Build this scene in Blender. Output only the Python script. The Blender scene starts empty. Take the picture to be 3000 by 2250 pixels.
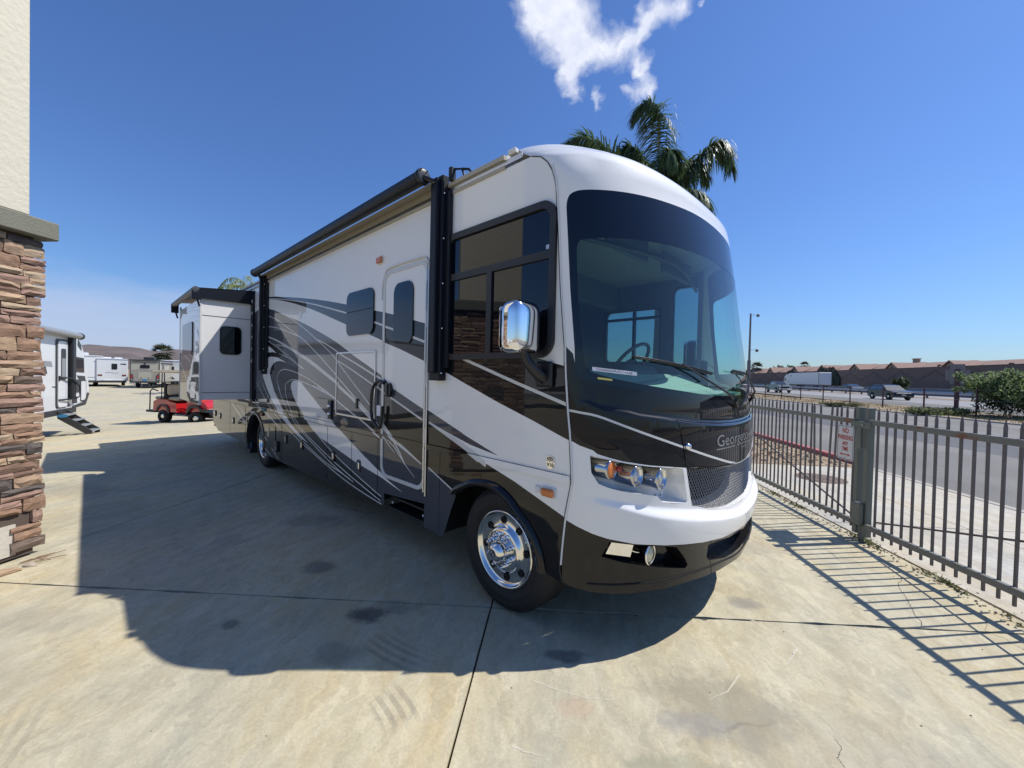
import bpy, bmesh, math, random
import numpy as np
from mathutils import Vector, Matrix
from mathutils.geometry import delaunay_2d_cdt
random.seed(7); np.random.seed(7)
PI = math.pi
SC = bpy.context.scene
COL = SC.collection

# ------------------------------------------------------------------ camera
FPX = 1180.0                      # focal length in pixels of the 3000 px wide photograph
CAMH = 1.6
pitch, roll, yaw = math.radians(-0.97), math.radians(1.3), math.radians(5.8)
FW = np.array([-math.sin(yaw)*math.cos(pitch), math.cos(yaw)*math.cos(pitch), math.sin(pitch)])
_r0 = np.array([math.cos(yaw), math.sin(yaw), 0.0]); _u0 = np.cross(_r0, FW)
RT = math.cos(roll)*_r0 + math.sin(roll)*_u0
UP = -math.sin(roll)*_r0 + math.cos(roll)*_u0
CP = np.array([0.0, 0.0, CAMH])
cam = bpy.data.cameras.new('camera'); cam.sensor_width = 36.0; cam.lens = FPX/3000*36.0
cam.clip_start = 0.05; cam.clip_end = 9000
camo = bpy.data.objects.new('camera', cam); COL.objects.link(camo)
camo.matrix_world = Matrix(((RT[0], UP[0], -FW[0], CP[0]), (RT[1], UP[1], -FW[1], CP[1]), (RT[2], UP[2], -FW[2], CP[2]), (0, 0, 0, 1)))
SC.camera = camo

# ------------------------------------------------------------------ light
SUN_EL = math.radians(54.0)
SUN_H = Vector((0.973, 0.23)).normalized()
sun_dir = Vector((SUN_H.x*math.cos(SUN_EL), SUN_H.y*math.cos(SUN_EL), math.sin(SUN_EL)))
sl = bpy.data.lights.new('sun', 'SUN'); sl.energy = 4.3; sl.angle = math.radians(0.53); sl.color = (1.0, 0.965, 0.905)
so = bpy.data.objects.new('sun', sl); COL.objects.link(so)
so.rotation_euler = sun_dir.to_track_quat('Z', 'Y').to_euler()
so.location = (20, 5, 30)
w = bpy.data.worlds.new('World'); SC.world = w; w.use_nodes = True
SC.view_settings.view_transform = 'Standard'; SC.view_settings.look = 'None'
SC.view_settings.exposure = 0.27; SC.view_settings.gamma = 1.0
try: SC.view_settings.use_curve_mapping = False
except Exception: pass
SC.cycles.max_bounces = 8; SC.cycles.transparent_max_bounces = 10; SC.cycles.glossy_bounces = 4
SC.cycles.caustics_reflective = False; SC.cycles.caustics_refractive = False
SC.cycles.sample_clamp_indirect = 6.0

def build_world():
    nt = w.node_tree; N = nt.nodes; L = nt.links
    for n in list(N): N.remove(n)
    out = N.new('ShaderNodeOutputWorld'); bg = N.new('ShaderNodeBackground')
    sky = N.new('ShaderNodeTexSky'); sky.sky_type = 'NISHITA'; sky.sun_disc = False
    sky.sun_elevation = SUN_EL; sky.sun_rotation = math.atan2(SUN_H.x, SUN_H.y)
    sky.altitude = 400; sky.air_density = 1.35; sky.dust_density = 0.6; sky.ozone_density = 3.2
    bg.inputs['Strength'].default_value = 0.105
    tc = N.new('ShaderNodeTexCoord')
    def vm(op, a, b=None, val=False):
        n = N.new('ShaderNodeVectorMath'); n.operation = op
        for i, x in enumerate((a, b)):
            if x is None: continue
            if isinstance(x, (tuple, list, Vector, np.ndarray)): n.inputs[i].default_value = tuple(float(v) for v in x)
            else: L.new(x, n.inputs[i])
        return n.outputs['Value'] if val else n.outputs['Vector']
    def mt(op, a, b=None, c=None, clamp=False):
        n = N.new('ShaderNodeMath'); n.operation = op; n.use_clamp = clamp
        for i, x in enumerate((a, b, c)):
            if x is None: continue
            if isinstance(x, (int, float)): n.inputs[i].default_value = x
            else: L.new(x, n.inputs[i])
        return n.outputs[0]
    d = tc.outputs['Generated']
    # the cloud stands in one patch of sky; local chart about its centre
    px, py = 1760, 110
    c = FW + RT*(px-1500)/FPX + UP*(1125-py)/FPX; c = c/np.linalg.norm(c)
    r = np.cross(FW, UP); r = RT - c*np.dot(RT, c); r /= np.linalg.norm(r); u = np.cross(r, c)
    dc = vm('DOT_PRODUCT', d, c, True); dcs = mt('MAXIMUM', dc, 0.05)
    X = mt('DIVIDE', vm('DOT_PRODUCT', d, r, True), dcs); Y = mt('DIVIDE', vm('DOT_PRODUCT', d, u, True), dcs)
    comb = N.new('ShaderNodeCombineXYZ'); L.new(X, comb.inputs[0]); L.new(Y, comb.inputs[1])
    P = comb.outputs[0]
    n1 = N.new('ShaderNodeTexNoise'); n1.inputs['Scale'].default_value = 9; n1.inputs['Detail'].default_value = 8; n1.inputs['Roughness'].default_value = 0.6
    L.new(P, n1.inputs['Vector'])
    wob = vm('MULTIPLY', vm('SUBTRACT', n1.outputs['Color'], (0.5, 0.5, 0.5)), (0.085, 0.085, 0))
    n2 = N.new('ShaderNodeTexNoise'); n2.inputs['Scale'].default_value = 38; n2.inputs['Detail'].default_value = 6; n2.inputs['Roughness'].default_value = 0.65
    L.new(P, n2.inputs['Vector'])
    wob2 = vm('MULTIPLY', vm('SUBTRACT', n2.outputs['Color'], (0.5, 0.5, 0.5)), (0.03, 0.03, 0))
    PP = vm('ADD', vm('ADD', P, wob), wob2)
    blobs = [(300,10,230),(330,130,230),(400,260,170),(430,400,130),(400,530,85),(440,640,52),(590,640,34),(612,700,36),(560,330,130),(680,320,110),(780,360,90),
             (860,300,75),(880,200,85),(930,110,90),(1010,20,110),(1130,30,100),(1210,20,70),(900,440,62),(915,500,48),(950,580,56),(870,640,52),(960,640,40),(800,640,38),(1330,0,22),(160,10,130)]
    tot = None
    def chart(ax, ay):
        q = FW + RT*(ax-1500)/FPX + UP*(1125-ay)/FPX
        return np.dot(q, r)/np.dot(q, c), np.dot(q, u)/np.dot(q, c)
    for bx, by, br in blobs:
        ax, ay = 1500+bx*.4219, by*.4219
        x0, y0 = chart(ax, ay); x1, _ = chart(ax+br*.4219, ay)
        dd = vm('DISTANCE', PP, (x0, y0, 0), True)
        k = mt('MULTIPLY_ADD', dd, -1.0/(abs(x1-x0)*1.42), 1.0, clamp=True)
        tot = k if tot is None else mt('ADD', tot, k)
    n3 = N.new('ShaderNodeTexNoise'); n3.inputs['Scale'].default_value = 13; n3.inputs['Detail'].default_value = 9; n3.inputs['Roughness'].default_value = 0.56
    L.new(PP, n3.inputs['Vector'])
    dens = mt('MULTIPLY', mt('SUBTRACT', mt('ADD', mt('MULTIPLY', tot, 0.95), n3.outputs['Fac']), 0.60), .80, clamp=True)
    inm = mt('MULTIPLY', mt('GREATER_THAN', dc, 0.3), mt('GREATER_THAN', tot, 0.004))
    dens = mt('MULTIPLY', mt('MULTIPLY', mt('POWER', dens, 1.15), inm), mt('MULTIPLY_ADD', n1.outputs['Fac'], .55, .58, clamp=True))
    # thin veil low over the hills
    sep = N.new('ShaderNodeSeparateXYZ'); L.new(d, sep.inputs[0])
    mp = N.new('ShaderNodeMapping'); L.new(d, mp.inputs[0]); mp.inputs['Scale'].default_value = (2.2, 2.2, 12)
    n4 = N.new('ShaderNodeTexNoise'); n4.inputs['Scale'].default_value = 1.6; n4.inputs['Detail'].default_value = 7; L.new(mp.outputs[0], n4.inputs['Vector'])
    az = vm('DOT_PRODUCT', d, (-0.85, 0.53, 0), True)
    side = mt('MULTIPLY', mt('SUBTRACT', az, 0.72), 4.5, clamp=True)
    top = mt('MULTIPLY_ADD', sep.outputs[2], -6.2, 1.60)
    veil = mt('MULTIPLY', mt('MULTIPLY', mt('SUBTRACT', mt('ADD', top, mt('MULTIPLY', n4.outputs['Fac'], 0.9)), 1.0), 2.2, clamp=True), side)
    veil = mt('MULTIPLY', veil, 0.68)
    mix1 = N.new('ShaderNodeMix'); mix1.data_type = 'RGBA'
    tn = N.new('ShaderNodeMix'); tn.data_type = 'RGBA'; tn.blend_type = 'MULTIPLY'; tn.inputs['Factor'].default_value = 1.0; L.new(sky.outputs[0], tn.inputs[6]); tn.inputs[7].default_value = (.51, .70, 1.06, 1)
    L.new(veil, mix1.inputs['Factor']); L.new(tn.outputs[2], mix1.inputs[6]); mix1.inputs[7].default_value = (4.1, 4.7, 6.5, 1)
    # cloud lit unevenly by its own thickness
    cr = N.new('ShaderNodeMix'); cr.data_type = 'RGBA'; L.new(n2.outputs['Fac'], cr.inputs['Factor'])
    cr.inputs[6].default_value = (5.6, 6.1, 7.6, 1); cr.inputs[7].default_value = (9.0, 9.0, 9.2, 1)
    mix2 = N.new('ShaderNodeMix'); mix2.data_type = 'RGBA'
    L.new(dens, mix2.inputs['Factor']); L.new(mix1.outputs[2], mix2.inputs[6]); L.new(cr.outputs[2], mix2.inputs[7])
    L.new(mix2.outputs[2], bg.inputs['Color']); L.new(bg.outputs[0], out.inputs[0])
build_world()

# ------------------------------------------------------------------ measuring helpers
def ray(px, py): return FW + RT*(px-1500)/FPX + UP*(1125-py)/FPX
def ground_pt(px, py, z=0.0):
    d = ray(px, py); return CP + d*((z-CAMH)/d[2])
def gz(x, y):                      # the yard falls gently away to the left
    t = min(1.0, max(0.0, (-x-8.0)/9.0)); t = t*t*(3-2*t)
    return -0.45*t

# ------------------------------------------------------------------ object helpers
def tag(o, label=None, cat=None, group=None, kind=None):
    if label: o['label'] = label
    if cat: o['category'] = cat
    if group: o['group'] = group
    if kind: o['kind'] = kind
    return o
def thing(name, label, cat, loc=(0, 0, 0), rz=0.0, group=None):
    o = bpy.data.objects.new(name, None); COL.objects.link(o)
    o.empty_display_size = 0.2; o.location = loc; o.rotation_euler = (0, 0, rz)
    return tag(o, label, cat, group)
def copy_tree(o, parent=None):
    c = o.copy(); COL.objects.link(c); c.parent = parent
    for ch in list(o.children): copy_tree(ch, c)
    return c

class MB:
    def __init__(s): s.v = []; s.f = []; s.m = []; s.sm = []
    def add(s, vs, fs, m=0, smooth=False):
        o = len(s.v); s.v += [tuple(float(c) for c in v) for v in vs]
        for f in fs: s.f.append(tuple(o+i for i in f)); s.m.append(m); s.sm.append(smooth)
        return s
    def box(s, x0, x1, y0, y1, z0, z1, m=0):
        vs = [(x, y, z) for z in (z0, z1) for y in (y0, y1) for x in (x0, x1)]
        return s.add(vs, [(0, 2, 3, 1), (4, 5, 7, 6), (0, 1, 5, 4), (2, 6, 7, 3), (0, 4, 6, 2), (1, 3, 7, 5)], m)
    def bbox(s, x0, x1, y0, y1, z0, z1, r=0.01, m=0):   # bevelled box
        xs = (x0, x1); ys = (y0, y1); zs = (z0, z1); vs = []; idx = {}
        for i in (0, 1):
            for j in (0, 1):
                for k in (0, 1):
                    sx, sy, sz = (1, -1)[i], (1, -1)[j], (1, -1)[k]
                    for a, q in enumerate(((0, sy*r, sz*r), (sx*r, 0, sz*r), (sx*r, sy*r, 0))):
                        idx[(i, j, k, a)] = len(vs); vs.append((xs[i]+q[0], ys[j]+q[1], zs[k]+q[2]))
        F = []
        for i in (0, 1): F.append([idx[(i, j, k, 0)] for j, k in ((0, 0), (0, 1), (1, 1), (1, 0))])
        for j in (0, 1): F.append([idx[(i, j, k, 1)] for i, k in ((0, 0), (1, 0), (1, 1), (0, 1))])
        for k in (0, 1): F.append([idx[(i, j, k, 2)] for i, j in ((0, 0), (0, 1), (1, 1), (1, 0))])
        for j in (0, 1):
            for k in (0, 1): F.append([idx[(0, j, k, 1)], idx[(0, j, k, 2)], idx[(1, j, k, 2)], idx[(1, j, k, 1)]])
        for i in (0, 1):
            for k in (0, 1): F.append([idx[(i, 0, k, 0)], idx[(i, 0, k, 2)], idx[(i, 1, k, 2)], idx[(i, 1, k, 0)]])
            for j in (0, 1): F.append([idx[(i, j, 0, 0)], idx[(i, j, 0, 1)], idx[(i, j, 1, 1)], idx[(i, j, 1, 0)]])
            for j in (0, 1):
                for k in (0, 1): F.append([idx[(i, j, k, 0)], idx[(i, j, k, 1)], idx[(i, j, k, 2)]])
        cx, cy, cz = (x0+x1)/2, (y0+y1)/2, (z0+z1)/2; G = []; seen = set()
        for f in F:
            key = tuple(sorted(f))
            if key in seen: continue
            seen.add(key)
            p = [Vector(vs[q]) for q in f]; n = (p[1]-p[0]).cross(p[2]-p[0]); mid = sum(p, Vector())/len(p)
            G.append(tuple(f) if n.dot(mid-Vector((cx, cy, cz))) > 0 else tuple(reversed(f)))
        return s.add(vs, G, m)
    def prism(s, pts, ax, a0, a1, m=0):    # polygon pts (2D) extruded along axis ax ('x','y','z')
        def P(p, a): return {'x': (a, p[0], p[1]), 'y': (p[0], a, p[1]), 'z': (p[0], p[1], a)}[ax]
        n = len(pts); area = sum(pts[i][0]*pts[(i+1) % n][1]-pts[(i+1) % n][0]*pts[i][1] for i in range(n))
        vs = [P(p, a0) for p in pts]+[P(p, a1) for p in pts]
        fl = (area > 0) ^ (ax == 'y') ^ (a1 < a0)
        A = tuple(range(n)); B = tuple(range(n, 2*n)); sd = [(i, (i+1) % n, n+(i+1) % n, n+i) for i in range(n)]
        if fl: fs = [tuple(reversed(A)), B]+sd
        else: fs = [A, tuple(reversed(B))]+[tuple(reversed(q)) for q in sd]
        return s.add(vs, fs, m)
    def tube(s, pts, r, n=8, m=0, cap=True, smooth=True, closed=False):
        pts = [Vector(p) for p in pts]; K = len(pts); rings = []; 
        rr = r if isinstance(r, (list, tuple)) else [r]*K
        prev = None; vs = []
        for i, p in enumerate(pts):
            if closed: t = pts[(i+1) % K]-pts[i-1]
            else: t = pts[min(i+1, K-1)]-pts[max(i-1, 0)]
            t.normalize()
            if prev is None:
                a = Vector((0, 0, 1)) if abs(t.z) < .9 else Vector((1, 0, 0)); x = a.cross(t).normalized()
            else:
                x = (prev-t*prev.dot(t)).normalized()
            prev = x; y = t.cross(x)
            for k in range(n):
                a = 2*PI*k/n; vs.append(p+x*math.cos(a)*rr[i]+y*math.sin(a)*rr[i])
        fs = []
        for i in range(K if closed else K-1):
            j = (i+1) % K
            for k in range(n): fs.append((i*n+k, i*n+(k+1) % n, j*n+(k+1) % n, j*n+k))
        s.add(vs, fs, m, smooth)
        if cap and not closed:
            s.add(vs[:n], [tuple(reversed(range(n)))], m); s.add(vs[-n:], [tuple(range(n))], m)
        return s
    def lathe(s, prof, c, axis, n=32, m=0, smooth=True, a0=0, a1=2*PI):   # prof: (radius, along axis)
        c = Vector(c); ax = Vector(axis).normalized(); a = Vector((0, 0, 1)) if abs(ax.z) < .9 else Vector((1, 0, 0))
        x = a.cross(ax).normalized(); y = ax.cross(x); vs = []
        full = abs(a1-a0-2*PI) < 1e-6; nn = n if full else n+1
        for k in range(nn):
            t = a0+(a1-a0)*k/n
            for r, h in prof: vs.append(c+ax*h+x*(r*math.cos(t))+y*(r*math.sin(t)))
        q = len(prof); fs = []
        for k in range(n):
            k2 = (k+1) % nn
            for i in range(q-1): fs.append((k*q+i, k2*q+i, k2*q+i+1, k*q+i+1))
        return s.add(vs, fs, m, smooth)
    def build(s, name, mats, parent=None, **kw):
        me = bpy.data.meshes.new(name); me.from_pydata(s.v, [], s.f)
        if not isinstance(mats, (list, tuple)): mats = [mats]
        for m in mats: me.materials.append(m)
        me.polygons.foreach_set('material_index', s.m); me.polygons.foreach_set('use_smooth', s.sm)
        me.update(); o = bpy.data.objects.new(name, me); COL.objects.link(o)
        if parent is not None: o.parent = parent
        if kw: tag(o, **kw)
        return o

def cat(pts, n=6, closed=False):   # Catmull-Rom through 2D points
    P = [np.array(p, float) for p in pts]; K = len(P)
    if K < 3: return [tuple(p) for p in P]
    out = []
    for i in range(K if closed else K-1):
        if closed: a, b, c, d = P[i-1], P[i], P[(i+1) % K], P[(i+2) % K]
        else: a, b, c, d = P[max(i-1, 0)], P[i], P[i+1], P[min(i+2, K-1)]
        for k in range(n):
            t = k/n
            out.append(tuple(.5*((2*b)+(-a+c)*t+(2*a-5*b+4*c-d)*t*t+(-a+3*b-3*c+d)*t**3)))
    if not closed: out.append(tuple(P[-1]))
    return out
def ribbon(pts, w0, w1=None, wm=None):     # polygon round a 2D polyline
    P = [np.array(p, float) for p in pts]; K = len(P); w1 = w0 if w1 is None else w1
    Lr, Rr = [], []
    for i, p in enumerate(P):
        t = P[min(i+1, K-1)]-P[max(i-1, 0)]; t = t/(np.linalg.norm(t)+1e-9); n = np.array([-t[1], t[0]])
        u = i/(K-1); ww = w0+(w1-w0)*u if wm is None else (w0+(wm-w0)*min(1, 2*u) if u < .5 else wm+(w1-wm)*(2*u-1))
        Lr.append(tuple(p+n*ww/2)); Rr.append(tuple(p-n*ww/2))
    return Lr+Rr[::-1]
def rrect(x0, x1, y0, y1, r, n=5):
    out = []
    for cx, cy, a in ((x1-r, y1-r, 0), (x0+r, y1-r, 90), (x0+r, y0+r, 180), (x1-r, y0+r, 270)):
        for k in range(n+1):
            t = math.radians(a+90*k/n); out.append((cx+r*math.cos(t), cy+r*math.sin(t)))
    return out
def inpoly(P, poly):
    x, y = P[:, 0], P[:, 1]; ins = np.zeros(len(P), bool); n = len(poly)
    for i in range(n):
        x1, y1 = poly[i]; x2, y2 = poly[(i+1) % n]
        if y1 == y2: continue
        c = ((y1 > y) != (y2 > y)) & (x < (x2-x1)*(y-y1)/(y2-y1)+x1)
        ins ^= c
    return ins
def partition(outline, regions, grid=(), lines=()):
    """Cut a 2D sheet by closed curves. regions: (channel, key, polygon); the last one containing a triangle wins per channel."""
    vs = []; es = []
    def loop(p, closed=True):
        o = len(vs); vs.extend(Vector((float(a), float(b))) for a, b in p); k = len(p)
        es.extend((o+i, o+(i+1) % k) for i in range(k if closed else k-1))
    loop(outline)
    for ch, key, p in regions: loop(p)
    for l in lines: loop(l, False)
    vs.extend(Vector((float(a), float(b))) for a, b in grid)
    V, E, F, _, _, _ = delaunay_2d_cdt(vs, es, [], 0, 1e-5)
    V = np.array([(v.x, v.y) for v in V]); F = np.array([list(f) for f in F])
    cen = V[F].mean(axis=1); keep = inpoly(cen, outline)
    ar = np.cross(V[F[:, 1]]-V[F[:, 0]], V[F[:, 2]]-V[F[:, 0]]); keep &= np.abs(ar) > 1e-9
    F = F[keep]; cen = cen[keep]; ar = ar[keep]
    F[ar < 0] = F[ar < 0][:, ::-1]
    lab = {}
    for ch, key, p in regions:
        a = lab.setdefault(ch, np.array([None]*len(F), object)); a[inpoly(cen, p)] = key
    return V, F, lab
def sub_mesh(name, V3, F, midx, mats, parent=None, normals=None, flip=False, **kw):
    used = np.unique(F); remap = {int(u): i for i, u in enumerate(used)}
    fs = [tuple(remap[int(i)] for i in (f[::-1] if flip else f)) for f in F]
    me = bpy.data.meshes.new(name); me.from_pydata([tuple(map(float, V3[u])) for u in used], [], fs)
    for m in mats: me.materials.append(m)
    if midx is not None: me.polygons.foreach_set('material_index', [int(i) for i in midx])
    if normals is not None:
        me.polygons.foreach_set('use_smooth', [True]*len(fs)); me.update()
        me.normals_split_custom_set_from_vertices([tuple(map(float, normals[u])) for u in used])
    me.update(); o = bpy.data.objects.new(name, me); COL.objects.link(o)
    if parent is not None: o.parent = parent
    if kw: tag(o, **kw)
    return o
_tc = {}
def text2d(s, size=1.0, extrude=0.0, bold=0.0, shear=0.0, sx=1.0, align='LEFT'):
    cu = bpy.data.curves.new('t', 'FONT'); cu.body = s; cu.size = size; cu.offset = bold; cu.shear = shear; cu.align_x = align; cu.resolution_u = 3
    ob = bpy.data.objects.new('t', cu); COL.objects.link(ob)
    dg = bpy.context.evaluated_depsgraph_get(); me = bpy.data.meshes.new_from_object(ob.evaluated_get(dg))
    vs = [(v.co.x*sx, v.co.y) for v in me.vertices]; fs = [tuple(p.vertices) for p in me.polygons]
    bpy.data.objects.remove(ob); bpy.data.curves.remove(cu); bpy.data.meshes.remove(me)
    return vs, fs
def text_obj(name, s, fn, mat, parent=None, size=1.0, bold=0.0, shear=0.0, sx=1.0, align='LEFT', flip=False, **kw):
    vs, fs = text2d(s, size, 0, bold, shear, sx, align)
    b = MB(); b.add([fn(x, y) for x, y in vs], [f[::-1] if flip else f for f in fs]); return b.build(name, mat, parent, **kw)

# ------------------------------------------------------------------ materials
def newmat(name):
    m = bpy.data.materials.new(name); m.use_nodes = True; nt = m.node_tree
    return m, nt, nt.nodes.get('Principled BSDF')
def setp(p, **k):
    for a, v in k.items():
        a = {'base': 'Base Color', 'rough': 'Roughness', 'metal': 'Metallic', 'coat': 'Coat Weight', 'coatr': 'Coat Roughness', 'spec': 'Specular IOR Level', 'trans': 'Transmission Weight', 'alpha': 'Alpha', 'sheen': 'Sheen Weight'}.get(a, a)
        if a == 'Base Color' and len(v) == 3: v = (*v, 1)
        p.inputs[a].default_value = v
def plain(name, base, rough=.5, metal=0, var=0.08, scale=6, bump=0.0, bscale=40, **k):
    """a plain colour with slight uneven tone and wear"""
    m, nt, p = newmat(name); setp(p, rough=rough, metal=metal, **k); N, L = nt.nodes, nt.links
    tc = N.new('ShaderNodeTexCoord'); n = N.new('ShaderNodeTexNoise'); n.inputs['Scale'].default_value = scale; n.inputs['Detail'].default_value = 4
    L.new(tc.outputs['Object'], n.inputs['Vector'])
    mx = N.new('ShaderNodeMix'); mx.data_type = 'RGBA'; L.new(n.outputs['Fac'], mx.inputs['Factor'])
    mx.inputs[6].default_value = (*[c*(1-var) for c in base], 1); mx.inputs[7].default_value = (*[min(1, c*(1+var)) for c in base], 1)
    L.new(mx.outputs[2], p.inputs['Base Color'])
    if bump:
        b = N.new('ShaderNodeBump'); b.inputs['Strength'].default_value = bump; b.inputs['Distance'].default_value = 0.01
        n2 = N.new('ShaderNodeTexNoise'); n2.inputs['Scale'].default_value = bscale; n2.inputs['Detail'].default_value = 5
        L.new(tc.outputs['Object'], n2.inputs['Vector']); L.new(n2.outputs['Fac'], b.inputs['Height']); L.new(b.outputs[0], p.inputs['Normal'])
    return m
def paint(name, base, rough=.5, wave=0.0007):
    """gel coat / car paint: glossy clear layer over the colour with a faint panel waviness"""
    m = plain(name, base, rough=rough, var=.03, scale=2, coat=1.0, coatr=0.008, spec=.08); nt = m.node_tree; N, L = nt.nodes, nt.links; p = N.get('Principled BSDF'); p.inputs['Coat IOR'].default_value = 1.42
    tc = N.new('ShaderNodeTexCoord'); n = N.new('ShaderNodeTexNoise'); n.inputs['Scale'].default_value = 2.6; n.inputs['Detail'].default_value = 2
    L.new(tc.outputs['Object'], n.inputs['Vector'])
    b = N.new('ShaderNodeBump'); b.inputs['Strength'].default_value = 1.0; b.inputs['Distance'].default_value = wave
    L.new(n.outputs['Fac'], b.inputs['Height']); L.new(b.outputs[0], p.inputs['Coat Normal']); L.new(b.outputs[0], p.inputs['Normal'])
    return m
def glass(name, tint, ior=1.5, refl=1.0):
    m, nt, p = newmat(name); N, L = nt.nodes, nt.links; out = N.get('Material Output'); N.remove(p)
    t = N.new('ShaderNodeBsdfTransparent'); t.inputs[0].default_value = (*tint, 1)
    g = N.new('ShaderNodeBsdfGlossy'); g.inputs['Roughness'].default_value = 0.01
    lw = N.new('ShaderNodeLayerWeight'); lw.inputs['Blend'].default_value = .5; pw = N.new('ShaderNodeMath'); pw.operation = 'POWER'; pw.inputs[1].default_value = 4.0; L.new(lw.outputs['Facing'], pw.inputs[0]); fr = N.new('ShaderNodeMath'); fr.operation = 'MULTIPLY_ADD'; fr.inputs[1].default_value = .85; fr.inputs[2].default_value = .075; L.new(pw.outputs[0], fr.inputs[0]); mx = N.new('ShaderNodeMixShader')
    mu = N.new('ShaderNodeMath'); mu.operation = 'MULTIPLY'; mu.inputs[1].default_value = refl; mu.use_clamp = True
    L.new(fr.outputs[0], mu.inputs[0]); L.new(mu.outputs[0], mx.inputs[0]); L.new(t.outputs[0], mx.inputs[1]); L.new(g.outputs[0], mx.inputs[2]); L.new(mx.outputs[0], out.inputs[0])
    return m

def rgbramp(N, stops):
    r = N.new('ShaderNodeValToRGB'); e = r.color_ramp.elements
    while len(e) < len(stops): e.new(0.5)
    for i, (p, c) in enumerate(stops): e[i].position = p; e[i].color = (*c, 1) if len(c) == 3 else c
    return r
def mixc(N, L, fac, a, b, mode='MIX'):
    m = N.new('ShaderNodeMix'); m.data_type = 'RGBA'; m.blend_type = mode
    for i, x in ((0, fac), (6, a), (7, b)):
        if isinstance(x, (int, float)): m.inputs[i].default_value = x
        elif isinstance(x, tuple): m.inputs[i].default_value = (*x, 1) if len(x) == 3 else x
        else: L.new(x, m.inputs[i])
    return m.outputs[2]
def noise(N, L, vec, scale, detail=5, rough=.55, dist=0.0):
    n = N.new('ShaderNodeTexNoise'); n.inputs['Scale'].default_value = scale; n.inputs['Detail'].default_value = detail
    n.inputs['Roughness'].default_value = rough; n.inputs['Distortion'].default_value = dist
    if vec is not None: L.new(vec, n.inputs['Vector'])
    return n.outputs['Fac']

SPOTS = [(-1.18,2.54,.13,.09,.75,(.04,.04,.045)),(-1.02,2.66,.16,.08,.35,(.08,.08,.08)),(-1.99,2.33,.06,.05,.55,(.06,.06,.06)),(-1.19,2.17,.15,.10,.35,(.10,.10,.09)),(-1.87,3.11,.14,.11,.5,(.06,.06,.06)),(-2.5,4.1,.35,.2,.3,(.09,.09,.09)),(.88,2.05,.33,.26,.48,(.20,.185,.145)),(.72,1.93,.20,.07,.35,(.24,.24,.25)),(.14,1.96,.10,.07,.28,(.42,.26,.18)),(.56,1.70,.22,.07,.38,(.19,.21,.15)),(1.41,3.05,.14,.08,.5,(.14,.14,.15)),(.11,2.32,.13,.06,.6,(.05,.05,.05)),(1.9,4.1,.5,.2,.25,(.22,.2,.17)),(1.4,1.8,.5,.3,.3,(.30,.28,.23)),(-2.9,1.7,.5,.22,.28,(.30,.27,.21)),(-3.3,2.2,.5,.15,.3,(.27,.25,.20)),(-6.2,4.6,.6,.3,.3,(.12,.12,.12)),(-5.0,4.0,.4,.4,.2,(.25,.23,.19))]
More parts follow.
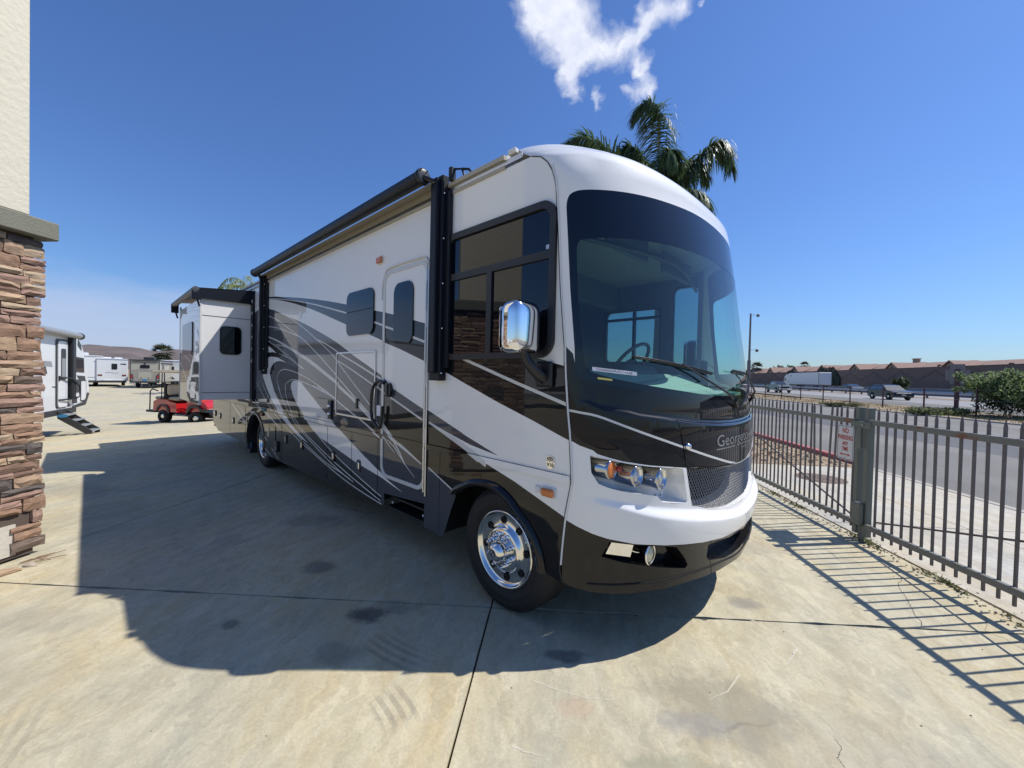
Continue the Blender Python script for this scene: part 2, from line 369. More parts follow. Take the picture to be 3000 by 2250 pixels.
def concrete(name, base=(.455, .412, .300), spots=True):
    m, nt, p = newmat(name); N, L = nt.nodes, nt.links
    geo = N.new('ShaderNodeNewGeometry'); P = geo.outputs['Position']
    def stretch(ang, sx, sy):
        mp = N.new('ShaderNodeMapping'); mp.inputs['Rotation'].default_value = (0, 0, math.radians(ang)); mp.inputs['Scale'].default_value = (sx, sy, 1); L.new(P, mp.inputs[0]); return mp.outputs[0]
    c0 = tuple(base); dark = tuple(x*.74 for x in base); lite = (min(1, base[0]*1.22), min(1, base[1]*1.22), min(1, base[2]*1.2)); warm = (base[0]*1.08, base[1]*.98, base[2]*.80); cool = (base[0]*.84, base[1]*.88, base[2]*.93)
    r1 = rgbramp(N, [(.34, (0, 0, 0)), (.62, (1, 1, 1))]); L.new(noise(N, L, stretch(35, 1, .55), .9, 8, .62, .6), r1.inputs[0])
    col = mixc(N, L, r1.outputs[0], cool, warm)
    r2 = rgbramp(N, [(.40, (0, 0, 0)), (.66, (1, 1, 1))]); L.new(noise(N, L, stretch(-30, 2.2, 1.0), 2.4, 9, .65, 1.2), r2.inputs[0])
    f = N.new('ShaderNodeMath'); f.operation = 'MULTIPLY'; f.inputs[1].default_value = .8; L.new(r2.outputs[0], f.inputs[0])
    col = mixc(N, L, f.outputs[0], col, lite)
    r3 = rgbramp(N, [(.50, (0, 0, 0)), (.72, (1, 1, 1))]); L.new(noise(N, L, stretch(10, 1, 1), .55, 6, .5, .3), r3.inputs[0])
    f3 = N.new('ShaderNodeMath'); f3.operation = 'MULTIPLY'; f3.inputs[1].default_value = .42; L.new(r3.outputs[0], f3.inputs[0])
    col = mixc(N, L, f3.outputs[0], col, dark)
    # fine worn skin of the finish: small flakes
    v = N.new('ShaderNodeTexVoronoi'); v.inputs['Scale'].default_value = 30; v.feature = 'F1'
    wv_ = N.new('ShaderNodeTexNoise'); wv_.inputs['Scale'].default_value = 7; wv_.inputs['Detail'].default_value = 6; L.new(P, wv_.inputs['Vector'])
    wa_ = N.new('ShaderNodeVectorMath'); wa_.operation = 'MULTIPLY_ADD'; L.new(wv_.outputs['Color'], wa_.inputs[0]); wa_.inputs[1].default_value = (.22, .22, 0); L.new(stretch(-40, 1, .45), wa_.inputs[2]); L.new(wa_.outputs[0], v.inputs['Vector'])
    r4 = rgbramp(N, [(.0, (.84, .84, .85)), (1, (1.12, 1.12, 1.10))]); L.new(v.outputs['Color'], r4.inputs[0])
    col = mixc(N, L, .75, col, r4.outputs[0], 'MULTIPLY')
    r5 = rgbramp(N, [(.46, (.93, .93, .93)), (.56, (1.05, 1.05, 1.05))]); L.new(noise(N, L, P, 60, 6, .7), r5.inputs[0])
    col = mixc(N, L, .7, col, r5.outputs[0], 'MULTIPLY')
    if spots:
        # oil and tyre stains, and a damp-looking patch, where the photograph has them: (x, y, rx, ry, strength, colour)
        for (x, y, rx, ry, st, sc) in SPOTS:
            a = N.new('ShaderNodeVectorMath'); a.operation = 'SUBTRACT'; L.new(P, a.inputs[0]); a.inputs[1].default_value = (x, y, 0)
            b = N.new('ShaderNodeVectorMath'); b.operation = 'MULTIPLY'; L.new(a.outputs[0], b.inputs[0]); b.inputs[1].default_value = (1/rx, 1/ry, 0)
            l = N.new('ShaderNodeVectorMath'); l.operation = 'LENGTH'; L.new(b.outputs[0], l.inputs[0])
            nn = noise(N, L, P, 9, 5, .6)
            s_ = N.new('ShaderNodeMath'); s_.operation = 'MULTIPLY_ADD'; L.new(nn, s_.inputs[0]); s_.inputs[1].default_value = 1.5; L.new(l.outputs['Value'], s_.inputs[2])
            mr = N.new('ShaderNodeMapRange'); mr.interpolation_type = 'SMOOTHSTEP'; L.new(s_.outputs[0], mr.inputs[0])
            mr.inputs[1].default_value = 2.05; mr.inputs[2].default_value = 1.25; mr.inputs[3].default_value = 0; mr.inputs[4].default_value = st
            col = mixc(N, L, mr.outputs[0], col, sc)
        # curved tyre scrubs: rings about a turning centre, broken by noise
        for (x, y, R0, aw_, a0, st) in [(-1.42, 1.15, .99, .16, .785, .34), (-4.3, -.1, 2.55, .16, .62, .22), (-.35, 3.35, 1.25, .22, -2.0, .30)]:
            a = N.new('ShaderNodeVectorMath'); a.operation = 'SUBTRACT'; L.new(P, a.inputs[0]); a.inputs[1].default_value = (x, y, 0)
            l = N.new('ShaderNodeVectorMath'); l.operation = 'LENGTH'; L.new(a.outputs[0], l.inputs[0])
            d_ = N.new('ShaderNodeMath'); d_.operation = 'SUBTRACT'; L.new(l.outputs['Value'], d_.inputs[0]); d_.inputs[1].default_value = R0
            ab = N.new('ShaderNodeMath'); ab.operation = 'ABSOLUTE'; L.new(d_.outputs[0], ab.inputs[0])
            w1 = N.new('ShaderNodeMapRange'); L.new(ab.outputs[0], w1.inputs[0]); w1.inputs[1].default_value = .10; w1.inputs[2].default_value = .08; w1.inputs[3].default_value = 0; w1.inputs[4].default_value = 1
            sn = N.new('ShaderNodeMath'); sn.operation = 'SINE'; mu = N.new('ShaderNodeMath'); mu.operation = 'MULTIPLY'; mu.inputs[1].default_value = 2*PI/.052; L.new(d_.outputs[0], mu.inputs[0]); L.new(mu.outputs[0], sn.inputs[0])
            w2 = N.new('ShaderNodeMapRange'); L.new(sn.outputs[0], w2.inputs[0]); w2.inputs[1].default_value = -.3; w2.inputs[2].default_value = .3
            sp = N.new('ShaderNodeSeparateXYZ'); L.new(a.outputs[0], sp.inputs[0])
            at = N.new('ShaderNodeMath'); at.operation = 'ARCTAN2'; L.new(sp.outputs[1], at.inputs[0]); L.new(sp.outputs[0], at.inputs[1])
            da = N.new('ShaderNodeMath'); da.operation = 'SUBTRACT'; L.new(at.outputs[0], da.inputs[0]); da.inputs[1].default_value = a0
            aa = N.new('ShaderNodeMath'); aa.operation = 'ABSOLUTE'; L.new(da.outputs[0], aa.inputs[0])
            w3 = N.new('ShaderNodeMapRange'); L.new(aa.outputs[0], w3.inputs[0]); w3.inputs[1].default_value = aw_; w3.inputs[2].default_value = aw_*.4
            m1 = N.new('ShaderNodeMath'); m1.operation = 'MULTIPLY'; L.new(w1.outputs[0], m1.inputs[0]); L.new(w2.outputs[0], m1.inputs[1])
            m2 = N.new('ShaderNodeMath'); m2.operation = 'MULTIPLY'; L.new(m1.outputs[0], m2.inputs[0]); L.new(w3.outputs[0], m2.inputs[1])
            m3 = N.new('ShaderNodeMath'); m3.operation = 'MULTIPLY'; L.new(m2.outputs[0], m3.inputs[0]); m3.inputs[1].default_value = st
            col = mixc(N, L, m3.outputs[0], col, (.13, .12, .10))
        # fine wandering cracks
        wv = N.new('ShaderNodeTexVoronoi'); wv.feature = 'DISTANCE_TO_EDGE'; wv.inputs['Scale'].default_value = .33
        wob = N.new('ShaderNodeTexNoise'); wob.inputs['Scale'].default_value = 3; wob.inputs['Detail'].default_value = 8; L.new(P, wob.inputs['Vector'])
        ad = N.new('ShaderNodeVectorMath'); ad.operation = 'MULTIPLY_ADD'; L.new(wob.outputs['Color'], ad.inputs[0]); ad.inputs[1].default_value = (.35, .35, 0); L.new(P, ad.inputs[2]); L.new(ad.outputs[0], wv.inputs['Vector'])
        cr = N.new('ShaderNodeMapRange'); L.new(wv.outputs['Distance'], cr.inputs[0]); cr.inputs[1].default_value = .0045; cr.inputs[2].default_value = .001; cr.inputs[3].default_value = 0; cr.inputs[4].default_value = 1
        nm = rgbramp(N, [(.54, (0, 0, 0)), (.60, (1, 1, 1))]); L.new(noise(N, L, P, .5, 3), nm.inputs[0])
        cm = N.new('ShaderNodeMath'); cm.operation = 'MULTIPLY'; L.new(cr.outputs[0], cm.inputs[0]); L.new(nm.outputs[0], cm.inputs[1])
        cm2 = N.new('ShaderNodeMath'); cm2.operation = 'MULTIPLY'; L.new(cm.outputs[0], cm2.inputs[0]); cm2.inputs[1].default_value = .6
        col = mixc(N, L, cm2.outputs[0], col, (.10, .09, .07))
    L.new(col, p.inputs['Base Color']); setp(p, rough=.82, spec=.3)
    b = N.new('ShaderNodeBump'); b.inputs['Strength'].default_value = .35; b.inputs['Distance'].default_value = .006
    L.new(noise(N, L, P, 90, 6, .7), b.inputs['Height']); L.new(b.outputs[0], p.inputs['Normal'])
    return m
def asphalt(name, base=.12, warm=(1.0, .95, .86), patch=True):
    m, nt, p = newmat(name); N, L = nt.nodes, nt.links; geo = N.new('ShaderNodeNewGeometry'); P = geo.outputs['Position']
    c = tuple(base*x for x in warm)
    r1 = rgbramp(N, [(.3, tuple(x*.8 for x in c)), (.7, tuple(x*1.2 for x in c))]); L.new(noise(N, L, P, .35, 6, .6, .5), r1.inputs[0])
    r2 = rgbramp(N, [(.35, (.72, .72, .72)), (.7, (1.3, 1.3, 1.3))]); L.new(noise(N, L, P, 45, 4, .7), r2.inputs[0])
    col = mixc(N, L, .8, r1.outputs[0], r2.outputs[0], 'MULTIPLY')
    L.new(col, p.inputs['Base Color']); setp(p, rough=.9, spec=.25)
    b = N.new('ShaderNodeBump'); b.inputs['Strength'].default_value = .6; b.inputs['Distance'].default_value = .01
    L.new(noise(N, L, P, 60, 4, .7), b.inputs['Height']); L.new(b.outputs[0], p.inputs['Normal'])
    return m
def dirt(name, c1=(.36, .27, .18), c2=(.24, .18, .12), c3=(.45, .37, .26), big=.6):
    m, nt, p = newmat(name); N, L = nt.nodes, nt.links; geo = N.new('ShaderNodeNewGeometry'); P = geo.outputs['Position']
    r1 = rgbramp(N, [(.3, c2), (.5, c1), (.72, c3)]); L.new(noise(N, L, P, big, 9, .68, .4), r1.inputs[0])
    r2 = rgbramp(N, [(.3, (.7, .7, .7)), (.7, (1.25, 1.25, 1.25))]); L.new(noise(N, L, P, 14, 6, .7), r2.inputs[0])
    L.new(mixc(N, L, .8, r1.outputs[0], r2.outputs[0], 'MULTIPLY'), p.inputs['Base Color']); setp(p, rough=.95, spec=.1)
    b = N.new('ShaderNodeBump'); b.inputs['Strength'].default_value = .7; b.inputs['Distance'].default_value = .03
    L.new(noise(N, L, P, 12, 7, .7), b.inputs['Height']); L.new(b.outputs[0], p.inputs['Normal'])
    return m
M = {}
M['concrete'] = concrete('yard_concrete')
M['apron'] = concrete('apron_concrete', (.46, .43, .37), spots=False)
M['asphalt'] = asphalt('street_asphalt', .20); M['asphalt_dark'] = asphalt('asphalt_patch', .135, (.98, .98, 1.0)); M['highway'] = asphalt('highway_asphalt', .27, (1, .98, .95)); M['shoulder'] = asphalt('shoulder_asphalt', .17)
M['dirt'] = dirt('verge_dirt'); M['terrain'] = dirt('dry_ground', (.30, .24, .16), (.22, .17, .11), (.36, .30, .2), .05)
M['white'] = paint('white_gelcoat', (.84, .83, .80)); M['black'] = paint('black_paint', (.006, .006, .007)); M['grey'] = paint('slate_paint', (.055, .060, .074)); M['charcoal'] = paint('charcoal_paint', (.02, .021, .025)); M['stripe'] = paint('pinstripe_paint', (.62, .62, .60))
M['chrome'] = plain('chrome', (.86, .86, .87), .06, 1.0, var=.02); M['meshmetal'] = plain('grille_mesh_metal', (.34, .34, .35), .3, 1.0, var=.1); M['shadechrome'] = plain('shaded_housing_chrome', (.50, .51, .53), .10, 1.0, var=.03); M['alu'] = plain('polished_aluminium', (.80, .79, .77), .14, 1.0, var=.04, scale=12)  # lamp housings: chrome copy darkened, the recess shade put into its colour
M['trim_alu'] = plain('satin_aluminium_trim', (.62, .62, .63), .32, 1.0, var=.05)
M['tr_graymetal'] = plain('grey_topper_fabric', (.10, .10, .105), .5); M['rubber'] = plain('tyre_rubber', (.014, .013, .012), .72, var=.25, scale=14, bump=.25, bscale=60); M['blackplastic'] = plain('black_plastic', (.012, .013, .016), .38, var=.15, scale=10)
M['blackmetal'] = plain('black_coated_metal', (.008, .010, .016), .42, var=.15, spec=.3); M['darkvoid'] = plain('underbody_black', (.006, .006, .006), .9)
M['amber'] = plain('amber_lens', (.62, .17, .02), .18, var=.15, scale=60, coat=.8, bump=.5, bscale=120); M['redlens'] = plain('red_lens', (.35, .02, .02), .2, coat=.8); M['lens'] = plain('clear_lens', (.55, .56, .56), .08, .3, coat=1.0, var=.25, scale=30); M['foglens'] = plain('yellowed_lens', (.55, .53, .36), .12, coat=1.0, var=.1)
M['tint'] = plain('dark_tinted_glass', (.003, .004, .008), .01, var=.02, spec=.55)
M['windshield'] = glass('windshield_glass', (.62, .84, .80), 1.52, 1.0); M['farglass'] = glass('side_glass', (.52, .64, .66), 1.5, 1.0)
M['white_pl'] = plain('white_plastic', (.70, .70, .68), .4); M['cream'] = plain('cream_awning_rail', (.42, .38, .30), .5); M['tan'] = plain('awning_fabric', (.30, .27, .21), .8)
M['int_wall'] = plain('cab_lining', (.10, .125, .15), .7); M['int_ceiling'] = plain('cab_headliner', (.34, .36, .34), .8); M['dash'] = plain('dashboard_vinyl', (.42, .44, .38), .75, bump=.2, bscale=200); M['seat'] = plain('seat_vinyl', (.06, .065, .07), .6)
M['paper'] = plain('paper', (.80, .80, .84), .7, var=.02); M['yellowlabel'] = plain('yellow_label', (.70, .62, .15), .5, var=.05); M['ink'] = plain('dark_ink', (.03, .03, .09), .6); M['red_ink'] = plain('red_ink', (.50, .03, .03), .5)
M['greycoat'] = plain('grey_fence_paint', (.115, .098, .096), .5, var=.18, scale=25, bump=.15); 
# ------------------------------------------------------------------ ground
def grid_sheet(name, xs, ys, zf, mat, **kw):
    b = MB(); nx, ny = len(xs), len(ys)
    b.add([(x, y, zf(x, y)) for y in ys for x in xs], [(j*nx+i, j*nx+i+1, (j+1)*nx+i+1, (j+1)*nx+i) for j in range(ny-1) for i in range(nx-1)], 0, True)
    return b.build(name, mat, **kw)
grid_sheet('ground', [-4000, -1500, -400, -60, -30]+[-17+i for i in range(0, 10)]+[3.3, 30, 60, 100, 400, 1500, 4000], [-3000, -300, -30, 0, 30, 60, 200, 800, 4000],
           lambda x, y: gz(x, y)-.12, M['terrain'], kind='structure')
lot_base = grid_sheet('concrete_yard', [-75, -40, -25]+[-17+i for i in range(0, 10)]+[3.26], [-12, 0, 12, 30, 62], lambda x, y: gz(x, y)-.035, M['darkvoid'], kind='structure')
def j1(x): return 2.765+.053*x
XB = [-72, -48, -32.4, -24.4, -20.4, -16.4, -12.4, -8.38, -4.385, -.39, 3.255]
YB = [-11, None, 6.75, 10.7, 14.45, 18.5, 22.6, 30.6, 38.6, 60]
def slab(x0, x1, ya, yb, gap=.006):
    x0 += gap; x1 -= gap; vs = []; nx = max(2, int((x1-x0)/1.0)+1) if x0 < -8 else 2
    ja = (lambda x: j1(x)+gap) if ya is None else (lambda x: ya+gap); jb = (lambda x: j1(x)-gap) if yb is None else (lambda x: yb-gap)
    # edge wobble: sawn joints spall a little
    n = max(2, int((x1-x0)/.12)) if (x0 > -9 and (ya is None or yb is None)) else nx
    xs = [x0+(x1-x0)*i/n for i in range(n+1)]
    rw = random.Random(int(x0*100)); wob = lambda: rw.choice([0, 0, 0, 0, .004, .010])
    lo = [(x, ja(x)+(wob() if ya is None else 0)) for x in xs]; hi = [(x, jb(x)-(wob() if yb is None else 0)) for x in xs]
    b = MB(); k = len(xs)
    V = [(x, y, gz(x, y)) for x, y in lo]+[(x, y, gz(x, y)) for x, y in hi]+[(x, y, gz(x, y)-.034) for x, y in lo]+[(x, y, gz(x, y)-.034) for x, y in hi]
    F = [(i, i+1, k+i+1, k+i) for i in range(k-1)]+[(2*k+i, 2*k+i+1, i+1, i) for i in range(k-1)]+[(k+i, k+i+1, 3*k+i+1, 3*k+i) for i in range(k-1)]+[(0, k, 3*k, 2*k), (k-1, 3*k-1, 4*k-1, 2*k-1)]
    b.add(V, F); return b.build('concrete_slab', M['concrete'], lot_base)
for i in range(len(XB)-1):
    for j in range(len(YB)-1): slab(XB[i], XB[i+1], YB[j], YB[j+1])

def sheet(name, pts, z, mat, **kw):
    b = MB(); b.add([(x, y, z) for x, y in pts], [tuple(range(len(pts)))]); return b.build(name, mat, **kw)
def rect(x0, x1, y0, y1): return [(x0, y0), (x1, y0), (x1, y1), (x0, y1)]
apr = sheet('pavement', rect(3.27, 6.12, -12, 8.42), -.03, M['darkvoid'], kind='structure')
for (a, b_, c, d) in [(3.275, 4.7, -11, 1.2), (4.712, 6.05, -11, 1.2), (3.275, 4.7, 1.212, 5.0), (4.712, 6.05, 1.212, 5.0), (3.275, 4.7, 5.012, 8.4), (4.712, 6.05, 5.012, 8.4)]:
    q = MB(); q.box(a, b_, c, d, -.03, .004); q.build('concrete_slab', M['apron'], apr)
sheet('planting_strip', rect(3.27, 6.02, 8.41, 70), .012, M['dirt'], kind='structure')
sheet('street', rect(6.12, 20.6, -60, 260), -.02, M['asphalt'], kind='structure')
sheet('street_patch', [(10.9, -60), (14.4, -60), (14.6, 12), (14.5, 60), (14.4, 260), (11.2, 260), (11.0, 60), (10.8, 12)], -.016, M['asphalt_dark'], kind='structure')
M['redkerb'] = plain('faded_red_kerb_paint', (.42, .13, .12), .8, var=.25, scale=9, bump=.2)
M['kerb'] = plain('kerb_concrete', (.40, .36, .30), .85, var=.15, scale=5, bump=.3)
q = MB()
for k in range(30): q.bbox(6.02, 6.17, 8.5+k*3.0, 8.5+k*3.0+2.99, -.03, .10, .012)
q.build('red_kerb', M['redkerb'], kind='structure')
q = MB(); q.bbox(6.055, 6.17, -30, 8.49, -.03, .012, .004); q.build('kerb', M['kerb'], kind='structure')
q = MB(); q.bbox(20.5, 20.66, -60, 260, -.03, .05, .012); q.build('far_kerb', M['kerb'], kind='structure')
# dry verge with an uneven surface
def vz(x, y):
    return .02+.10*math.sin(x*1.3+y*.31)*math.sin(y*.23+1)*.5+.04*math.sin(y*1.7+x*2.3)
grid_sheet('verge', [20.64+i*.75 for i in range(9)]+[27.1], [-40+i*2.0 for i in range(140)], lambda x, y: max(.0, vz(x, y)) if x > 20.7 else 0.0, M['dirt'], kind='structure')
def hx(x, y): return x+max(0, y-30)*.13          # the highway swings away from the street
def strip(name, xa, xb, z, mat, y0=-60, y1=420):
    ys = [y0, 0, 30, 60, 100, 160, 240, y1]; b = MB()
    b.add([(hx(xa, y), y, z) for y in ys]+[(hx(xb, y), y, z) for y in ys], [(i, len(ys)+i, len(ys)+i+1, i+1) for i in range(len(ys)-1)]); return b.build(name, mat, kind='structure')
strip('shoulder', 26.9, 36.0, .03, M['shoulder']); strip('highway', 33.4, 62.0, .034, M['highway'])
M['roadpaint'] = plain('road_paint', (.72, .72, .70), .7, var=.12, scale=3)
strip('edge_line', 33.3, 33.48, .038, M['roadpaint'])
strip('verge_edge', 26.6, 27.0, .036, M['dirt'])
q = MB()
for k in range(24): y = 10+k*12; q.add([(hx(38.6, y), y, .040), (hx(38.75, y), y, .040), (hx(38.75, y+3), y+3, .040), (hx(38.6, y+3), y+3, .040)], [(0, 1, 2, 3)])
q.build('lane_marks', M['roadpaint'], kind='structure')
# manhole and its collar in the pavement
mh = thing('manhole_cover', 'round rusty manhole cover in the pale pavement behind the gate', 'manhole cover', (4.55, 7.3, .004))
q = MB(); q.lathe([(.0, .012), (.30, .012), (.31, .0)], (0, 0, 0), (0, 0, 1), 24, 0, False)
for k in range(8):
    a = k*PI/4; q.box(.10*math.cos(a)-.02, .10*math.cos(a)+.02, .10*math.sin(a)-.02, .10*math.sin(a)+.02, .012, .017); q.box(.2*math.cos(a+.3)-.02, .2*math.cos(a+.3)+.02, .2*math.sin(a+.3)-.02, .2*math.sin(a+.3)+.02, .012, .017)
M['rustiron'] = plain('rusty_iron', (.16, .11, .085), .8, var=.3, scale=20, bump=.4)
q.build('lid', M['rustiron'], mh)
q = MB(); q.lathe([(.31, .003), (.31, .008), (.36, .008), (.37, .0)], (0, 0, 0), (0, 0, 1), 24, 0, False); q.build('rim', M['rustiron'], mh)

# loose grit, leaves and weeds along the gate line and verge: nobody could count it
def scatter(name, n, fn, mats, size=(.004, .014), **kw):
    b = MB(); r = random.Random(5)
    for _ in range(n):
        x, y, z = fn(r); s = r.uniform(*size); a = r.random()*PI
        c, t = math.cos(a)*s, math.sin(a)*s
        b.add([(x+c, y+t, z), (x-t, y+c, z), (x-c*.8, y-t*.8, z), (x+t, y-c, z), (x, y, z+s*.7)], [(0, 1, 4), (1, 2, 4), (2, 3, 4), (3, 0, 4)], r.randrange(len(mats)))
    return b.build(name, mats, **kw)
M['grit1'] = plain('grit_dark', (.10, .085, .07), .9); M['grit2'] = plain('grit_pale', (.42, .37, .30), .9); M['leaf_dry'] = plain('dry_leaf', (.22, .13, .07), .9)
def g1(r):
    y = r.uniform(.5, 9); return (3.22+abs(r.gauss(0, .05))*r.choice((1, -1, -1)), y, .004)
scatter('grit', 900, g1, [M['grit1'], M['grit2'], M['leaf_dry']], kind='stuff')
scatter('planting_gravel', 2600, lambda r: (r.uniform(3.4, 6.0), r.uniform(8.5, 20), .015), [M['grit1'], M['grit2'], M['leaf_dry']], (.015, .045), kind='stuff')
scatter('yard_litter', 90, lambda r: (r.uniform(-5, 3.1), r.uniform(1.0, 5), .001), [M['grit1'], M['leaf_dry']], (.002, .006), kind='stuff')

# ------------------------------------------------------------------ hills
def hills(name, az0, az1, dist, prof, mat, n=90, amp=.0015):
    b = MB(); r = random.Random(3); V = []; rows = 7
    for i in range(n+1):
        az = az0+(az1-az0)*i/n; h = np.interp(az, [p[0] for p in prof], [p[1] for p in prof])+amp*(math.sin(az*2.1)+.6*math.sin(az*5.3+1)+.3*math.sin(az*11))
        a = math.radians(az)
        for j in range(rows):
            t = j/(rows-1); d = dist*(1+.35*t); z = (CAMH+h*dist)*math.sin(t*PI/2)**.8*(1+.09*math.sin(az*3+j*2.1)*(1-t))*1.0
            V.append((-math.sin(a)*d, math.cos(a)*d, z*(1+.33*t)-1))
    F = [(i*rows+j, i*rows+j+1, (i+1)*rows+j+1, (i+1)*rows+j) for i in range(n) for j in range(rows-1)]
    b.add(V, F, 0, True); return b.build(name, mat, kind='structure')
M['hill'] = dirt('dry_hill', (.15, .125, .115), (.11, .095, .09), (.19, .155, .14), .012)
M['hill_hazed'] = plain('hazed_far_hill', (.33, .33, .40), .95, var=.1, scale=.01)  # distance haze put into the bluish colour of these hills
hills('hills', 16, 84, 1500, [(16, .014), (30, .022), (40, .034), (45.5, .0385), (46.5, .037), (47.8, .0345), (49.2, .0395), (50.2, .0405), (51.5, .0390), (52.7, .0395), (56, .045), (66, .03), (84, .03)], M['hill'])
hills('far_hills', -75, 10, 3200, [(-75, .02), (-56, .018), (-49, .024), (-44, .012), (-40, .010), (-32, .021), (-30, .018), (-25, .012), (10, .012)], M['hill_hazed'])

# ------------------------------------------------------------------ sound wall and houses
M['wallblock'] = plain('brown_block_wall', (.155, .118, .100), .9, var=.18, scale=.8, bump=.4, bscale=9); M['wallbase'] = plain('grey_barrier', (.24, .235, .23), .9, var=.12, scale=.5); M['wallband'] = plain('dark_block_band', (.115, .088, .076), .9, var=.15, scale=1); M['ivy'] = plain('ivy_leaf', (.025, .045, .03), .8, var=.3, scale=3)
WA, WB = np.array([60.5, 10.0]), np.array([84.0, 250.0])
wd = (WB-WA)/np.linalg.norm(WB-WA); wang = math.atan2(wd[1], wd[0])
wall = thing('sound_wall', 'long brown block sound wall beyond the highway with zigzag bands', 'wall', (WA[0], WA[1], 0), wang)
WLn = float(np.linalg.norm(WB-WA))
q = MB(); q.box(0, WLn, 0, .3, 1.25, 5.0); q.build('panel', M['wallblock'], wall)
q = MB(); q.box(0, WLn, -.05, .35, 5.0, 5.12); q.build('coping', M['wallband'], wall)
q = MB(); q.box(-2, WLn+2, .30, .62, -.1, 1.25); q.build('barrier', M['wallbase'], wall)
q = MB()
for k in range(int(WLn/8)):
    for ph in (0, 1):
        x0 = k*8; za, zb = (2.4, 4.2) if ph == 0 else (4.2, 2.4)
        for s in range(5):
            xa = x0+s*.8+ph*4; z0 = za+(zb-za)*s/5; q.box(xa, xa+.8, .3, .325, z0, z0+.34)
q.build('zigzag_band', M['wallband'], wall, kind='stuff')
def ivy(x0, x1, z1, name='ivy'):
    b = MB(); r = random.Random(int(x0))
    for _ in range(1500):
        x = r.uniform(x0, x1); e = min(x-x0, x1-x)/(x1-x0)*2; z = r.uniform(.9, z1*(.55+.45*min(1, e*2.2)))
        s = r.uniform(.12, .3); y = .32+r.random()*.3; b.add([(x-s, y, z), (x, y+.1, z-s), (x+s, y, z), (x, y+.06, z+s)], [(0, 1, 2, 3)])
    return b.build(name, M['ivy'], wall)
ivy(118, 124, 5.5); ivy(42, 49, 5.3); ivy(96, 107, 5.9)

M['rooftile'] = plain('clay_roof_tile', (.31, .20, .155), .9, var=.16, scale=1.5, bump=.5, bscale=5); M['stucco'] = plain('tan_stucco', (.36, .28, .21), .9, var=.06); M['fascia'] = plain('fascia_board', (.24, .17, .14), .8); M['ventdark'] = plain('roof_vent', (.12, .08, .07), .8)
def house(x, y, zr, L_, gab, label, chimney=False):
    h = thing('house', label, 'house', (x, y, 0), PI/2-.097, 'houses behind the sound wall')    # local x along the ridge, away from the camera; local -y faces away
    W2 = 6.0; ez = zr-2.55; q = MB(); q.box(0, L_, -W2+.5, W2-.5, 0, ez); q.build('wall', M['stucco'], h)
    q = MB(); hp = 4.2
    V = [(-.5, -W2, ez), (L_+.5, -W2, ez), (L_+.5, W2, ez), (-.5, W2, ez), (hp, 0, zr), (L_-2.0, 0, zr)]
    q.add(V, [(0, 4, 3), (0, 1, 5, 4), (1, 2, 5), (2, 3, 4, 5), (0, 3, 2, 1)]); rf = q.build('roof', M['rooftile'], h)
    # street-side gable at the far end, facing the highway (local +y is west)
    gx = L_-3.6; gh = zr-.05; q = MB(); ww = 3.6
    q.add([(gx-ww, W2+.8, ez-.0), (gx+ww, W2+.8, ez), (gx, W2+.8, gh), (gx, 0, gh)], [(0, 2, 3), (2, 1, 3)]); q.build('gable_roof', M['rooftile'], h)
    q = MB(); q.add([(gx-ww+.5, W2+.55, ez-1), (gx+ww-.5, W2+.55, ez-1), (gx+ww-.5, W2+.55, ez+.05), (gx, W2+.55, gh-.35), (gx-ww+.5, W2+.55, ez+.05)], [(4, 3, 2, 1, 0)]); g = q.build('gable', M['stucco'], h)
    q = MB(); q.tube([(gx-ww, W2+.8, ez-.02), (gx, W2+.8, gh-.03)], .11, 4); q.tube([(gx+ww, W2+.8, ez-.02), (gx, W2+.8, gh-.03)], .11, 4); q.build('fascia', M['fascia'], h)
    q = MB(); q.box(gx-.3, gx+.3, W2+.56, W2+.62, gh-1.5, gh-1.0); q.build('gable_vent', M['ventdark'], h)
    q = MB(); q.bbox(L_*.45, L_*.45+.5, 2.2, 2.7, zr-1.15, zr-.75, .04); q.build('roof_vent', M['ventdark'], h)
    if chimney:
        q = MB(); q.box(L_*.30, L_*.30+1.1, -.6, .3, zr-1.2, zr+.75); q.box(L_*.30-.12, L_*.30+1.22, -.72, .42, zr+.75, zr+.95); q.build('chimney', M['stucco'], h)
    return h
hl = ['nearest tiled-roof house behind the wall, above the roadside bush', 'tiled-roof house with a thin roof pipe, second from the right', 'tiled-roof house with a pale chimney, right of the white semi-trailer',
      'tiled-roof house whose gable stands right behind the end of the semi-trailer', 'greenish-gabled house above the semi-trailer roof', 'tiled-roof house above the green pickup', 'house with a red-brown chimney, far left of the row', 'farthest tiled-roof house at the left end of the row']
for i, (r_, s_, L_, ch) in enumerate([(.9205, .0593, 20, 0), (.7974, .0526, 21, 0), (.7165, .0480, 22, 1), (.645, .0440, 21, 0), (.583, .0400, 22, 0), (.528, .0365, 22, 0), (.487, .0335, 20, 1), (.44, .0300, 22, 0)]):
    yy = 76.0/(r_-.09); xx = r_*yy; house(xx, yy-L_+1, 1.6+s_*yy, L_, 1, hl[i], ch)

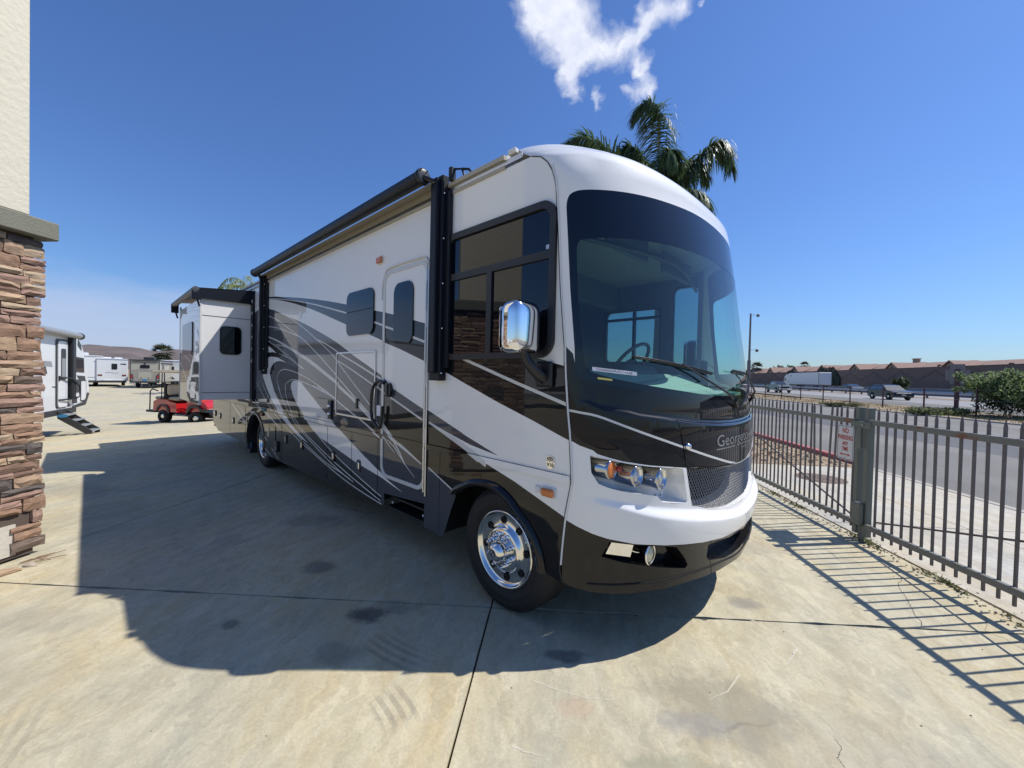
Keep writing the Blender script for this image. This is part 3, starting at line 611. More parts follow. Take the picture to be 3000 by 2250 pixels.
# ------------------------------------------------------------------ guard rail, chain fence, poles, roadside sign
M['galv'] = plain('galvanised_steel', (.36, .36, .38), .45, .6, var=.15, scale=3)
gr = thing('guard_rail', 'low galvanised guard rail on dark posts along the far side of the highway', 'guard rail')
def gl(t): return (44.0+18*t, 30.0+95*t)
def rib(b, z0, z1, off=0.0, n=30):
    P = [(44.0-18*.5+18*2.4*i/n, 30-95*.5+95*2.4*i/n) for i in range(n+1)]; V = []
    for x, y in P: V += [(x-off, y, z0), (x-off-.06, y, (z0+z1)/2), (x-off, y, z1), (x-off+.05, y, z1), (x-off+.05, y, z0)]
    F = []
    for i in range(n):
        for k in range(5): F.append((i*5+k, i*5+(k+1) % 5, i*5+5+(k+1) % 5, i*5+5+k))
    b.add(V, F)
q = MB(); rib(q, .62, .98); q.build('rail', M['galv'], gr)
M['woodpost'] = plain('weathered_post', (.13, .115, .11), .9)
q = MB(); q.box(-.09, .09, -.09, .09, 0, .92); pm = None
for k in range(34):
    t = -.3+k*.055; x, y = gl(t)
    if pm is None: pm = q.build('post', M['woodpost'], gr); o = pm
    else: o = pm.copy(); COL.objects.link(o); o.parent = gr
    o.location = (x+.14, y, .0)
grid_sheet('median', [0, 1], [0, 1], lambda x, y: 0, M['dirt'], kind='structure').data.clear_geometry()
me = bpy.data.objects['median'].data; me.from_pydata([(43.6-9, 30-47.5, .05), (46.5-9, 30-47.5, .05), (43.6+34, 30+180, .05), (47+34, 30+180, .05)], [], [(0, 1, 3, 2)]); me.update()

M['maroon'] = plain('dark_red_steel_post', (.085, .035, .04), .6, var=.2)
cf = thing('wire_fence', 'row of dark red steel posts with thin wires beyond the street', 'fence')
q = MB(); q.bbox(-.035, .035, -.035, .035, 0, 1.55, .01); pm = None
for k in range(34):
    if pm is None: pm = q.build('post', M['maroon'], cf); o = pm
    else: o = pm.copy(); COL.objects.link(o); o.parent = cf
    o.location = (23.1, 18.2+k*3.15, 0)
q = MB()
for z in (.35, .9, 1.48): q.tube([(23.1, 15, z), (23.1, 70, z), (23.1, 130, z)], .006, 4)
q.build('wire', M['galv'], cf)
lp = thing('street_light', 'tall thin floodlight pole rising beside the motorhome windshield', 'street light', (22.9, 50.0, 0))
M['polegrey'] = plain('grey_pole', (.16, .155, .17), .6)
q = MB(); q.tube([(0, 0, 0), (0, 0, 9.7)], [.15, .09], 10); q.box(-.2, .2, -.2, .2, 0, .3); q.build('pole', M['polegrey'], lp)
for z, s in ((9.5, 1), (5.4, 1)):
    q = MB(); q.tube([(0, 0, z), (.5*s, 0, z+.05)], .03, 6); q.lathe([(.0, -.12), (.17, -.05), (.19, .1), (.12, .22), (0, .24)], (.75*s, 0, z), (1, -.4, -.3), 12); q.build('floodlight', M['polegrey'], lp)
q = MB(); q.bbox(-.18, .14, -.14, .14, 1.9, 4.2, .03); q.build('cabinet', M['polegrey'], lp)
rs = thing('road_sign', 'back of a grey road sign on a dark red post beside the bush', 'road sign', (30.3, 33.6, 0), -0.735)
q = MB(); q.box(-.13, .13, -.03, .03, 0, 2.95); q.build('post', M['maroon'], rs)
M['signgrey'] = plain('aluminium_sign_back', (.23, .215, .205), .6, .2, var=.1)
q = MB(); q.prism(rrect(-.38, .38, 1.85, 3.35, .06), 'y', .05, .07); q.build('sign_panel', M['signgrey'], rs)
q = MB(); q.prism(rrect(-.62, .62, 2.1, 2.9, .06), 'y', .08, .10); q.build('sign_panel', M['signgrey'], rs)

# cracks, chips and pale scrapes on the slabs
def pix(c, pts):
    o = dict(c3=(2150, 1200, .5424), G=(1500, 1650, .6781))[c]; return [tuple(ground_pt(o[0]+x*o[2], o[1]+y*o[2])[:2]) for x, y in pts]
def wander(pts, amp, seed, n=10):
    r = random.Random(seed); out = []
    for i in range(len(pts)-1):
        (x0, y0), (x1, y1) = pts[i], pts[i+1]
        for k in range(n):
            t = k/n; out.append((x0+(x1-x0)*t+r.gauss(0, amp), y0+(y1-y0)*t+r.gauss(0, amp)))
    out.append(pts[-1]); return out
def mark(name, pts, w0, w1, z, mat, amp, seed):
    P_ = wander(pts, amp, seed); rb_ = ribbon(P_, w0, w1); k = len(P_); b = MB()
    b.add([(x, y, z) for x, y in rb_], [(i, i+1, 2*k-2-i, 2*k-1-i) for i in range(k-1)]); return b.build(name, mat, lot_base)
M['crackdark'] = plain('crack_shadow', (.09, .08, .065), .95); M['scrape'] = plain('pale_scrape', (.53, .485, .375), .85, var=.2, scale=30); M['tyrerub'] = plain('rubber_scuff', (.24, .225, .19), .85, var=.3, scale=25)
mark('crack', pix('c3', [(915,905),(885,950),(925,1010),(965,1085),(1030,1178)]), .0035, .0045, .0012, M['crackdark'], .004, 1)
mark('crack', pix('c3', [(405,685),(465,740),(520,770),(568,808)]), .002, .003, .0012, M['crackdark'], .004, 2)
mark('crack', pix('c3', [(1365,1120),(1360,1195),(1470,1240),(1567,1300)]), .002, .002, .0012, M['crackdark'], .004, 3)
mark('crack', pix('G', [(1395,760),(1425,800),(1405,840),(1440,884)]), .0016, .002, .0012, M['crackdark'], .002, 4)
mark('scrape', pix('G', [(90,505),(200,550),(330,585),(490,595)]), .008, .004, .0009, M['scrape'], .0015, 5)
mark('scrape', pix('G', [(850,590),(930,555),(985,480)]), .002, .009, .0009, M['scrape'], .001, 6)
mark('scrape', pix('G', [(0,790),(60,815),(130,835)]), .010, .003, .0009, M['scrape'], .002, 7)
mark('scrape', pix('G', [(1185,440),(1215,400),(1232,365)]), .006, .012, .0009, M['scrape'], .002, 8)
mark('scrape', [tuple(ground_pt(640, 2160)[:2]), tuple(ground_pt(648, 2135)[:2])], .004, .002, .0010, M['scrape'], .0005, 9)
for k, (x, y, s_) in enumerate([(-1.02, 2.69, .010), (1.05, 2.80, .02), (1.38, 2.83, .014), (2.1, 2.87, .012), (-2.6, 2.61, .012), (.6, 2.78, .01)]):
    r_ = random.Random(k); b = MB(); n_ = 7; b.add([(x+s_*(1.8 if i % 2 else 1.1)*math.cos(i*2*PI/n_)*r_.uniform(.6, 1.2), y+s_*.6*math.sin(i*2*PI/n_)*r_.uniform(.6, 1.2), .0011) for i in range(n_)], [tuple(range(n_))]); b.build('chip', M['crackdark'] if k % 2 else M['scrape'], lot_base)
# ------------------------------------------------------------------ stone-based pillar at the left
pil = thing('stone_pillar', 'tall cream stucco pillar on a ledgestone base at the left edge', 'pillar', (0, 0, 0))
M['stuccowall'] = plain('cream_stucco', (.62, .57, .44), .9, var=.05, scale=3, bump=.7, bscale=22); M['ledge'] = plain('grey_green_ledge', (.19, .185, .14), .85, var=.1, scale=8, bump=.6, bscale=90)
M['mortar'] = plain('recessed_mortar', (.10, .075, .06), .95); M['lath'] = plain('bare_scratch_coat', (.52, .48, .41), .9, var=.2, scale=6, bump=.6)
q = MB(); q.bbox(-5.6, -4.33, 1.90, 2.93, 2.84, 7.4, .012); q.build('shaft', M['stuccowall'], pil)
q = MB(); q.bbox(-5.75, -4.27, 1.72, 3.085, 2.68, 2.83, .008); q.build('ledge', M['ledge'], pil)
q = MB(); q.box(-5.6, -4.375, 1.86, 2.98, .02, 2.68); q.build('core', M['mortar'], pil)
q = MB(); q.box(-5.5, -4.36, 2.2, 2.86, .05, .30); q.build('bare_patch', M['lath'], pil)
def stonemat():
    m, nt, p = newmat('ledgestone'); N, L = nt.nodes, nt.links
    oi = N.new('ShaderNodeObjectInfo'); r = rgbramp(N, [(0, (.33, .21, .145)), (.18, (.45, .32, .21)), (.34, (.24, .155, .115)), (.50, (.47, .36, .25)), (.64, (.36, .235, .185)), (.76, (.135, .115, .105)), (.86, (.42, .29, .20)), (.94, (.20, .15, .12))])
    r.color_ramp.interpolation = 'CONSTANT'; L.new(oi.outputs['Random'], r.inputs[0])
    tc = N.new('ShaderNodeTexCoord'); geo = N.new('ShaderNodeNewGeometry')
    mp = N.new('ShaderNodeMapping'); mp.inputs['Scale'].default_value = (1, 1, 2.6); L.new(geo.outputs['Position'], mp.inputs[0])
    r2 = rgbramp(N, [(.3, (.62, .60, .58)), (.55, (1, 1, 1)), (.75, (1.32, 1.25, 1.12))]); L.new(noise(N, L, mp.outputs[0], 9, 7, .65, .8), r2.inputs[0])
    c = mixc(N, L, .85, r.outputs[0], r2.outputs[0], 'MULTIPLY')
    L.new(c, p.inputs['Base Color']); setp(p, rough=.88, spec=.2)
    b = N.new('ShaderNodeBump'); b.inputs['Strength'].default_value = .8; b.inputs['Distance'].default_value = .012
    L.new(noise(N, L, mp.outputs[0], 26, 7, .7, .4), b.inputs['Height']); L.new(b.outputs[0], p.inputs['Normal'])
    return m
M['stone'] = stonemat()
def stone_mesh(seed):       # unit stone, face towards +x, y and z in -.5...5
    r = random.Random(seed); ys = [-.5, -.25, .05, .3, .5]; zs = [-.5, 0, .5]; V = []; 
    for j, z in enumerate(zs):
        for i, y in enumerate(ys):
            e = (abs(y) > .45) or (abs(z) > .45)
            V.append(((.35 if e else .8)+r.uniform(-.22, .25), y+(r.uniform(-.015, .015)), z+(r.uniform(-.10, .06) if abs(z) > .4 else r.uniform(-.1, .1))))
    n = 5; F = [(j*n+i, j*n+i+1, (j+1)*n+i+1, (j+1)*n+i) for j in range(2) for i in range(4)]
    bk = len(V); idx = [0, 1, 2, 3, 4, 9, 14, 13, 12, 11, 10, 5]
    for k in idx: V.append((-.6, V[k][1]*.97, V[k][2]*.95))
    m = len(idx)
    for k in range(m): F.append((idx[k], bk+k, bk+(k+1) % m, idx[(k+1) % m]))
    me = bpy.data.meshes.new('stone'); me.from_pydata(V, [], F); me.materials.append(M['stone']); me.update()
    return me
SM = [stone_mesh(100+i) for i in range(14)]
def lay(face, a0, a1, skip=None, z0=.07, z1=2.66, base=None):
    r = random.Random(base or 11); z = z1
    while z > z0+.02:
        h = r.choice([.045, .055, .065, .075, .09, .10, .11]); h = min(h, z-z0+.01); a = a0
        zc = z-h/2
        lim = a1+r.uniform(-.015, .02)
        while a < lim-.03:
            l = r.choice([.12, .16, .20, .24, .30, .36]); l = min(l, lim-a)
            if lim-(a+l) < .07: l = lim-a
            rows = [(zc, h)] if (h < .09 or r.random() < .6) else [(z-h*.25, h*.48), (z-h*.75, h*.48)]
            for zz, hh in rows:
                yc = a+l/2
                if skip and skip(yc, zz): continue
                o = bpy.data.objects.new('stone', r.choice(SM)); COL.objects.link(o); o.parent = pil
                dp = r.uniform(.016, .040)
                if face == '+x': o.location = (-4.362, yc, zz); o.rotation_euler = (r.uniform(-.02, .02), r.uniform(-.03, .03), 0)
                elif face == '+y': o.location = (yc, 2.972, zz); o.rotation_euler = (0, 0, PI/2)
                o.scale = (dp, l*.965, hh*.93)
            a += l
        z -= h
lay('+x', 1.80, 3.03, lambda y, z: z < .34 and (2.20 < y < 2.86 - (.25-z)*.6), base=21)
lay('+y', -5.62, -4.37, base=31)
M['rubble'] = plain('rubble', (.42, .34, .27), .9, var=.25, scale=9, bump=.6)
rb = random.Random(4)
def rubble(label, x, y, sc, rot):
    bm = bmesh.new(); bmesh.ops.create_icosphere(bm, subdivisions=2, radius=1)
    for v in bm.verts: v.co = Vector((v.co.x*sc[0], v.co.y*sc[1], max(-.2, v.co.z)*sc[2]))*(1+rb.uniform(-.18, .12))
    me = bpy.data.meshes.new('fallen_stone'); bm.to_mesh(me); bm.free(); me.materials.append(M['rubble'] if sc[0] < .1 else M['stone'])
    o = bpy.data.objects.new('fallen_stone', me); COL.objects.link(o); o.location = (x, y, sc[2]*.2); o.rotation_euler = (0, 0, rot); tag(o, label, 'stone'); return o
rubble('long flat broken stone lying on the concrete below the pillar', -4.17, 2.62, (.13, .05, .035), 1.1)
rubble('small pale stone chip on the concrete beside the longer broken stone', -4.13, 2.80, (.05, .03, .02), .3)
q = MB()
for k in range(9):
    a = rb.uniform(.2, .9); x, y = -4.2+rb.uniform(-.05, .05), 2.86+rb.uniform(-.06, .06); q.tube([(x, y, .012), (x+.16*math.cos(a)*rb.random(), y+.2*math.sin(a), .02)], .003, 4)
tag(q.build('twigs', M['leaf_dry']), 'dry brown twigs scattered at the foot of the stone pillar', 'twigs')

# ------------------------------------------------------------------ steel gate between yard and street
FX = 3.2
def picket_mesh():
    b = MB(); r = .0078; b.box(-r, r, -r, r, .10, 1.325)
    b.add([(-r, -r, 1.325), (r, -r, 1.325), (r, r, 1.325), (-r, r, 1.325), (0, -r*.4, 1.375), (0, r*.4, 1.375)], [(0, 1, 4), (1, 2, 5, 4), (2, 3, 5), (3, 0, 4, 5)]); return b
M['railpaint'] = plain('grey_green_rail_paint', (.165, .165, .145), .5, var=.2, scale=9, bump=.1)
def rusty(name, base):
    m, nt, p = newmat(name); N, L = nt.nodes, nt.links; tc = N.new('ShaderNodeTexCoord')
    r = rgbramp(N, [(.56, base), (.62, (.20, .085, .045)), (.72, (.12, .05, .03))]); L.new(noise(N, L, tc.outputs['Object'], 2.3, 7, .6), r.inputs[0]); L.new(r.outputs[0], p.inputs['Base Color']); setp(p, rough=.6); return m
M['rustrail'] = rusty('rusting_rail_paint', (.17, .17, .15)); M['postpaint'] = plain('grey_green_post_paint', (.135, .15, .13), .5, var=.2, scale=6, bump=.15)
def gate(label, y0, y1, bend, cat_='gate'):
    g = thing('steel_gate', label, cat_, (FX, 0, 0), 0, 'spear-topped steel gate leaves'); n = int(abs(y1-y0)/.1001); pm = None
    for k in range(n):
        y = y0+(y1-y0)*(k+.5)/n
        if pm is None: pm = picket_mesh().build('picket', M['greycoat'], g); o = pm
        else: o = pm.copy(); COL.objects.link(o); o.parent = g
        o.location = (0, y, 0); rr = random.Random(k); o.rotation_euler = (rr.uniform(-.006, .006), 0, 0)
        if k in bend: o.rotation_euler = (bend[k], 0, 0); o.location = (0, y-bend[k]*.6*0, 0)
    return g
G1 = gate('far steel gate leaf behind the motorhome nose, with bent pickets and the parking sign', 4.575, 9.6, {3: .03, 4: .045, 5: -.03, 6: -.045})
q = MB(); q.bbox(-.045, -.0135, 4.56, 9.6, 1.195, 1.245, .004); q.build('top_rail', M['rustrail'], G1)
q = MB(); q.add([(-.045, 4.56, .145), (-.0135, 4.56, .145), (-.0135, 4.56, .195), (-.045, 4.56, .195), (-.045, 9.6, .10), (-.0135, 9.6, .10), (-.0135, 9.6, .15), (-.045, 9.6, .15)], [(0, 1, 2, 3), (7, 6, 5, 4), (3, 2, 6, 7), (0, 4, 5, 1), (0, 3, 7, 4), (1, 5, 6, 2)]); q.build('bottom_rail', M['railpaint'], G1)
q = MB(); q.tube([(.02, 4.6, .20), (.02, 6.95, .84)], .010, 6); q.build('brace', M['greycoat'], G1)
q = MB(); q.bbox(-.03, .03, 4.515, 4.57, .06, 1.36, .004); q.box(-.032, .032, 4.512, 4.573, 1.355, 1.368); q.build('end_post', M['postpaint'], G1)
G2 = gate('near leaf of the steel picket gate at the right edge', .4, 4.36, {})
q = MB(); q.bbox(-.045, -.0135, .4, 4.38, 1.205, 1.255, .004); q.build('top_rail', M['rustrail'], G2)
q = MB(); q.add([(-.045, .4, .27), (-.0135, .4, .27), (-.0135, .4, .32), (-.045, .4, .32), (-.045, 4.38, .15), (-.0135, 4.38, .15), (-.0135, 4.38, .20), (-.045, 4.38, .20)], [(0, 1, 2, 3), (7, 6, 5, 4), (3, 2, 6, 7), (0, 4, 5, 1), (0, 3, 7, 4), (1, 5, 6, 2)]); q.build('bottom_rail', M['railpaint'], G2)
q = MB(); q.tube([(.02, 4.34, .235), (.02, .6, 1.19)], .009, 6); q.build('brace', M['greycoat'], G2)
q = MB(); q.bbox(-.03, .03, 4.385, 4.44, .06, 1.36, .004); q.box(-.032, .032, 4.382, 4.443, 1.355, 1.368); q.build('end_post', M['postpaint'], G2)
q = MB(); q.bbox(-.055, -.031, 4.33, 4.60, 1.16, 1.23, .004); q.bbox(-.058, -.03, 4.45, 4.51, .95, 1.17, .004); q.build('latch_plate', M['postpaint'], G2)
q = MB(); q.bbox(-.075, -.031, 4.40, 4.53, .17, .40, .012); q.build('lock_box', M['postpaint'], G2)
q = MB(); q.bbox(-.02, .02, 4.455, 4.50, .0, .3, .004); q.build('drop_bolt', M['postpaint'], G2)
for y in (4.40, 4.41):
    q = MB(); q.lathe([(0, 0), (.011, 0), (.011, .012), (0, .012)], (-.056, y+.02, 1.195), (-1, 0, 0), 6, 0, False); q.build('bolt', M['galv'], G2); break
# sign
sg = thing('parking_sign', 'white sign with red NO PARKING ANY TIME lettering wired to the gate', 'sign', (FX-.052, 0, 0))
sy0, sy1, sz0, sz1 = 4.545, 4.79, .795, 1.165
def SF(x, z, d=0): return (-d, sy1-x, z)         # x runs left to right as seen from the yard
q = MB(); q.prism([(sy1-x, z) for x, z in rrect(0, .245, sz0, sz1, .02)], 'x', 0, -.003); q.build('panel', plain('sign_white', (.66, .66, .67), .4, var=.04), sg)
ro, ri = rrect(.008, .237, sz0+.008, sz1-.008, .018, 4), rrect(.013, .232, sz0+.013, sz1-.013, .014, 4); n = len(ro)
q = MB(); q.add([SF(*p, .0042) for p in ro]+[SF(*p, .0042) for p in ri], [((i+1) % n, i, n+i, n+(i+1) % n) for i in range(n)]); q.build('border', M['ink'], sg)
for s, z, h, sx in (('NO', 1.083, .060, .80), ('PARKING', 1.010, .056, .74), ('ANY', .950, .044, .74), ('TIME', .893, .046, .74)):
    text_obj('lettering', s, lambda x, y, z=z: SF(.1225+x, z+y, .0046), M['red_ink'], sg, size=h*1.25, bold=.0016, sx=sx, align='CENTER')
q = MB(); q.add([SF(x, z, .0046) for x, z in [(.05, .851), (.078, .868), (.078, .856), (.167, .856), (.167, .868), (.195, .851), (.167, .834), (.167, .846), (.078, .846), (.078, .834)]], [(0, 9, 8, 3, 2, 1)[::-1], (3, 8, 7, 4)[::-1], (4, 7, 6, 5)[::-1]]); q.build('arrow', M['red_ink'], sg)
for y in (sy0+.12,):
    for z in (sz0+.02, sz1-.02):
        q = MB(); q.lathe([(0, .006), (.006, .005), (.007, .003)], (0, y, z), (-1, 0, 0), 8); q.build('bolt', M['galv'], sg)
# ------------------------------------------------------------------ the motorhome
RA = math.radians(52.2)
A_ = np.array([-math.sin(RA), math.cos(RA), 0]); B_ = np.array([math.cos(RA), math.sin(RA), 0]); O_ = np.array([-.31, 2.68, 0])
CR = dict(S1=(700,750,650/1348), S2=(1100,750,260/1078), S3=(1080,1100,280/929), S4=(780,1050,340/1253), S5=(640,1150,220/1304), S6=(1280,1400,420/1548), T1=(740,850,400/2212), T2=(740,1130,400/1896), C1=(1250,350,1000/2212), C2=(1250,1000,1000/1952), M1=(500,830,280/2212))
def SD(c, pts, off=0.0):          # survey of the side panel: picture measurements -> metres along the side (s, rearwards) and up (z)
    o = CR[c]; out = []
    for x, y in pts:
        d = ray(o[0]+x*o[2], o[1]+y*o[2]); t = float(((O_-B_*off)-CP) @ B_/(d @ B_)); P = CP+d*t-O_; out.append((float(P @ A_), float(P[2])))
    return out
RV = thing('motorhome', 'large white black and grey motorhome with its rear slide-out extended, parked on the concrete', 'motorhome', tuple(O_), math.atan2(-math.cos(RA), math.sin(RA)))
W = 2.5
def L3(s, b, z): return (-s, b, z)
SEAM = [(.39,-.50),(.469,-.472),(.577,-.479),(.78,-.498),(1.005,-.541),(1.246,-.521),(1.408,-.498),(1.67,-.471),(1.77,-.470),(2.13,-.429),(2.5,-.401),(2.78,-.375),(2.90,-.33),(2.97,-.255),(3.0,-.178)]
outline = [(s, z) for z, s in SEAM]+[(9.2, 3.0), (9.23, .46), (8.70, .31), (6.37, .309), (6.35, .60), (6.20, .78), (5.95, .88), (5.70, .875), (5.50, .78), (5.38, .58), (5.30, .30), (4.53, .293), (2.98, .314), (1.64, .349), (1.586, .36), (1.583, .475), (.925, .53), (.93, .335), (.76, .333), (.70, .322), (.668, .335), (.640, .38), (.612, .455), (.569, .563), (.506, .699), (.43, .757), (.306, .81), (.15, .832), (.02, .80), (-.154, .662), (-.276, .531), (-.376, .409)]
R = []
def pa(key, poly): R.append(('paint', key, poly))
def part(key, poly): R.append(('part', key, poly))
def gapped(key, x0, x1, z0, z1, r=.02, g=.0045):
    part('gap', rrect(x0, x1, z0, z1, r, 3)); part(key, rrect(x0+g, x1-g, z0+g, z1-g, max(.002, r-g), 3))
cm = lambda c, p, n=4: SD(c, cat(p, n))
# slate field
top2 = SD('T1', cat([(150,275),(210,290),(330,320),(450,365),(600,435),(800,525),(1000,630),(1300,805),(1500,950),(1700,1100),(1900,1240),(2105,1395)], 4))+SD('S3', [(245,130),(525,320),(590,345),(929,572)])+SD('C2', [(200,525),(410,655),(250,592),(10,462)])
pa('grey', [(6.3, 2.55)]+top2+[(.93, 1.2), (.93, .2), (9.4, .2), (9.4, 1.3), (6.3, 1.3)])
pa('black', SD('S3', [(548,425),(590,455),(750,565),(929,690)])+SD('C2', [(340,700),(500,800),(640,900),(780,1000),(830,1050)])+[(-.7, .2), (.42, .2)]+SD('S3', [(830,1155),(650,960),(580,895),(540,862)]))
pa('grey', SD('S3', [(530,855),(580,895),(650,960),(810,1112),(835,1160)])+[(.42, .55), (.50, .2), (.96, .2)])
pa('black', SD('S3', [(130,158),(160,175),(530,435),(530,868),(145,490),(120,470)]))
pa('black', SD('T2', [(1430,435),(1560,400),(1690,490),(1800,610),(1830,770)]))
pa('black', SD('T1', [(555,1180),(700,1262),(900,1400),(1060,1545),(1000,1562),(800,1482),(660,1452),(640,1490),(620,1560),(640,1659)])+cm('T2', [(530,0),(560,130),(620,260),(700,400),(800,560),(910,690),(1110,920),(1380,1180),(1785,1540)])+[(1.55, .2), (9.4, .2), (9.4, 1.25), (6.0, 1.25), (5.5, 1.45)]+SD('T1', [(190,1200),(190,1015),(330,1003),(450,1042),(600,1110)]))
pa('white', cm('T1', [(170,1140),(250,1090),(320,1080),(420,1100),(555,1180)])+cm('T1', [(555,1180),(450,1150),(370,1165),(310,1230),(280,1330),(300,1450),(360,1659)])+cm('T2', [(270,0),(350,180),(460,410),(560,560),(700,720),(770,795)])+cm('T2', [(770,795),(650,700),(480,520),(360,370),(260,180),(185,0)])+SD('T1', [(168,1400)]))
pa('black', SD('T1', [(190,780),(400,930),(590,1110),(450,1045),(380,1014),(300,935),(180,850)]))
pa('white', SD('T1', [(180,850),(300,935),(385,1018),(330,1003),(190,1017)]))
pa('white', cm('T1', [(800,1505),(740,1475),(680,1465),(640,1490),(620,1560),(640,1659)])+cm('T2', [(530,0),(560,130),(620,260),(700,400),(800,560),(920,700),(1050,790),(1250,930),(1450,1070),(1750,1250),(1890,1350)])+SD('S3', [(330,1140),(150,985)])+cm('T2', [(1790,1215),(1500,920),(1250,650),(1050,420),(900,240),(705,0)])+SD('T1', [(850,1600)]))
# upper band
pa('charcoal', cm('T1', [(200,133),(300,108),(500,110),(800,128),(1100,160),(1350,200),(1545,237),(1980,330),(2125,355)])+SD('S2', [(235,715),(470,780),(600,815),(795,868)])+SD('C1', [(95,1352),(125,1352),(170,1545),(700,1545),(730,1550),(900,1600),(975,1635)])+SD('C2', [(830,572),(800,560),(600,450),(400,345),(200,230),(80,160)])+SD('S2', [(795,1375),(585,1270),(300,1130),(120,1055)])+cm('T1', [(2115,823),(1870,710),(1545,570),(1300,460),(1100,370),(900,290),(650,210),(400,158),(200,145)]))
R2 = [k for k in R]
pa('black', SD('S2', [(770,860),(795,868)])+SD('C1', [(95,1352),(125,1352),(170,1545),(700,1545),(730,1550),(900,1600),(975,1635)])+SD('C2', [(830,572),(800,560),(600,450),(400,345),(200,230),(80,160)])+SD('S2', [(770,1362)]))
def pin(pts, w0=.016, w1=None, wm=None): pa('stripe', ribbon(pts, w0, w1, wm))
pin(cm('T1', [(215,140),(400,142),(700,175),(1000,232),(1300,310),(1550,380),(1980,522),(2120,575)])+SD('S2', [(120,858),(230,895),(455,985),(595,1040),(830,1138)])+SD('C2', [(220,105),(500,232),(800,362),(830,375)]), .012, .022)
pin(cm('T1', [(340,310),(450,370),(600,445),(800,590),(1040,800),(1250,1000),(1380,1160),(1500,1320),(1620,1480),(1750,1650)])+SD('T2', [(1680,330)]), .012)
pin(cm('T1', [(1040,800),(1200,880),(1450,1050),(1700,1200),(2080,1440)]), .012, .02)
pin(cm('T1', [(190,395),(300,435),(450,515),(700,710),(820,800),(1000,980),(1200,1200),(1400,1430),(1590,1650)])+SD('T2', [(1450,190),(1640,400)]), .010, .016)
pin(cm('T1', [(180,583),(400,610),(550,665),(790,770)]), .012)
pin(cm('T1', [(1380,1140),(1600,1280),(1990,1555)])+SD('S3', [(95,120),(160,175),(300,272),(525,432)]), .012, .018)
pin(SD('S3', [(585,455),(670,512),(750,565),(929,692)])+SD('C2', [(340,702)]), .016, .05)
pin(cm('T1', [(180,728),(400,820),(600,940),(820,1080),(1000,1210),(1200,1370),(1400,1530)])+SD('T2', [(1195,0),(1400,185),(1580,380),(1690,490)]), .014, .035, .05)
pin(SD('T2', [(1600,400),(1790,610)])+SD('S3', [(150,500)]), .03, .02)
pin(cm('T1', [(180,775),(400,930),(590,1110)]), .01); pin(cm('T1', [(430,1030),(600,1108),(700,1190),(822,1272)]), .008, .014)
pin(cm('T1', [(370,880),(460,898),(560,925),(700,1010)]), .006, .02); pin(cm('T1', [(390,895),(600,1080),(820,1268)]), .008)
pin(cm('T2', [(350,0),(430,230),(540,430),(620,560),(760,720),(1040,1020),(1260,1225),(1400,1335)]), .012)
pin(cm('T1', [(450,1659),(395,1450),(410,1370),(450,1310),(520,1285),(640,1310),(820,1390),(1000,1500),(1220,1659)]), .012)
pin(cm('T2', [(900,0),(1100,140),(1200,230),(1400,390),(1600,560),(1780,725)]), .014, .020)
pin(cm('T1', [(530,1659),(530,1540),(580,1480),(660,1450),(800,1480),(1000,1570),(1160,1659)]), .010); pin(cm('T2', [(840,0),(1050,120),(1170,200),(1250,270)]), .014)
pin(cm('T2', [(455,0),(460,120),(500,270),(580,440),(700,620),(900,830),(1100,1020),(1140,1060),(1380,1270),(1780,1600)]), .012)
pin(cm('T2', [(60,-40),(180,200),(280,350),(420,530),(600,710),(680,790),(1040,1110),(1380,1380),(1790,1645)]), .012)
pin(cm('T2', [(130,-40),(250,220),(370,400),(520,570),(700,770),(900,960),(1040,1080),(1250,1220),(1370,1310)]), .012)
pin(cm('T2', [(910,690),(1110,920),(1380,1180),(1785,1540)]), .012)
pin(SD('T2', [(30,190),(130,330),(380,585)]), .012); pin(SD('T2', [(30,240),(250,430),(380,580)]), .012)
pin(SD('S5', [(740,690),(850,840),(960,1020),(1040,1155)]), .014); pin(SD('S5', [(750,925),(830,990),(930,1115)]), .03, .006)
pin(SD('S5', [(230,170),(350,350),(500,560)]), .045); pin(SD('S5', [(335,205),(420,340),(500,480)]), .02); pin(SD('S5', [(370,205),(460,360),(510,490)]), .012); pin(SD('S5', [(530,260),(600,390)]), .03)
pin(SD('S3', [(145,492),(240,620),(380,738),(515,860)]), .05, .012); pin(SD('S3', [(235,620),(300,740),(360,870),(450,990)]), .022, .004)
pin(SD('S3', [(145,590),(250,690),(360,868)]), .008, .014); pin(SD('S3', [(145,600),(200,680),(255,750)]), .012, .004)
pin(SD('S3', [(245,130),(300,150),(355,195)]), .012, .002)
pin(SD('S3', [(580,895),(650,960),(810,1110),(830,1155)]), .012)
# openings and doors
part('gap', rrect(.915, 1.645, .635, 2.56, .11, 5)); part('entry_door', rrect(.945, 1.615, .66, 2.53, .09, 5))
gapped('storage_hatch', 1.785, 2.668, 1.150, 1.822, .02, .006); gapped('fuel_hatch', 2.785, 3.245, 1.065, 1.298, .015)
part('belt_molding', [(-.6, .990), (6.06, .990), (6.06, 1.034), (-.6, 1.034)])
for x0, x1 in ((1.715, 2.268), (2.275, 2.902), (2.909, 4.515)):
    gapped('compartment_door', x0, x1, .25, .984, .004, .004)
gapped('utility_panel', 4.525, 5.20, .25, .984, .004, .004); gapped('compartment_door', 6.5, 7.62, .25, .984, .004, .004); gapped('compartment_door', 7.63, 8.75, .25, .984, .004, .004)
part('gap', [(.718, .2), (.723, .2), (.723, .985), (.718, .985)])
gridp = [(x, z) for x in np.arange(-.3, 9.2, .45) for z in np.arange(.5, 3.0, .35)]
V2, F2_, lab = partition(outline, R, gridp)
PM = ['white', 'black', 'grey', 'charcoal', 'stripe']; pmats = [M[k] for k in PM]
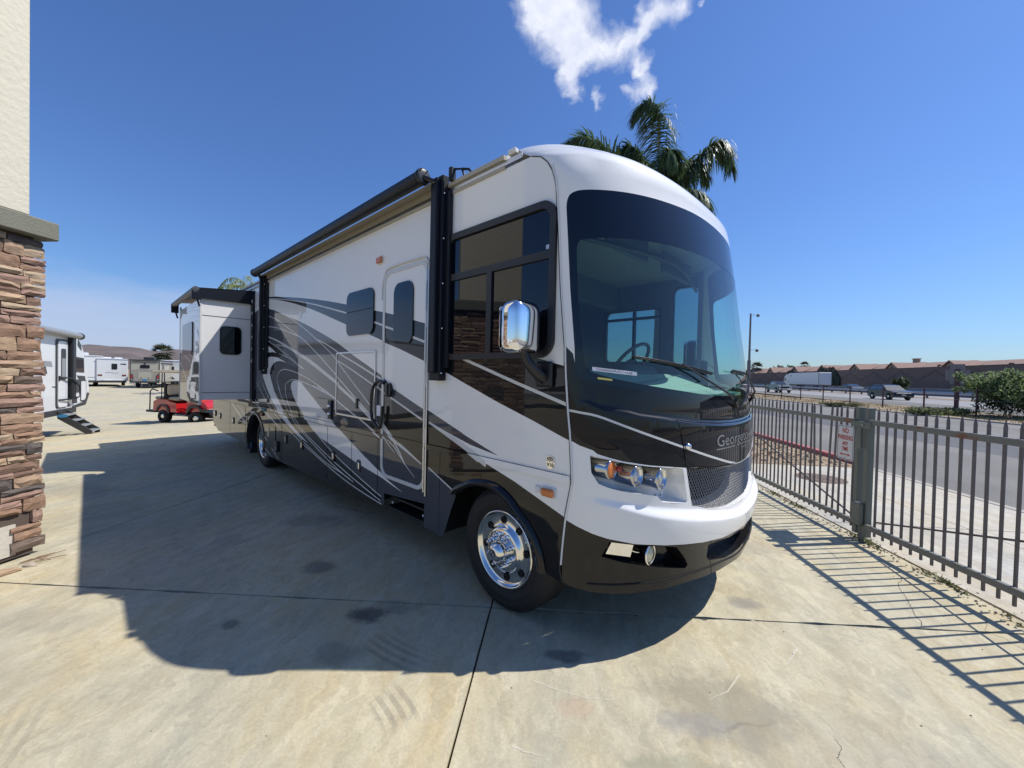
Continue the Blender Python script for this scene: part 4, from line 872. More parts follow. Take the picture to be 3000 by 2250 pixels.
pidx = np.array([PM.index(k) if k else 0 for k in lab['paint']]); parts_ = lab['part']
V3 = np.array([L3(s, 0.0, z) for s, z in V2])
fl = F2_[:, ::-1]      # s grows against local x: reverse so that faces look outwards (-y)
def side_part(name, sel, off):
    v = V3.copy(); v[:, 1] -= off
    f = F2_[sel]; p0, p1, p2 = v[f[0][0]], v[f[0][1]], v[f[0][2]]
    ny = np.cross(p1-p0, p2-p0)[1]
    return sub_mesh(name, v, f, pidx[sel], pmats, RV, flip=(ny > 0))
none = np.array([k is None for k in parts_])
side_part('side_panel', none, 0.0)
KEYS = {'entry_door': .004, 'storage_hatch': .006, 'fuel_hatch': .004, 'belt_molding': .013, 'utility_panel': .003}
door_ob = None; hatch_ob = None; comps = []
for k, off in KEYS.items():
    o = side_part(k, np.array([q_ == k for q_ in parts_]), off)
    if k == 'entry_door': door_ob = o
    if k == 'storage_hatch': hatch_ob = o
    if k == 'fuel_hatch': fuel_ob = o
    if k == 'utility_panel': util_ob = o
cen = V2[F2_].mean(axis=1); iscomp = np.array([q_ == 'compartment_door' for q_ in parts_])
for x0, x1 in ((1.715, 2.268), (2.275, 2.902), (2.909, 4.515), (6.5, 7.62), (7.63, 8.75)):
    comps.append((x0, x1, side_part('compartment_door', iscomp & (cen[:, 0] > x0) & (cen[:, 0] < x1), .003)))
# dark frame just inside the shell, seen in the joints
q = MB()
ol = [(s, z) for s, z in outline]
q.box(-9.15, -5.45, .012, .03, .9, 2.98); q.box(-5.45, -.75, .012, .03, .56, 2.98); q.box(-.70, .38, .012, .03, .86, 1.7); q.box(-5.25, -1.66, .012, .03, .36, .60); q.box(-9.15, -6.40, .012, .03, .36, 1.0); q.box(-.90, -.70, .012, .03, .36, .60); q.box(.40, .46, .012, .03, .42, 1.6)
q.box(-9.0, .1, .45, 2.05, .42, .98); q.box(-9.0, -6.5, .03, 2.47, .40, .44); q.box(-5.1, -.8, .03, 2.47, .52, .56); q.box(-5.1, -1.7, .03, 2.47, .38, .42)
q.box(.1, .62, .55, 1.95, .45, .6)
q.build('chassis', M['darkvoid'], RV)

# --- step well, arches, wheels
q = MB(); q.box(-1.57, -.94, .03, .40, .33, .36); q.box(-1.57, -.94, .25, .42, .33, .55); q.box(-1.55, -.96, .06, .25, .43, .45); q.build('entry_step', M['blackplastic'], RV)
for s in (1.50, 1.0):
    q = MB(); q.lathe([(0, -.01), (.012, -.008), (.012, 0)], L3(s, .045, .40), (0, 1, 0), 8); q.build('step_light', M['lens'], RV)
ao = SD('S6', cat([(160,130),(200,90),(300,40),(400,10),(600,40),(760,150),(900,330),(1050,560),(1140,800),(1180,1030)], 8))
ai = [(s_+(.03-s_)/math.hypot(.03-s_, .40-z_)*.046, z_+(.40-z_)/math.hypot(.03-s_, .40-z_)*.046) for s_, z_ in ao]
def arch(ao, ai, name='wheel_arch', d0=-.035, mat=None):
    n = min(len(ao), len(ai)); ro = [ao[int(i*(len(ao)-1)/(n-1))] for i in range(n)]; ri = [ai[int(i*(len(ai)-1)/(n-1))] for i in range(n)]
    b = MB()
    V = [L3(s, d0*.2, z) for s, z in ro]+[L3((s*.5+t*.5), d0, (z*.5+u*.5)) for (s, z), (t, u) in zip(ro, ri)]+[L3(s, d0*.9, z) for s, z in ri]+[L3(s, .09, z) for s, z in ri]
    F = [(k*n+i, k*n+i+1, (k+1)*n+i+1, (k+1)*n+i) for k in range(3) for i in range(n-1)]
    b.add(V, F, 0, True); return b.build(name, mat or M['black'], RV)
arch(ao, ai)
def circ(cx, cz, r, a0, a1, n=26): return [(cx+r*math.cos(math.radians(a0+(a1-a0)*i/n)), cz+r*math.sin(math.radians(a0+(a1-a0)*i/n))) for i in range(n+1)]
arch(circ(5.87, .40, .53, 190, -20), circ(5.87, .40, .475, 190, -20), d0=-.02)
q = MB(); q.box(-6.42, -6.38, .05, .42, .14, .6); q.box(-6.36, -6.34, -.01, .3, .33, .75); q.build('mud_flap', M['rubber'], RV)
def wheel(s, zc, b0, dual, Rt=.42):
    w_ = thing_child('wheel', RV); q = MB(); tw = .235
    prof = [(.262, .012), (.275, .003), (.292, .000), (.294, -.004), (.330, -.012), (.333, -.009), (.350, -.013), (.375, -.010), (.378, -.006), (Rt-.02, .006), (Rt-.004, .028), (Rt, .055)]
    for g in range(4):
        h = .06+g*.038; prof += [(Rt, h), (Rt, h+.026), (Rt-.010, h+.028), (Rt-.010, h+.036)]
    prof += [(Rt, tw-.03), (Rt-.02, tw), (.26, tw+.01)]
    c = L3(s, b0, zc); q.lathe(prof, c, (0, 1, 0), 72, 0, True)
    if dual: q.lathe([(r, h+.29) for r, h in prof], c, (0, 1, 0), 32, 0, True)
    q.build('tyre', M['rubber'], w_)
    q = MB()
    if not dual:
        rp = [(.264, .016), (.262, -.004), (.252, -.008), (.246, .004), (.238, .016), (.225, .022), (.205, .022), (.175, .022), (.160, .018), (.150, .004), (.143, -.006), (.132, -.010), (.105, -.010), (.07, -.010)]
    else:
        rp = [(.264, .012), (.262, -.004), (.252, -.008), (.244, .01), (.232, .03), (.222, .10), (.215, .14), (.17, .15), (.10, .15), (.07, .15)]
    q.lathe(rp, c, (0, 1, 0), 72, 0, True)
    hb = -.010 if not dual else .15
    q.lathe([(.075, hb), (.072, hb-.03), (.066, hb-.055), (.055, hb-.075), (.036, hb-.088), (.022, hb-.09), (0, hb-.09)], c, (0, 1, 0), 40, 0, True); q.build('rim', M['alu'], w_)
    q = MB(); q.lathe([(.022, hb-.0915), (0, hb-.0915)], c, (0, 1, 0), 20, 0); q.build('hub_cap', M['blackplastic'], w_)
    q = MB()
    for k in range(6):
        a = k*PI/3; x0, z0 = c[0], c[2]
        q.tube([(x0+.006*math.cos(a), c[1]+hb-.0925, z0+.006*math.sin(a)), (x0+.018*math.cos(a), c[1]+hb-.0925, z0+.018*math.sin(a))], .0025, 4, 0)
    q.build('emblem', M['chrome'], w_)
    for k in range(8):
        a = PI/8+k*PI/4; x, z = c[0]+.104*math.cos(a), c[2]+.104*math.sin(a)
        q = MB(); q.lathe([(.019, hb), (.019, hb-.006), (.0145, hb-.008), (.0145, hb-.034), (.010, hb-.036), (.010, hb-.052), (.007, hb-.058), (0, hb-.058)], (x, c[1], z), (0, 1, 0), 6 if False else 10, 0, False); q.build('lug_nut', M['chrome'], w_)
    for k in range(8 if not dual else 0):
        a = .10+k*PI/4; x, z = c[0]+.193*math.cos(a), c[2]+.193*math.sin(a)
        q = MB(); q.lathe([(.0255, .0165), (.0245, .0205), (.0235, .021), (0, .021)], (x, c[1], z), (0, 1, 0), 18, 0, False); q.build('hand_hole', M['darkvoid'], w_)
    return w_
def thing_child(name, parent, loc=(0, 0, 0)):
    o = bpy.data.objects.new(name, None); COL.objects.link(o); o.parent = parent; o.location = loc; o.empty_display_size = .1; return o
# front wheel well seen behind the tyre
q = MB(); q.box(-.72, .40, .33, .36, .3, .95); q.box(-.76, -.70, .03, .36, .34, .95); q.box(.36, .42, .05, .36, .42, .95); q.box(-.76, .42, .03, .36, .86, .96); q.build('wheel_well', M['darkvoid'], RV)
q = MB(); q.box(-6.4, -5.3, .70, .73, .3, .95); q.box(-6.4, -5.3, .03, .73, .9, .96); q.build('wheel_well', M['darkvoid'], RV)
wheel(.03, .42, .035, False); wheel(5.72, .42, .09, True)
wheel(.03, .42, 2.22, False); wheel(5.72, .42, 1.90, True)

# --- side glass and door
def ringpart(name, out_, in_, b0, b1, mat, parent=RV):       # flat frame between two closed loops of (s,z), standing from b0 out to b1
    n = len(out_); q = MB(); V = []
    for lp_, bb in ((out_, b0), (out_, b1), (in_, b1), (in_, b0)): V += [L3(s, bb, z) for s, z in lp_]
    q.add(V, [(k*n+i, k*n+(i+1) % n, (k+1)*n+(i+1) % n, (k+1)*n+i) for k in range(3) for i in range(n)]); return q.build(name, mat, parent)
def plate(name, pts, b0, b1, mat, parent=RV):
    q = MB(); q.prism([(-s, z) for s, z in pts], 'y', b1, b0); return q.build(name, mat, parent)
win = plate('cab_window', rrect(-.375, .655, 1.745, 2.655, .09, 6), -.001, -.004, M['tint'])
ringpart('frame', rrect(-.40, .685, 1.722, 2.682, .11, 6), rrect(-.355, .635, 1.765, 2.635, .07, 6), 0, -.022, M['blackplastic'], win)
q = MB(); q.box(-.640, .36, -.018, -.003, 2.325, 2.375); q.build('crossbar', M['blackplastic'], win)
q = MB(); q.box(-.200, -.150, -.018, -.003, 1.76, 2.326); q.build('mullion', M['blackplastic'], win)
plate('sticker', rrect(-.345, -.318, 2.385, 2.412, .003, 2), -.0045, -.006, M['lens'], win)
w2 = plate('side_window', rrect(1.830, 2.425, 2.000, 2.456, .085, 6), 0, -.016, M['tint'])
q = MB(); q.box(-2.42, -1.835, -.0172, -.0155, 2.246, 2.252); q.build('sash_line', M['darkvoid'], w2)
plate('window', rrect(1.130, 1.446, 1.874, 2.422, .09, 6), -.004, -.016, M['tint'], door_ob)
ringpart('door_frame', rrect(.912, 1.648, .632, 2.562, .115, 6), rrect(.948, 1.612, .664, 2.527, .09, 6), .0, -.012, M['stripe'])
q = MB(); q.box(-1.648, -1.0, -.03, -.004, 2.565, 2.574)
for k in range(2): pass
arcp = [(1.66, 2.30), (1.66, 2.44), (1.62, 2.53), (1.53, 2.585), (1.02, 2.585), (.93, 2.55), (.90, 2.46)]
q = MB(); q.tube([L3(s, -.012, z) for s, z in cat(arcp, 5)], .008, 6); q.build('drip_moulding', M['white_pl'], RV)
for z0, z1 in ((.66, 1.02), (1.16, 1.52), (1.70, 2.05), (2.13, 2.40)):
    q = MB()
    for k in range(int((z1-z0)/.05)): q.lathe([(.009, 0), (.009, .044)], L3(.925, -.018, z0+k*.05), (0, 0, 1), 8)
    q.build('hinge', M['trim_alu'], door_ob)
q = MB(); q.tube([L3(.928, -.012, .63), L3(.928, -.012, 2.5)], .010, 6); q.tube([L3(.905, -.010, .60), L3(.905, -.010, 2.48)], .008, 6); q.build('hinge_rail', M['trim_alu'], door_ob)
# grab handle and door latch
hp = [(1.56, 1.515), (1.66, 1.535), (1.76, 1.48), (1.80, 1.36), (1.79, 1.20), (1.73, 1.13), (1.64, 1.09), (1.60, 1.16), (1.585, 1.30)]
q = MB(); q.tube([L3(s, -.035, z) for s, z in cat(hp, 5)], .015, 8); q.build('grab_handle', M['blackplastic'], RV)
hd = MB(); hd.prism([(-s, z) for s, z in [(1.50+.052*math.cos(t*PI/10), 1.455+.066*math.sin(t*PI/10)) for t in range(20)]], 'y', -.035, -.004); hd = hd.build('door_latch', M['blackplastic'], door_ob)
q = MB(); q.bbox(-1.512, -1.488, -.045, -.034, 1.40, 1.51, .004); q.build('pull', M['blackplastic'], door_ob)
plate('key_tag', rrect(1.655, 1.735, 1.20, 1.30, .006, 2), -.006, -.012, M['paper'], RV)
# latches
def latch(s, z, parent, mat='blackmetal'):
    plate('latch', rrect(s-.040, s+.040, z-.062, z+.062, .028, 4), -.003, -.014, M[mat], parent)
    q = MB(); q.bbox(-s-.020, -s+.020, -.022, -.013, z-.032, z+.036, .005); q.build('paddle', M['chrome'], parent)
for x0, x1, o in comps:
    for s, z, m in ((4.33, .65, 'blackmetal'), (3.715, .65, 'blackmetal'), (2.725, .652, 'blackmetal'), (2.095, .652, 'grey'), (7.33, .642, 'blackmetal'), (8.455, .642, 'blackmetal')):
        if x0 < s < x1: latch(s, z, o, m)
latch(8.95, .66, RV)
plate('lock_housing', rrect(2.785, 2.875, 1.07, 1.285, .008, 2), -.004, -.018, M['blackmetal'], fuel_ob)
for z in (1.13, 1.22):
    q = MB(); q.lathe([(.022, 0), (.022, -.012), (.012, -.02), (0, -.02)], L3(2.83, -.018, z), (0, 1, 0), 14); q.build('lock', M['chrome'], fuel_ob)
ringpart('trim', rrect(1.775, 2.678, 1.138, 1.832, .02, 3), rrect(1.792, 2.661, 1.156, 1.815, .012, 3), 0, -.012, M['trim_alu'], hatch_ob)
plate('handle', rrect(2.135, 2.165, 1.24, 1.34, .008, 2), -.006, -.022, M['blackplastic'], hatch_ob)
hz = thing_child('vent_hatch', RV)
plate('plate', rrect(4.80, 5.185, .44, .775, .03, 4), -.003, -.010, M['black'], hz)
for k in range(7):
    q = MB(); q.box(-5.16, -5.08, -.018, -.010, .60+k*.022, .612+k*.022); q.build('louvre', M['trim_alu'], hz)
plate('outlet_box', rrect(4.66, 4.76, .42, .58, .01, 2), -.003, -.03, M['blackplastic'], util_ob); plate('outlet_label', rrect(4.69, 4.73, .44, .50, .004, 2), -.031, -.033, M['lens'], util_ob)
# lamps and badges on the side
def lamp_side(s, z, w_, h, mat, base):
    o = plate('marker_light', rrect(s-w_/2-.008, s+w_/2+.008, z-h/2-.008, z+h/2+.008, h*.3, 4), 0, -.012, base)
    q = MB(); q.bbox(-s-w_/2, -s+w_/2, -.034, -.011, z-h/2, z+h/2, .010); q.build('lens', mat, o)
lamp_side(-.385, .908, .095, .048, M['amber'], M['white_pl']); lamp_side(1.716, 2.69, .10, .060, M['amber'], M['white_pl']); lamp_side(5.47, .91, .07, .035, M['amber'], M['blackplastic'])
q = MB(); q.bbox(.278, .322, -.014, .0, .888, .932, .006); q.build('blank_plug', M['white_pl'], RV)
vb = thing_child('engine_badge', RV)
ov = [(-.39+.030*math.cos(t*PI/12), 1.112+.0145*math.sin(t*PI/12)) for t in range(24)]
plate('oval', ov, 0, -.006, M['chrome'], vb); plate('oval', [(-.39+(s+.39)*.86, 1.112+(z-1.112)*.8) for s, z in ov], -.006, -.0072, M['blackplastic'], vb)
bd = lambda x, y, s0, z0, d: L3(s0-x, -d, z0+y)
text_obj('lettering', 'Ford', lambda x, y: bd(x, y, -.39, 1.107, .0082), M['chrome'], vb, size=.017, shear=.4, align='CENTER')
plate('shield', [(-.355, 1.094), (-.425, 1.094), (-.418, 1.072), (-.405, 1.056), (-.39, 1.048), (-.375, 1.056), (-.362, 1.072)], 0, -.005, M['chrome'], vb)
text_obj('lettering', 'V10', lambda x, y: bd(x, y, -.39, 1.065, .0062), M['blackplastic'], vb, size=.032, bold=.001, align='CENTER')
q = MB(); q.lathe([(.030, -.004), (.030, -.007), (.026, -.008)], L3(1.735, 0, 1.075), (0, 1, 0), 20); q.build('round_badge', M['chrome'], RV)

# --- awning
aw = thing_child('awning', RV)
q = MB(); n = 24; zt, bt, rt = 3.135, -.150, .056
q.tube([L3(.84, bt, zt), L3(5.36, bt, zt)], rt, 28); q.build('roller_tube', M['blackmetal'], aw)
for s in (.825, 5.375):
    q = MB(); sg_ = 1 if s < 1 else -1
    q.lathe([(.063, 0), (.063, .026), (.052, .030), (.03, .032), (0, .032)], L3(s, bt, zt), (sg_, 0, 0), 24, 0, True); q.lathe([(.063, 0), (.03, -.01)], L3(s, bt, zt), (sg_, 0, 0), 24)
    for k in range(6):
        a = k*PI/3; q.lathe([(.006, 0), (.006, .008), (0, .009)], L3(s-.033*sg_, bt+.053*math.cos(a), zt+.053*math.sin(a)), (sg_, 0, 0), 6)
    q.build('end_cap', M['blackplastic'], aw)
q = MB(); q.add([L3(.70, .0, 3.10), L3(5.36, .0, 3.10), L3(5.36, bt+.03, zt-.058), L3(.70, bt+.03, zt-.058)], [(0, 1, 2, 3)]); q.add([L3(.84, -.02, 3.098), L3(5.36, -.02, 3.098), L3(5.36, -.03, 3.04), L3(.84, -.03, 3.04)], [(0, 1, 2, 3)]); q.build('fabric', M['tan'], aw)
q = MB(); q.box(-9.18, -.05, -.022, .004, 3.055, 3.085); q.box(-9.18, -.05, -.012, .004, 2.995, 3.020); q.build('awning_rail', M['cream'], RV)
q = MB(); q.box(-9.18, .10, -.004, .004, 3.020, 3.056); q.build('gutter', M['trim_alu'], RV)
for s0, s1, zb, zt_ in ((.66, .80, 1.560, 3.14), (5.26, 5.38, 1.56, 3.10)):
    am = thing_child('awning_arm', RV)
    q = MB(); q.bbox(-s1, -s0, -.070, -.004, zb, zt_, .006); q.build('channel', M['blackmetal'], am)
    q = MB(); q.bbox(-s1+.03, -s0-.03, -.105, -.065, zb+.06, zt_-.02, .008); q.build('inner_arm', M['blackmetal'], am)
    q = MB(); q.bbox(-s0-.002, -s0+.05, -.035, -.004, zb+.1, zt_-.12, .004); q.build('bracket', M['blackmetal'], am)
    for k in range(5):
        q = MB(); q.lathe([(.008, 0), (.007, .004), (0, .005)], L3(s0-.004, -.052, zb+.06+k*(zt_-zb-.2)/4), (1, 0, 0), 8); q.build('rivet', M['chrome'], am)
    q = MB(); q.tube([L3((s0+s1)/2, -.09, zt_-.05), L3(s0+(.15 if s0 < 1 else -.0), bt, zt)], .022, 8); q.build('knuckle', M['blackplastic'], am)
q = MB(); q.tube([L3(.52, .04, 3.09), L3(.53, .01, 3.165), L3(.60, -.02, 3.175)], .009, 6); q.tube([L3(.44, .05, 3.10), L3(.47, .03, 3.15), L3(.53, .01, 3.165)], .010, 6); q.bbox(-.62, -.585, -.05, .0, 3.08, 3.185, .006); q.build('roof_bracket', M['blackmetal'], RV)

# --- roof, rear, far side
q = MB(); q.prism([(.0, 3.02), (.0, 3.088), (.06, 3.12), (.6, 3.15), (1.25, 3.165), (1.9, 3.15), (2.44, 3.12), (2.5, 3.088), (2.5, 3.02)], 'x', -9.2, -.06); q.build('roof', M['white_pl'], RV)
q = MB(); q.box(-9.23, -9.18, .0, 2.5, .46, 3.06); q.build('rear_wall', M['white'], RV)
fo = [(-s, z) for z, s in SEAM]+[(-9.2, 3.0), (-9.23, .46), (-8.70, .31), (-6.37, .309), (-6.2, .78), (-5.7, .875), (-5.38, .58), (-5.30, .30), (-.66, .329), (-.506, .699), (-.306, .81), (-.02, .80), (.154, .662), (.376, .409)]
fwin = [rrect(-.74, -.02, 1.80, 2.42, .06, 4), rrect(.10, .375, 1.76, 2.62, .06, 4)]
Vf, Ff, lf = partition(fo, [('part', 'hole', p) for p in fwin]+[('paint', 'black', [(-9.5, .2), (1, .2), (1, 1.75), (-2, 2.1), (-9.5, 1.2)])], [])
kp = np.array([x is None for x in lf['part']]); pi_ = np.array([1 if x else 0 for x in lf['paint']])
sub_mesh('far_side_panel', np.array([(x, W, z) for x, z in Vf]), Ff[kp], pi_[kp], [M['white'], M['black']], RV, flip=True)
for p in fwin:
    q = MB(); q.prism(p, 'y', W-.004, W-.010); o = q.build('driver_window', M['farglass'], RV)
    pin_ = [((x-np.mean([t[0] for t in p]))*.93+np.mean([t[0] for t in p]), (z-np.mean([t[1] for t in p]))*.95+np.mean([t[1] for t in p])) for x, z in p]
    ringpart('frame', [(-x, z) for x, z in p], [(-x, z) for x, z in pin_], W+.01, W-.03, M['blackplastic'], o)
q = MB(); q.box(-.37, -.34, W-.03, W+.01, 1.82, 2.40); q.box(-.72, -.04, W-.03, W+.01, 2.30, 2.33); q.build('mullion', M['blackplastic'], o)

# --- cab interior
ci = thing_child('cab_interior', RV)
Vi, Fi, li = partition(rect(-3.2, .42, .95, 2.76), [('part', 'hole', p) for p in fwin], []); ki = np.array([x is None for x in li['part']])
sub_mesh('far_wall_lining', np.array([(x, W-.05, z) for x, z in Vi]), Fi[ki], None, [M['int_wall']], ci)
q = MB(); q.box(-3.2, .36, .035, .05, .95, 2.76); q.build('near_wall_lining', M['int_wall'], ci)
q = MB(); q.box(-3.2, .33, .05, 2.45, 2.70, 2.73); q.build('headliner', M['int_ceiling'], ci)
q = MB(); q.box(-3.25, -3.2, .05, 2.45, .95, 2.79); q.build('rear_bulkhead', M['int_wall'], ci)
q = MB(); q.bbox(-1.3, -.55, .06, 2.44, 2.42, 2.76, .03); q.bbox(-3.2, -2.2, .06, .7, .95, 2.1, .02); q.build('overhead_cabinet', M['int_wall'], ci)
q = MB(); q.box(-3.2, .30, .05, 2.45, .93, .96); q.build('floor', M['int_wall'], ci)
for b0 in (.35, 1.55):
    st = thing_child('captain_seat', RV)
    q = MB(); q.bbox(-.95, -.45, b0, b0+.55, 1.15, 1.35, .05); q.build('cushion', M['seat'], st)
    q = MB(); q.bbox(-1.12, -.95, b0, b0+.55, 1.25, 1.92, .06); q.build('backrest', M['seat'], st)
    q = MB(); q.bbox(-1.1, -1.0, b0+.12, b0+.43, 1.92, 2.14, .04); q.build('headrest', M['seat'], st)
# ------------------------------------------------------------------ moulded front cap
ZC = [.2, .36, .76, 1.1, 1.44, 1.72, 1.92, 2.28, 2.52, 2.76, 2.92]; SCN = [-1.06, -1.10, -1.115, -1.11, -1.10, -1.07, -1.04, -.97, -.92, -.88, -.85]
SZ = [p[0] for p in SEAM]; SS = [p[1] for p in SEAM]
def sstep(t): t = np.clip(t, 0, 1); return t*t*(3-2*t)
_bt = np.array(cat([(0, .95), (.1, .927), (.16, .913), (.30, .885), (.60, .836), (.78, .796), (1.07, .745), (1.26, .735)], 8)); _bc = np.array(cat([(0, .90), (.13, .868), (.22, .836), (.35, .803), (.52, .772), (.78, .738), (1.10, .703), (1.26, .698)], 8))
def bulge_top(b): return np.interp(b, _bt[:, 0], _bt[:, 1])
def bulge_crest(b): return np.interp(b, _bc[:, 0], _bc[:, 1])
def ledge_z(b): return np.interp(b, [0, .036, .084, .16, .244, .345, .45, .62, .88, 1.13, 1.25], [1.500, 1.488, 1.452, 1.443, 1.418, 1.405, 1.388, 1.366, 1.349, 1.341, 1.340])
def wmap(w): return W/2*(1-math.cos(PI*w))
def winv(b): return math.acos(max(-1, min(1, 1-2*b/W)))/PI
def capP(w_, v, off=0.0):
    b0 = wmap(w_); u = abs(b0-W/2)/(W/2); bm_ = min(b0, W-b0)
    if v <= 2.80: z = v; e = 0.0; s0 = float(np.interp(v, SZ, SS)); c = float(np.interp(v, ZC, SCN))
    else:
        ph = min(1.0, (v-2.80)/.57)*PI/2; z = 2.80+(.34-.17*(1-u*u))*math.sin(ph); e = (1-math.cos(ph))**1.1
        s0 = float(np.interp(z, [2.78, 2.90, 2.97, 3.0, 3.05, 3.19], [-.375, -.33, -.255, -.178, -.09, .06])); c = -.873+e*.30
    k = (1-u**2.4)**(1/1.7) if u < 1 else 0.0
    s = s0+(c-s0)*k
    ib = .13*max(0.0, (z-3.0)/.185)**2
    b = W/2+(b0-W/2)*(1-ib/(W/2))
    n_out = 0.0; fade = min(1.0, bm_/.06)
    if v < 1.0:
        zt, zc = bulge_top(bm_), bulge_crest(bm_)
        up = sstep((zt-v)/max(.012, zt-zc)); dn = sstep((v-.45)/(zc-.45)) if v < zc else 1.0
        n_out += .048*up*(0.35+.65*dn)*fade
    if 1.2 < v < 2.6:
        zl = ledge_z(bm_)
        n_out -= .030*sstep((v-(zl-.034))/.034)*fade*(1-sstep((v-1.9)/.7))
    return np.array([s-n_out*(.35+.65*k), b, z]), n_out
def cap3(w_, v):
    p, _ = capP(w_, v); return np.array([-p[0], p[1], p[2]])
def capN(w_, v):
    e1, e2 = 1.5e-3, 3e-3
    a = cap3(min(.9995, w_+e1), v)-cap3(max(.0005, w_-e1), v); c = cap3(w_, v+e2)-cap3(w_, v-e2)
    n = np.cross(a, c); return n/(np.linalg.norm(n)+1e-12)
KW = 3.3                                  # metric scale of the chart across the front
def ch(b, z): return (winv(b)*KW, z)
def CH(pts): return [ch(b, z) for b, z in pts]
def mir(pts): return [(W-b, z) for b, z in pts[::-1]]
def capat(b, z, off=0.0):
    w_ = winv(b); n = capN(min(.997, max(.003, w_)), z); return tuple(cap3(w_, z)+n*off)
ws_half_bot = [(.0135, 1.69), (.019, 1.626), (.028, 1.600), (.046, 1.584), (.08, 1.576), (.144, 1.562), (.22, 1.548), (.352, 1.527), (.545, 1.503), (.77, 1.487), (1.04, 1.478)]
ws_half_top = [(1.21, 2.741), (.926, 2.735), (.636, 2.722), (.434, 2.717), (.278, 2.714), (.154, 2.711), (.068, 2.708), (.038, 2.700), (.022, 2.680), (.0145, 2.635), (.0132, 2.56), (.013, 2.35), (.013, 2.05), (.013, 1.82)]
WS = ws_half_top+ws_half_bot+mir(ws_half_bot)+mir(ws_half_top)
cl_bot = [(.032, 1.80), (.037, 1.70), (.046, 1.661), (.066, 1.637), (.131, 1.608), (.222, 1.585), (.355, 1.562), (.549, 1.538), (.774, 1.516), (1.04, 1.507)]
cl_top = [(1.18, 2.452), (.737, 2.442), (.449, 2.434), (.249, 2.430), (.103, 2.420), (.055, 2.412), (.040, 2.395), (.034, 2.355), (.033, 2.25)]
CL = cl_top+[(.031, 2.03)]+cl_bot+mir(cl_bot)+[(W-.031, 2.03)]+mir(cl_top)
blk_bot = [(0, 1.245), (.012, 1.217), (.042, 1.196), (.055, 1.176), (.095, 1.158), (.142, 1.141), (.256, 1.119), (.35, 1.107), (.48, 1.091), (.77, 1.058), (1.05, 1.040)]
hood_l = [(.449, 1.372), (.464, 1.297), (.483, 1.215), (.499, 1.094)]
grl_l = [(.506, 1.089), (.532, .969), (.564, .853)]; grl_b = [(.665, .828), (.775, .800), (1.0, .772), (1.25, .765)]
GR_ = grl_l+grl_b+mir(grl_b)[1:]+mir(grl_l)+[(W-.775, 1.058), (1.25, 1.036), (.775, 1.058)]
HL = [(.034, 1.165), (.058, 1.157), (.104, 1.142), (.177, 1.125), (.256, 1.112), (.35, 1.101), (.482, 1.085), (.500, .988), (.524, .892), (.506, .880), (.352, .900), (.331, .920), (.316, .938), (.256, .951), (.183, .964), (.133, .974), (.092, .988), (.055, 1.010), (.036, 1.070)]
FG = [(.084, .592), (.103, .680), (.193, .668), (.358, .648), (.43, .634), (.500, .56), (.537, .507), (.521, .489), (.40, .512), (.266, .540)]
IN = [(.690, .600), (.700, .52), (.733, .490), (.946, .450), (1.25, .432)]; IN_T = [(1.25, .575), (.95, .590)]
INT = IN+mir(IN)[1:]+[(W-.95, .590)]+IN_T
RC = []
RC.append(('paint', 'black', CH([(0, 1.80), (.010, 1.745), (.016, 1.66), (.03, 1.62), (.1, 1.60), (1.25, 1.55)]+mir([(0, 1.80), (.010, 1.745), (.016, 1.66), (.03, 1.62), (.1, 1.60)])+mir(blk_bot)+[(1.25, 1.033)]+blk_bot[::-1])))
lowb = [(0, .775), (.016, .748), (.051, .719), (.096, .699), (.197, .674), (.357, .655), (.481, .644), (.637, .629), (.847, .613), (1.05, .604)]
RC.append(('paint', 'black', CH(lowb+[(1.25, .60)]+mir(lowb)+[(W, .2), (0, .2)])))
st_l = [(.0, 1.415), (.02, 1.405), (.06, 1.391), (.158, 1.338), (.289, 1.281), (.483, 1.212), (.708, 1.143), (.952, 1.081), (1.125, 1.047), (1.21, 1.038), (1.25, 1.037)]
stc = CH(cat(st_l, 3)+cat(mir(st_l), 3)[1:])
RC.append(('paint', 'stripe', ribbon(stc, .0135)))
def gapc(key, pts, g=.006):
    P = np.array(CH(pts)); c = P.mean(axis=0)
    RC.append(('part', 'gap', [tuple(p) for p in P])); 
    inn = []
    n = len(P)
    for i in range(n):
        t = P[(i+1) % n]-P[i-1]; t /= np.linalg.norm(t)+1e-9; nn = np.array([-t[1], t[0]])
        if np.dot(nn, c-P[i]) < 0: nn = -nn
        inn.append(tuple(P[i]+nn*g))
    RC.append(('part', key, inn))
hood_top = [(.449, 1.372), (.62, 1.352), (.88, 1.335), (1.13, 1.327)]
HOOD = hood_top+[(1.25, 1.326)]+mir(hood_top)+mir(hood_l)[1:][::1]
HOOD = [(b, z) for b, z in hood_top]+[(1.25, 1.326)]+mir(hood_top)+[(W-b, z) for b, z in hood_l[1:]]+[(W-.775, 1.064), (1.25, 1.042), (.775, 1.064)]+hood_l[1:][::-1]
gapc('hood', HOOD, .005)
RC.append(('part', 'windshield', cat(CH(WS), 4, True))); RC.append(('part', 'clear', cat(CH(CL), 4, True)))
RC.append(('part', 'hole', CH(GR_)))
for P_ in (HL, FG): RC.append(('part', 'hole', CH(P_))); RC.append(('part', 'hole', CH(mir(P_))))
RC.append(('part', 'hole', CH(INT)))
bot = [(0, .40), (.006, .392), (.02, .388), (.056, .384), (.116, .384), (.191, .385), (.383, .394), (.67, .397), (.887, .388), (1.195, .365), (1.25, .364)]
outc = CH(bot+mir(bot)[1:])+[(KW, .6), (KW, 1.8), (KW, 2.92), (KW, 3.37)]+[(KW*(1-i/24), 3.37) for i in range(1, 24)]+[(0, 3.37), (0, 2.92), (0, 1.8), (0, .6)]
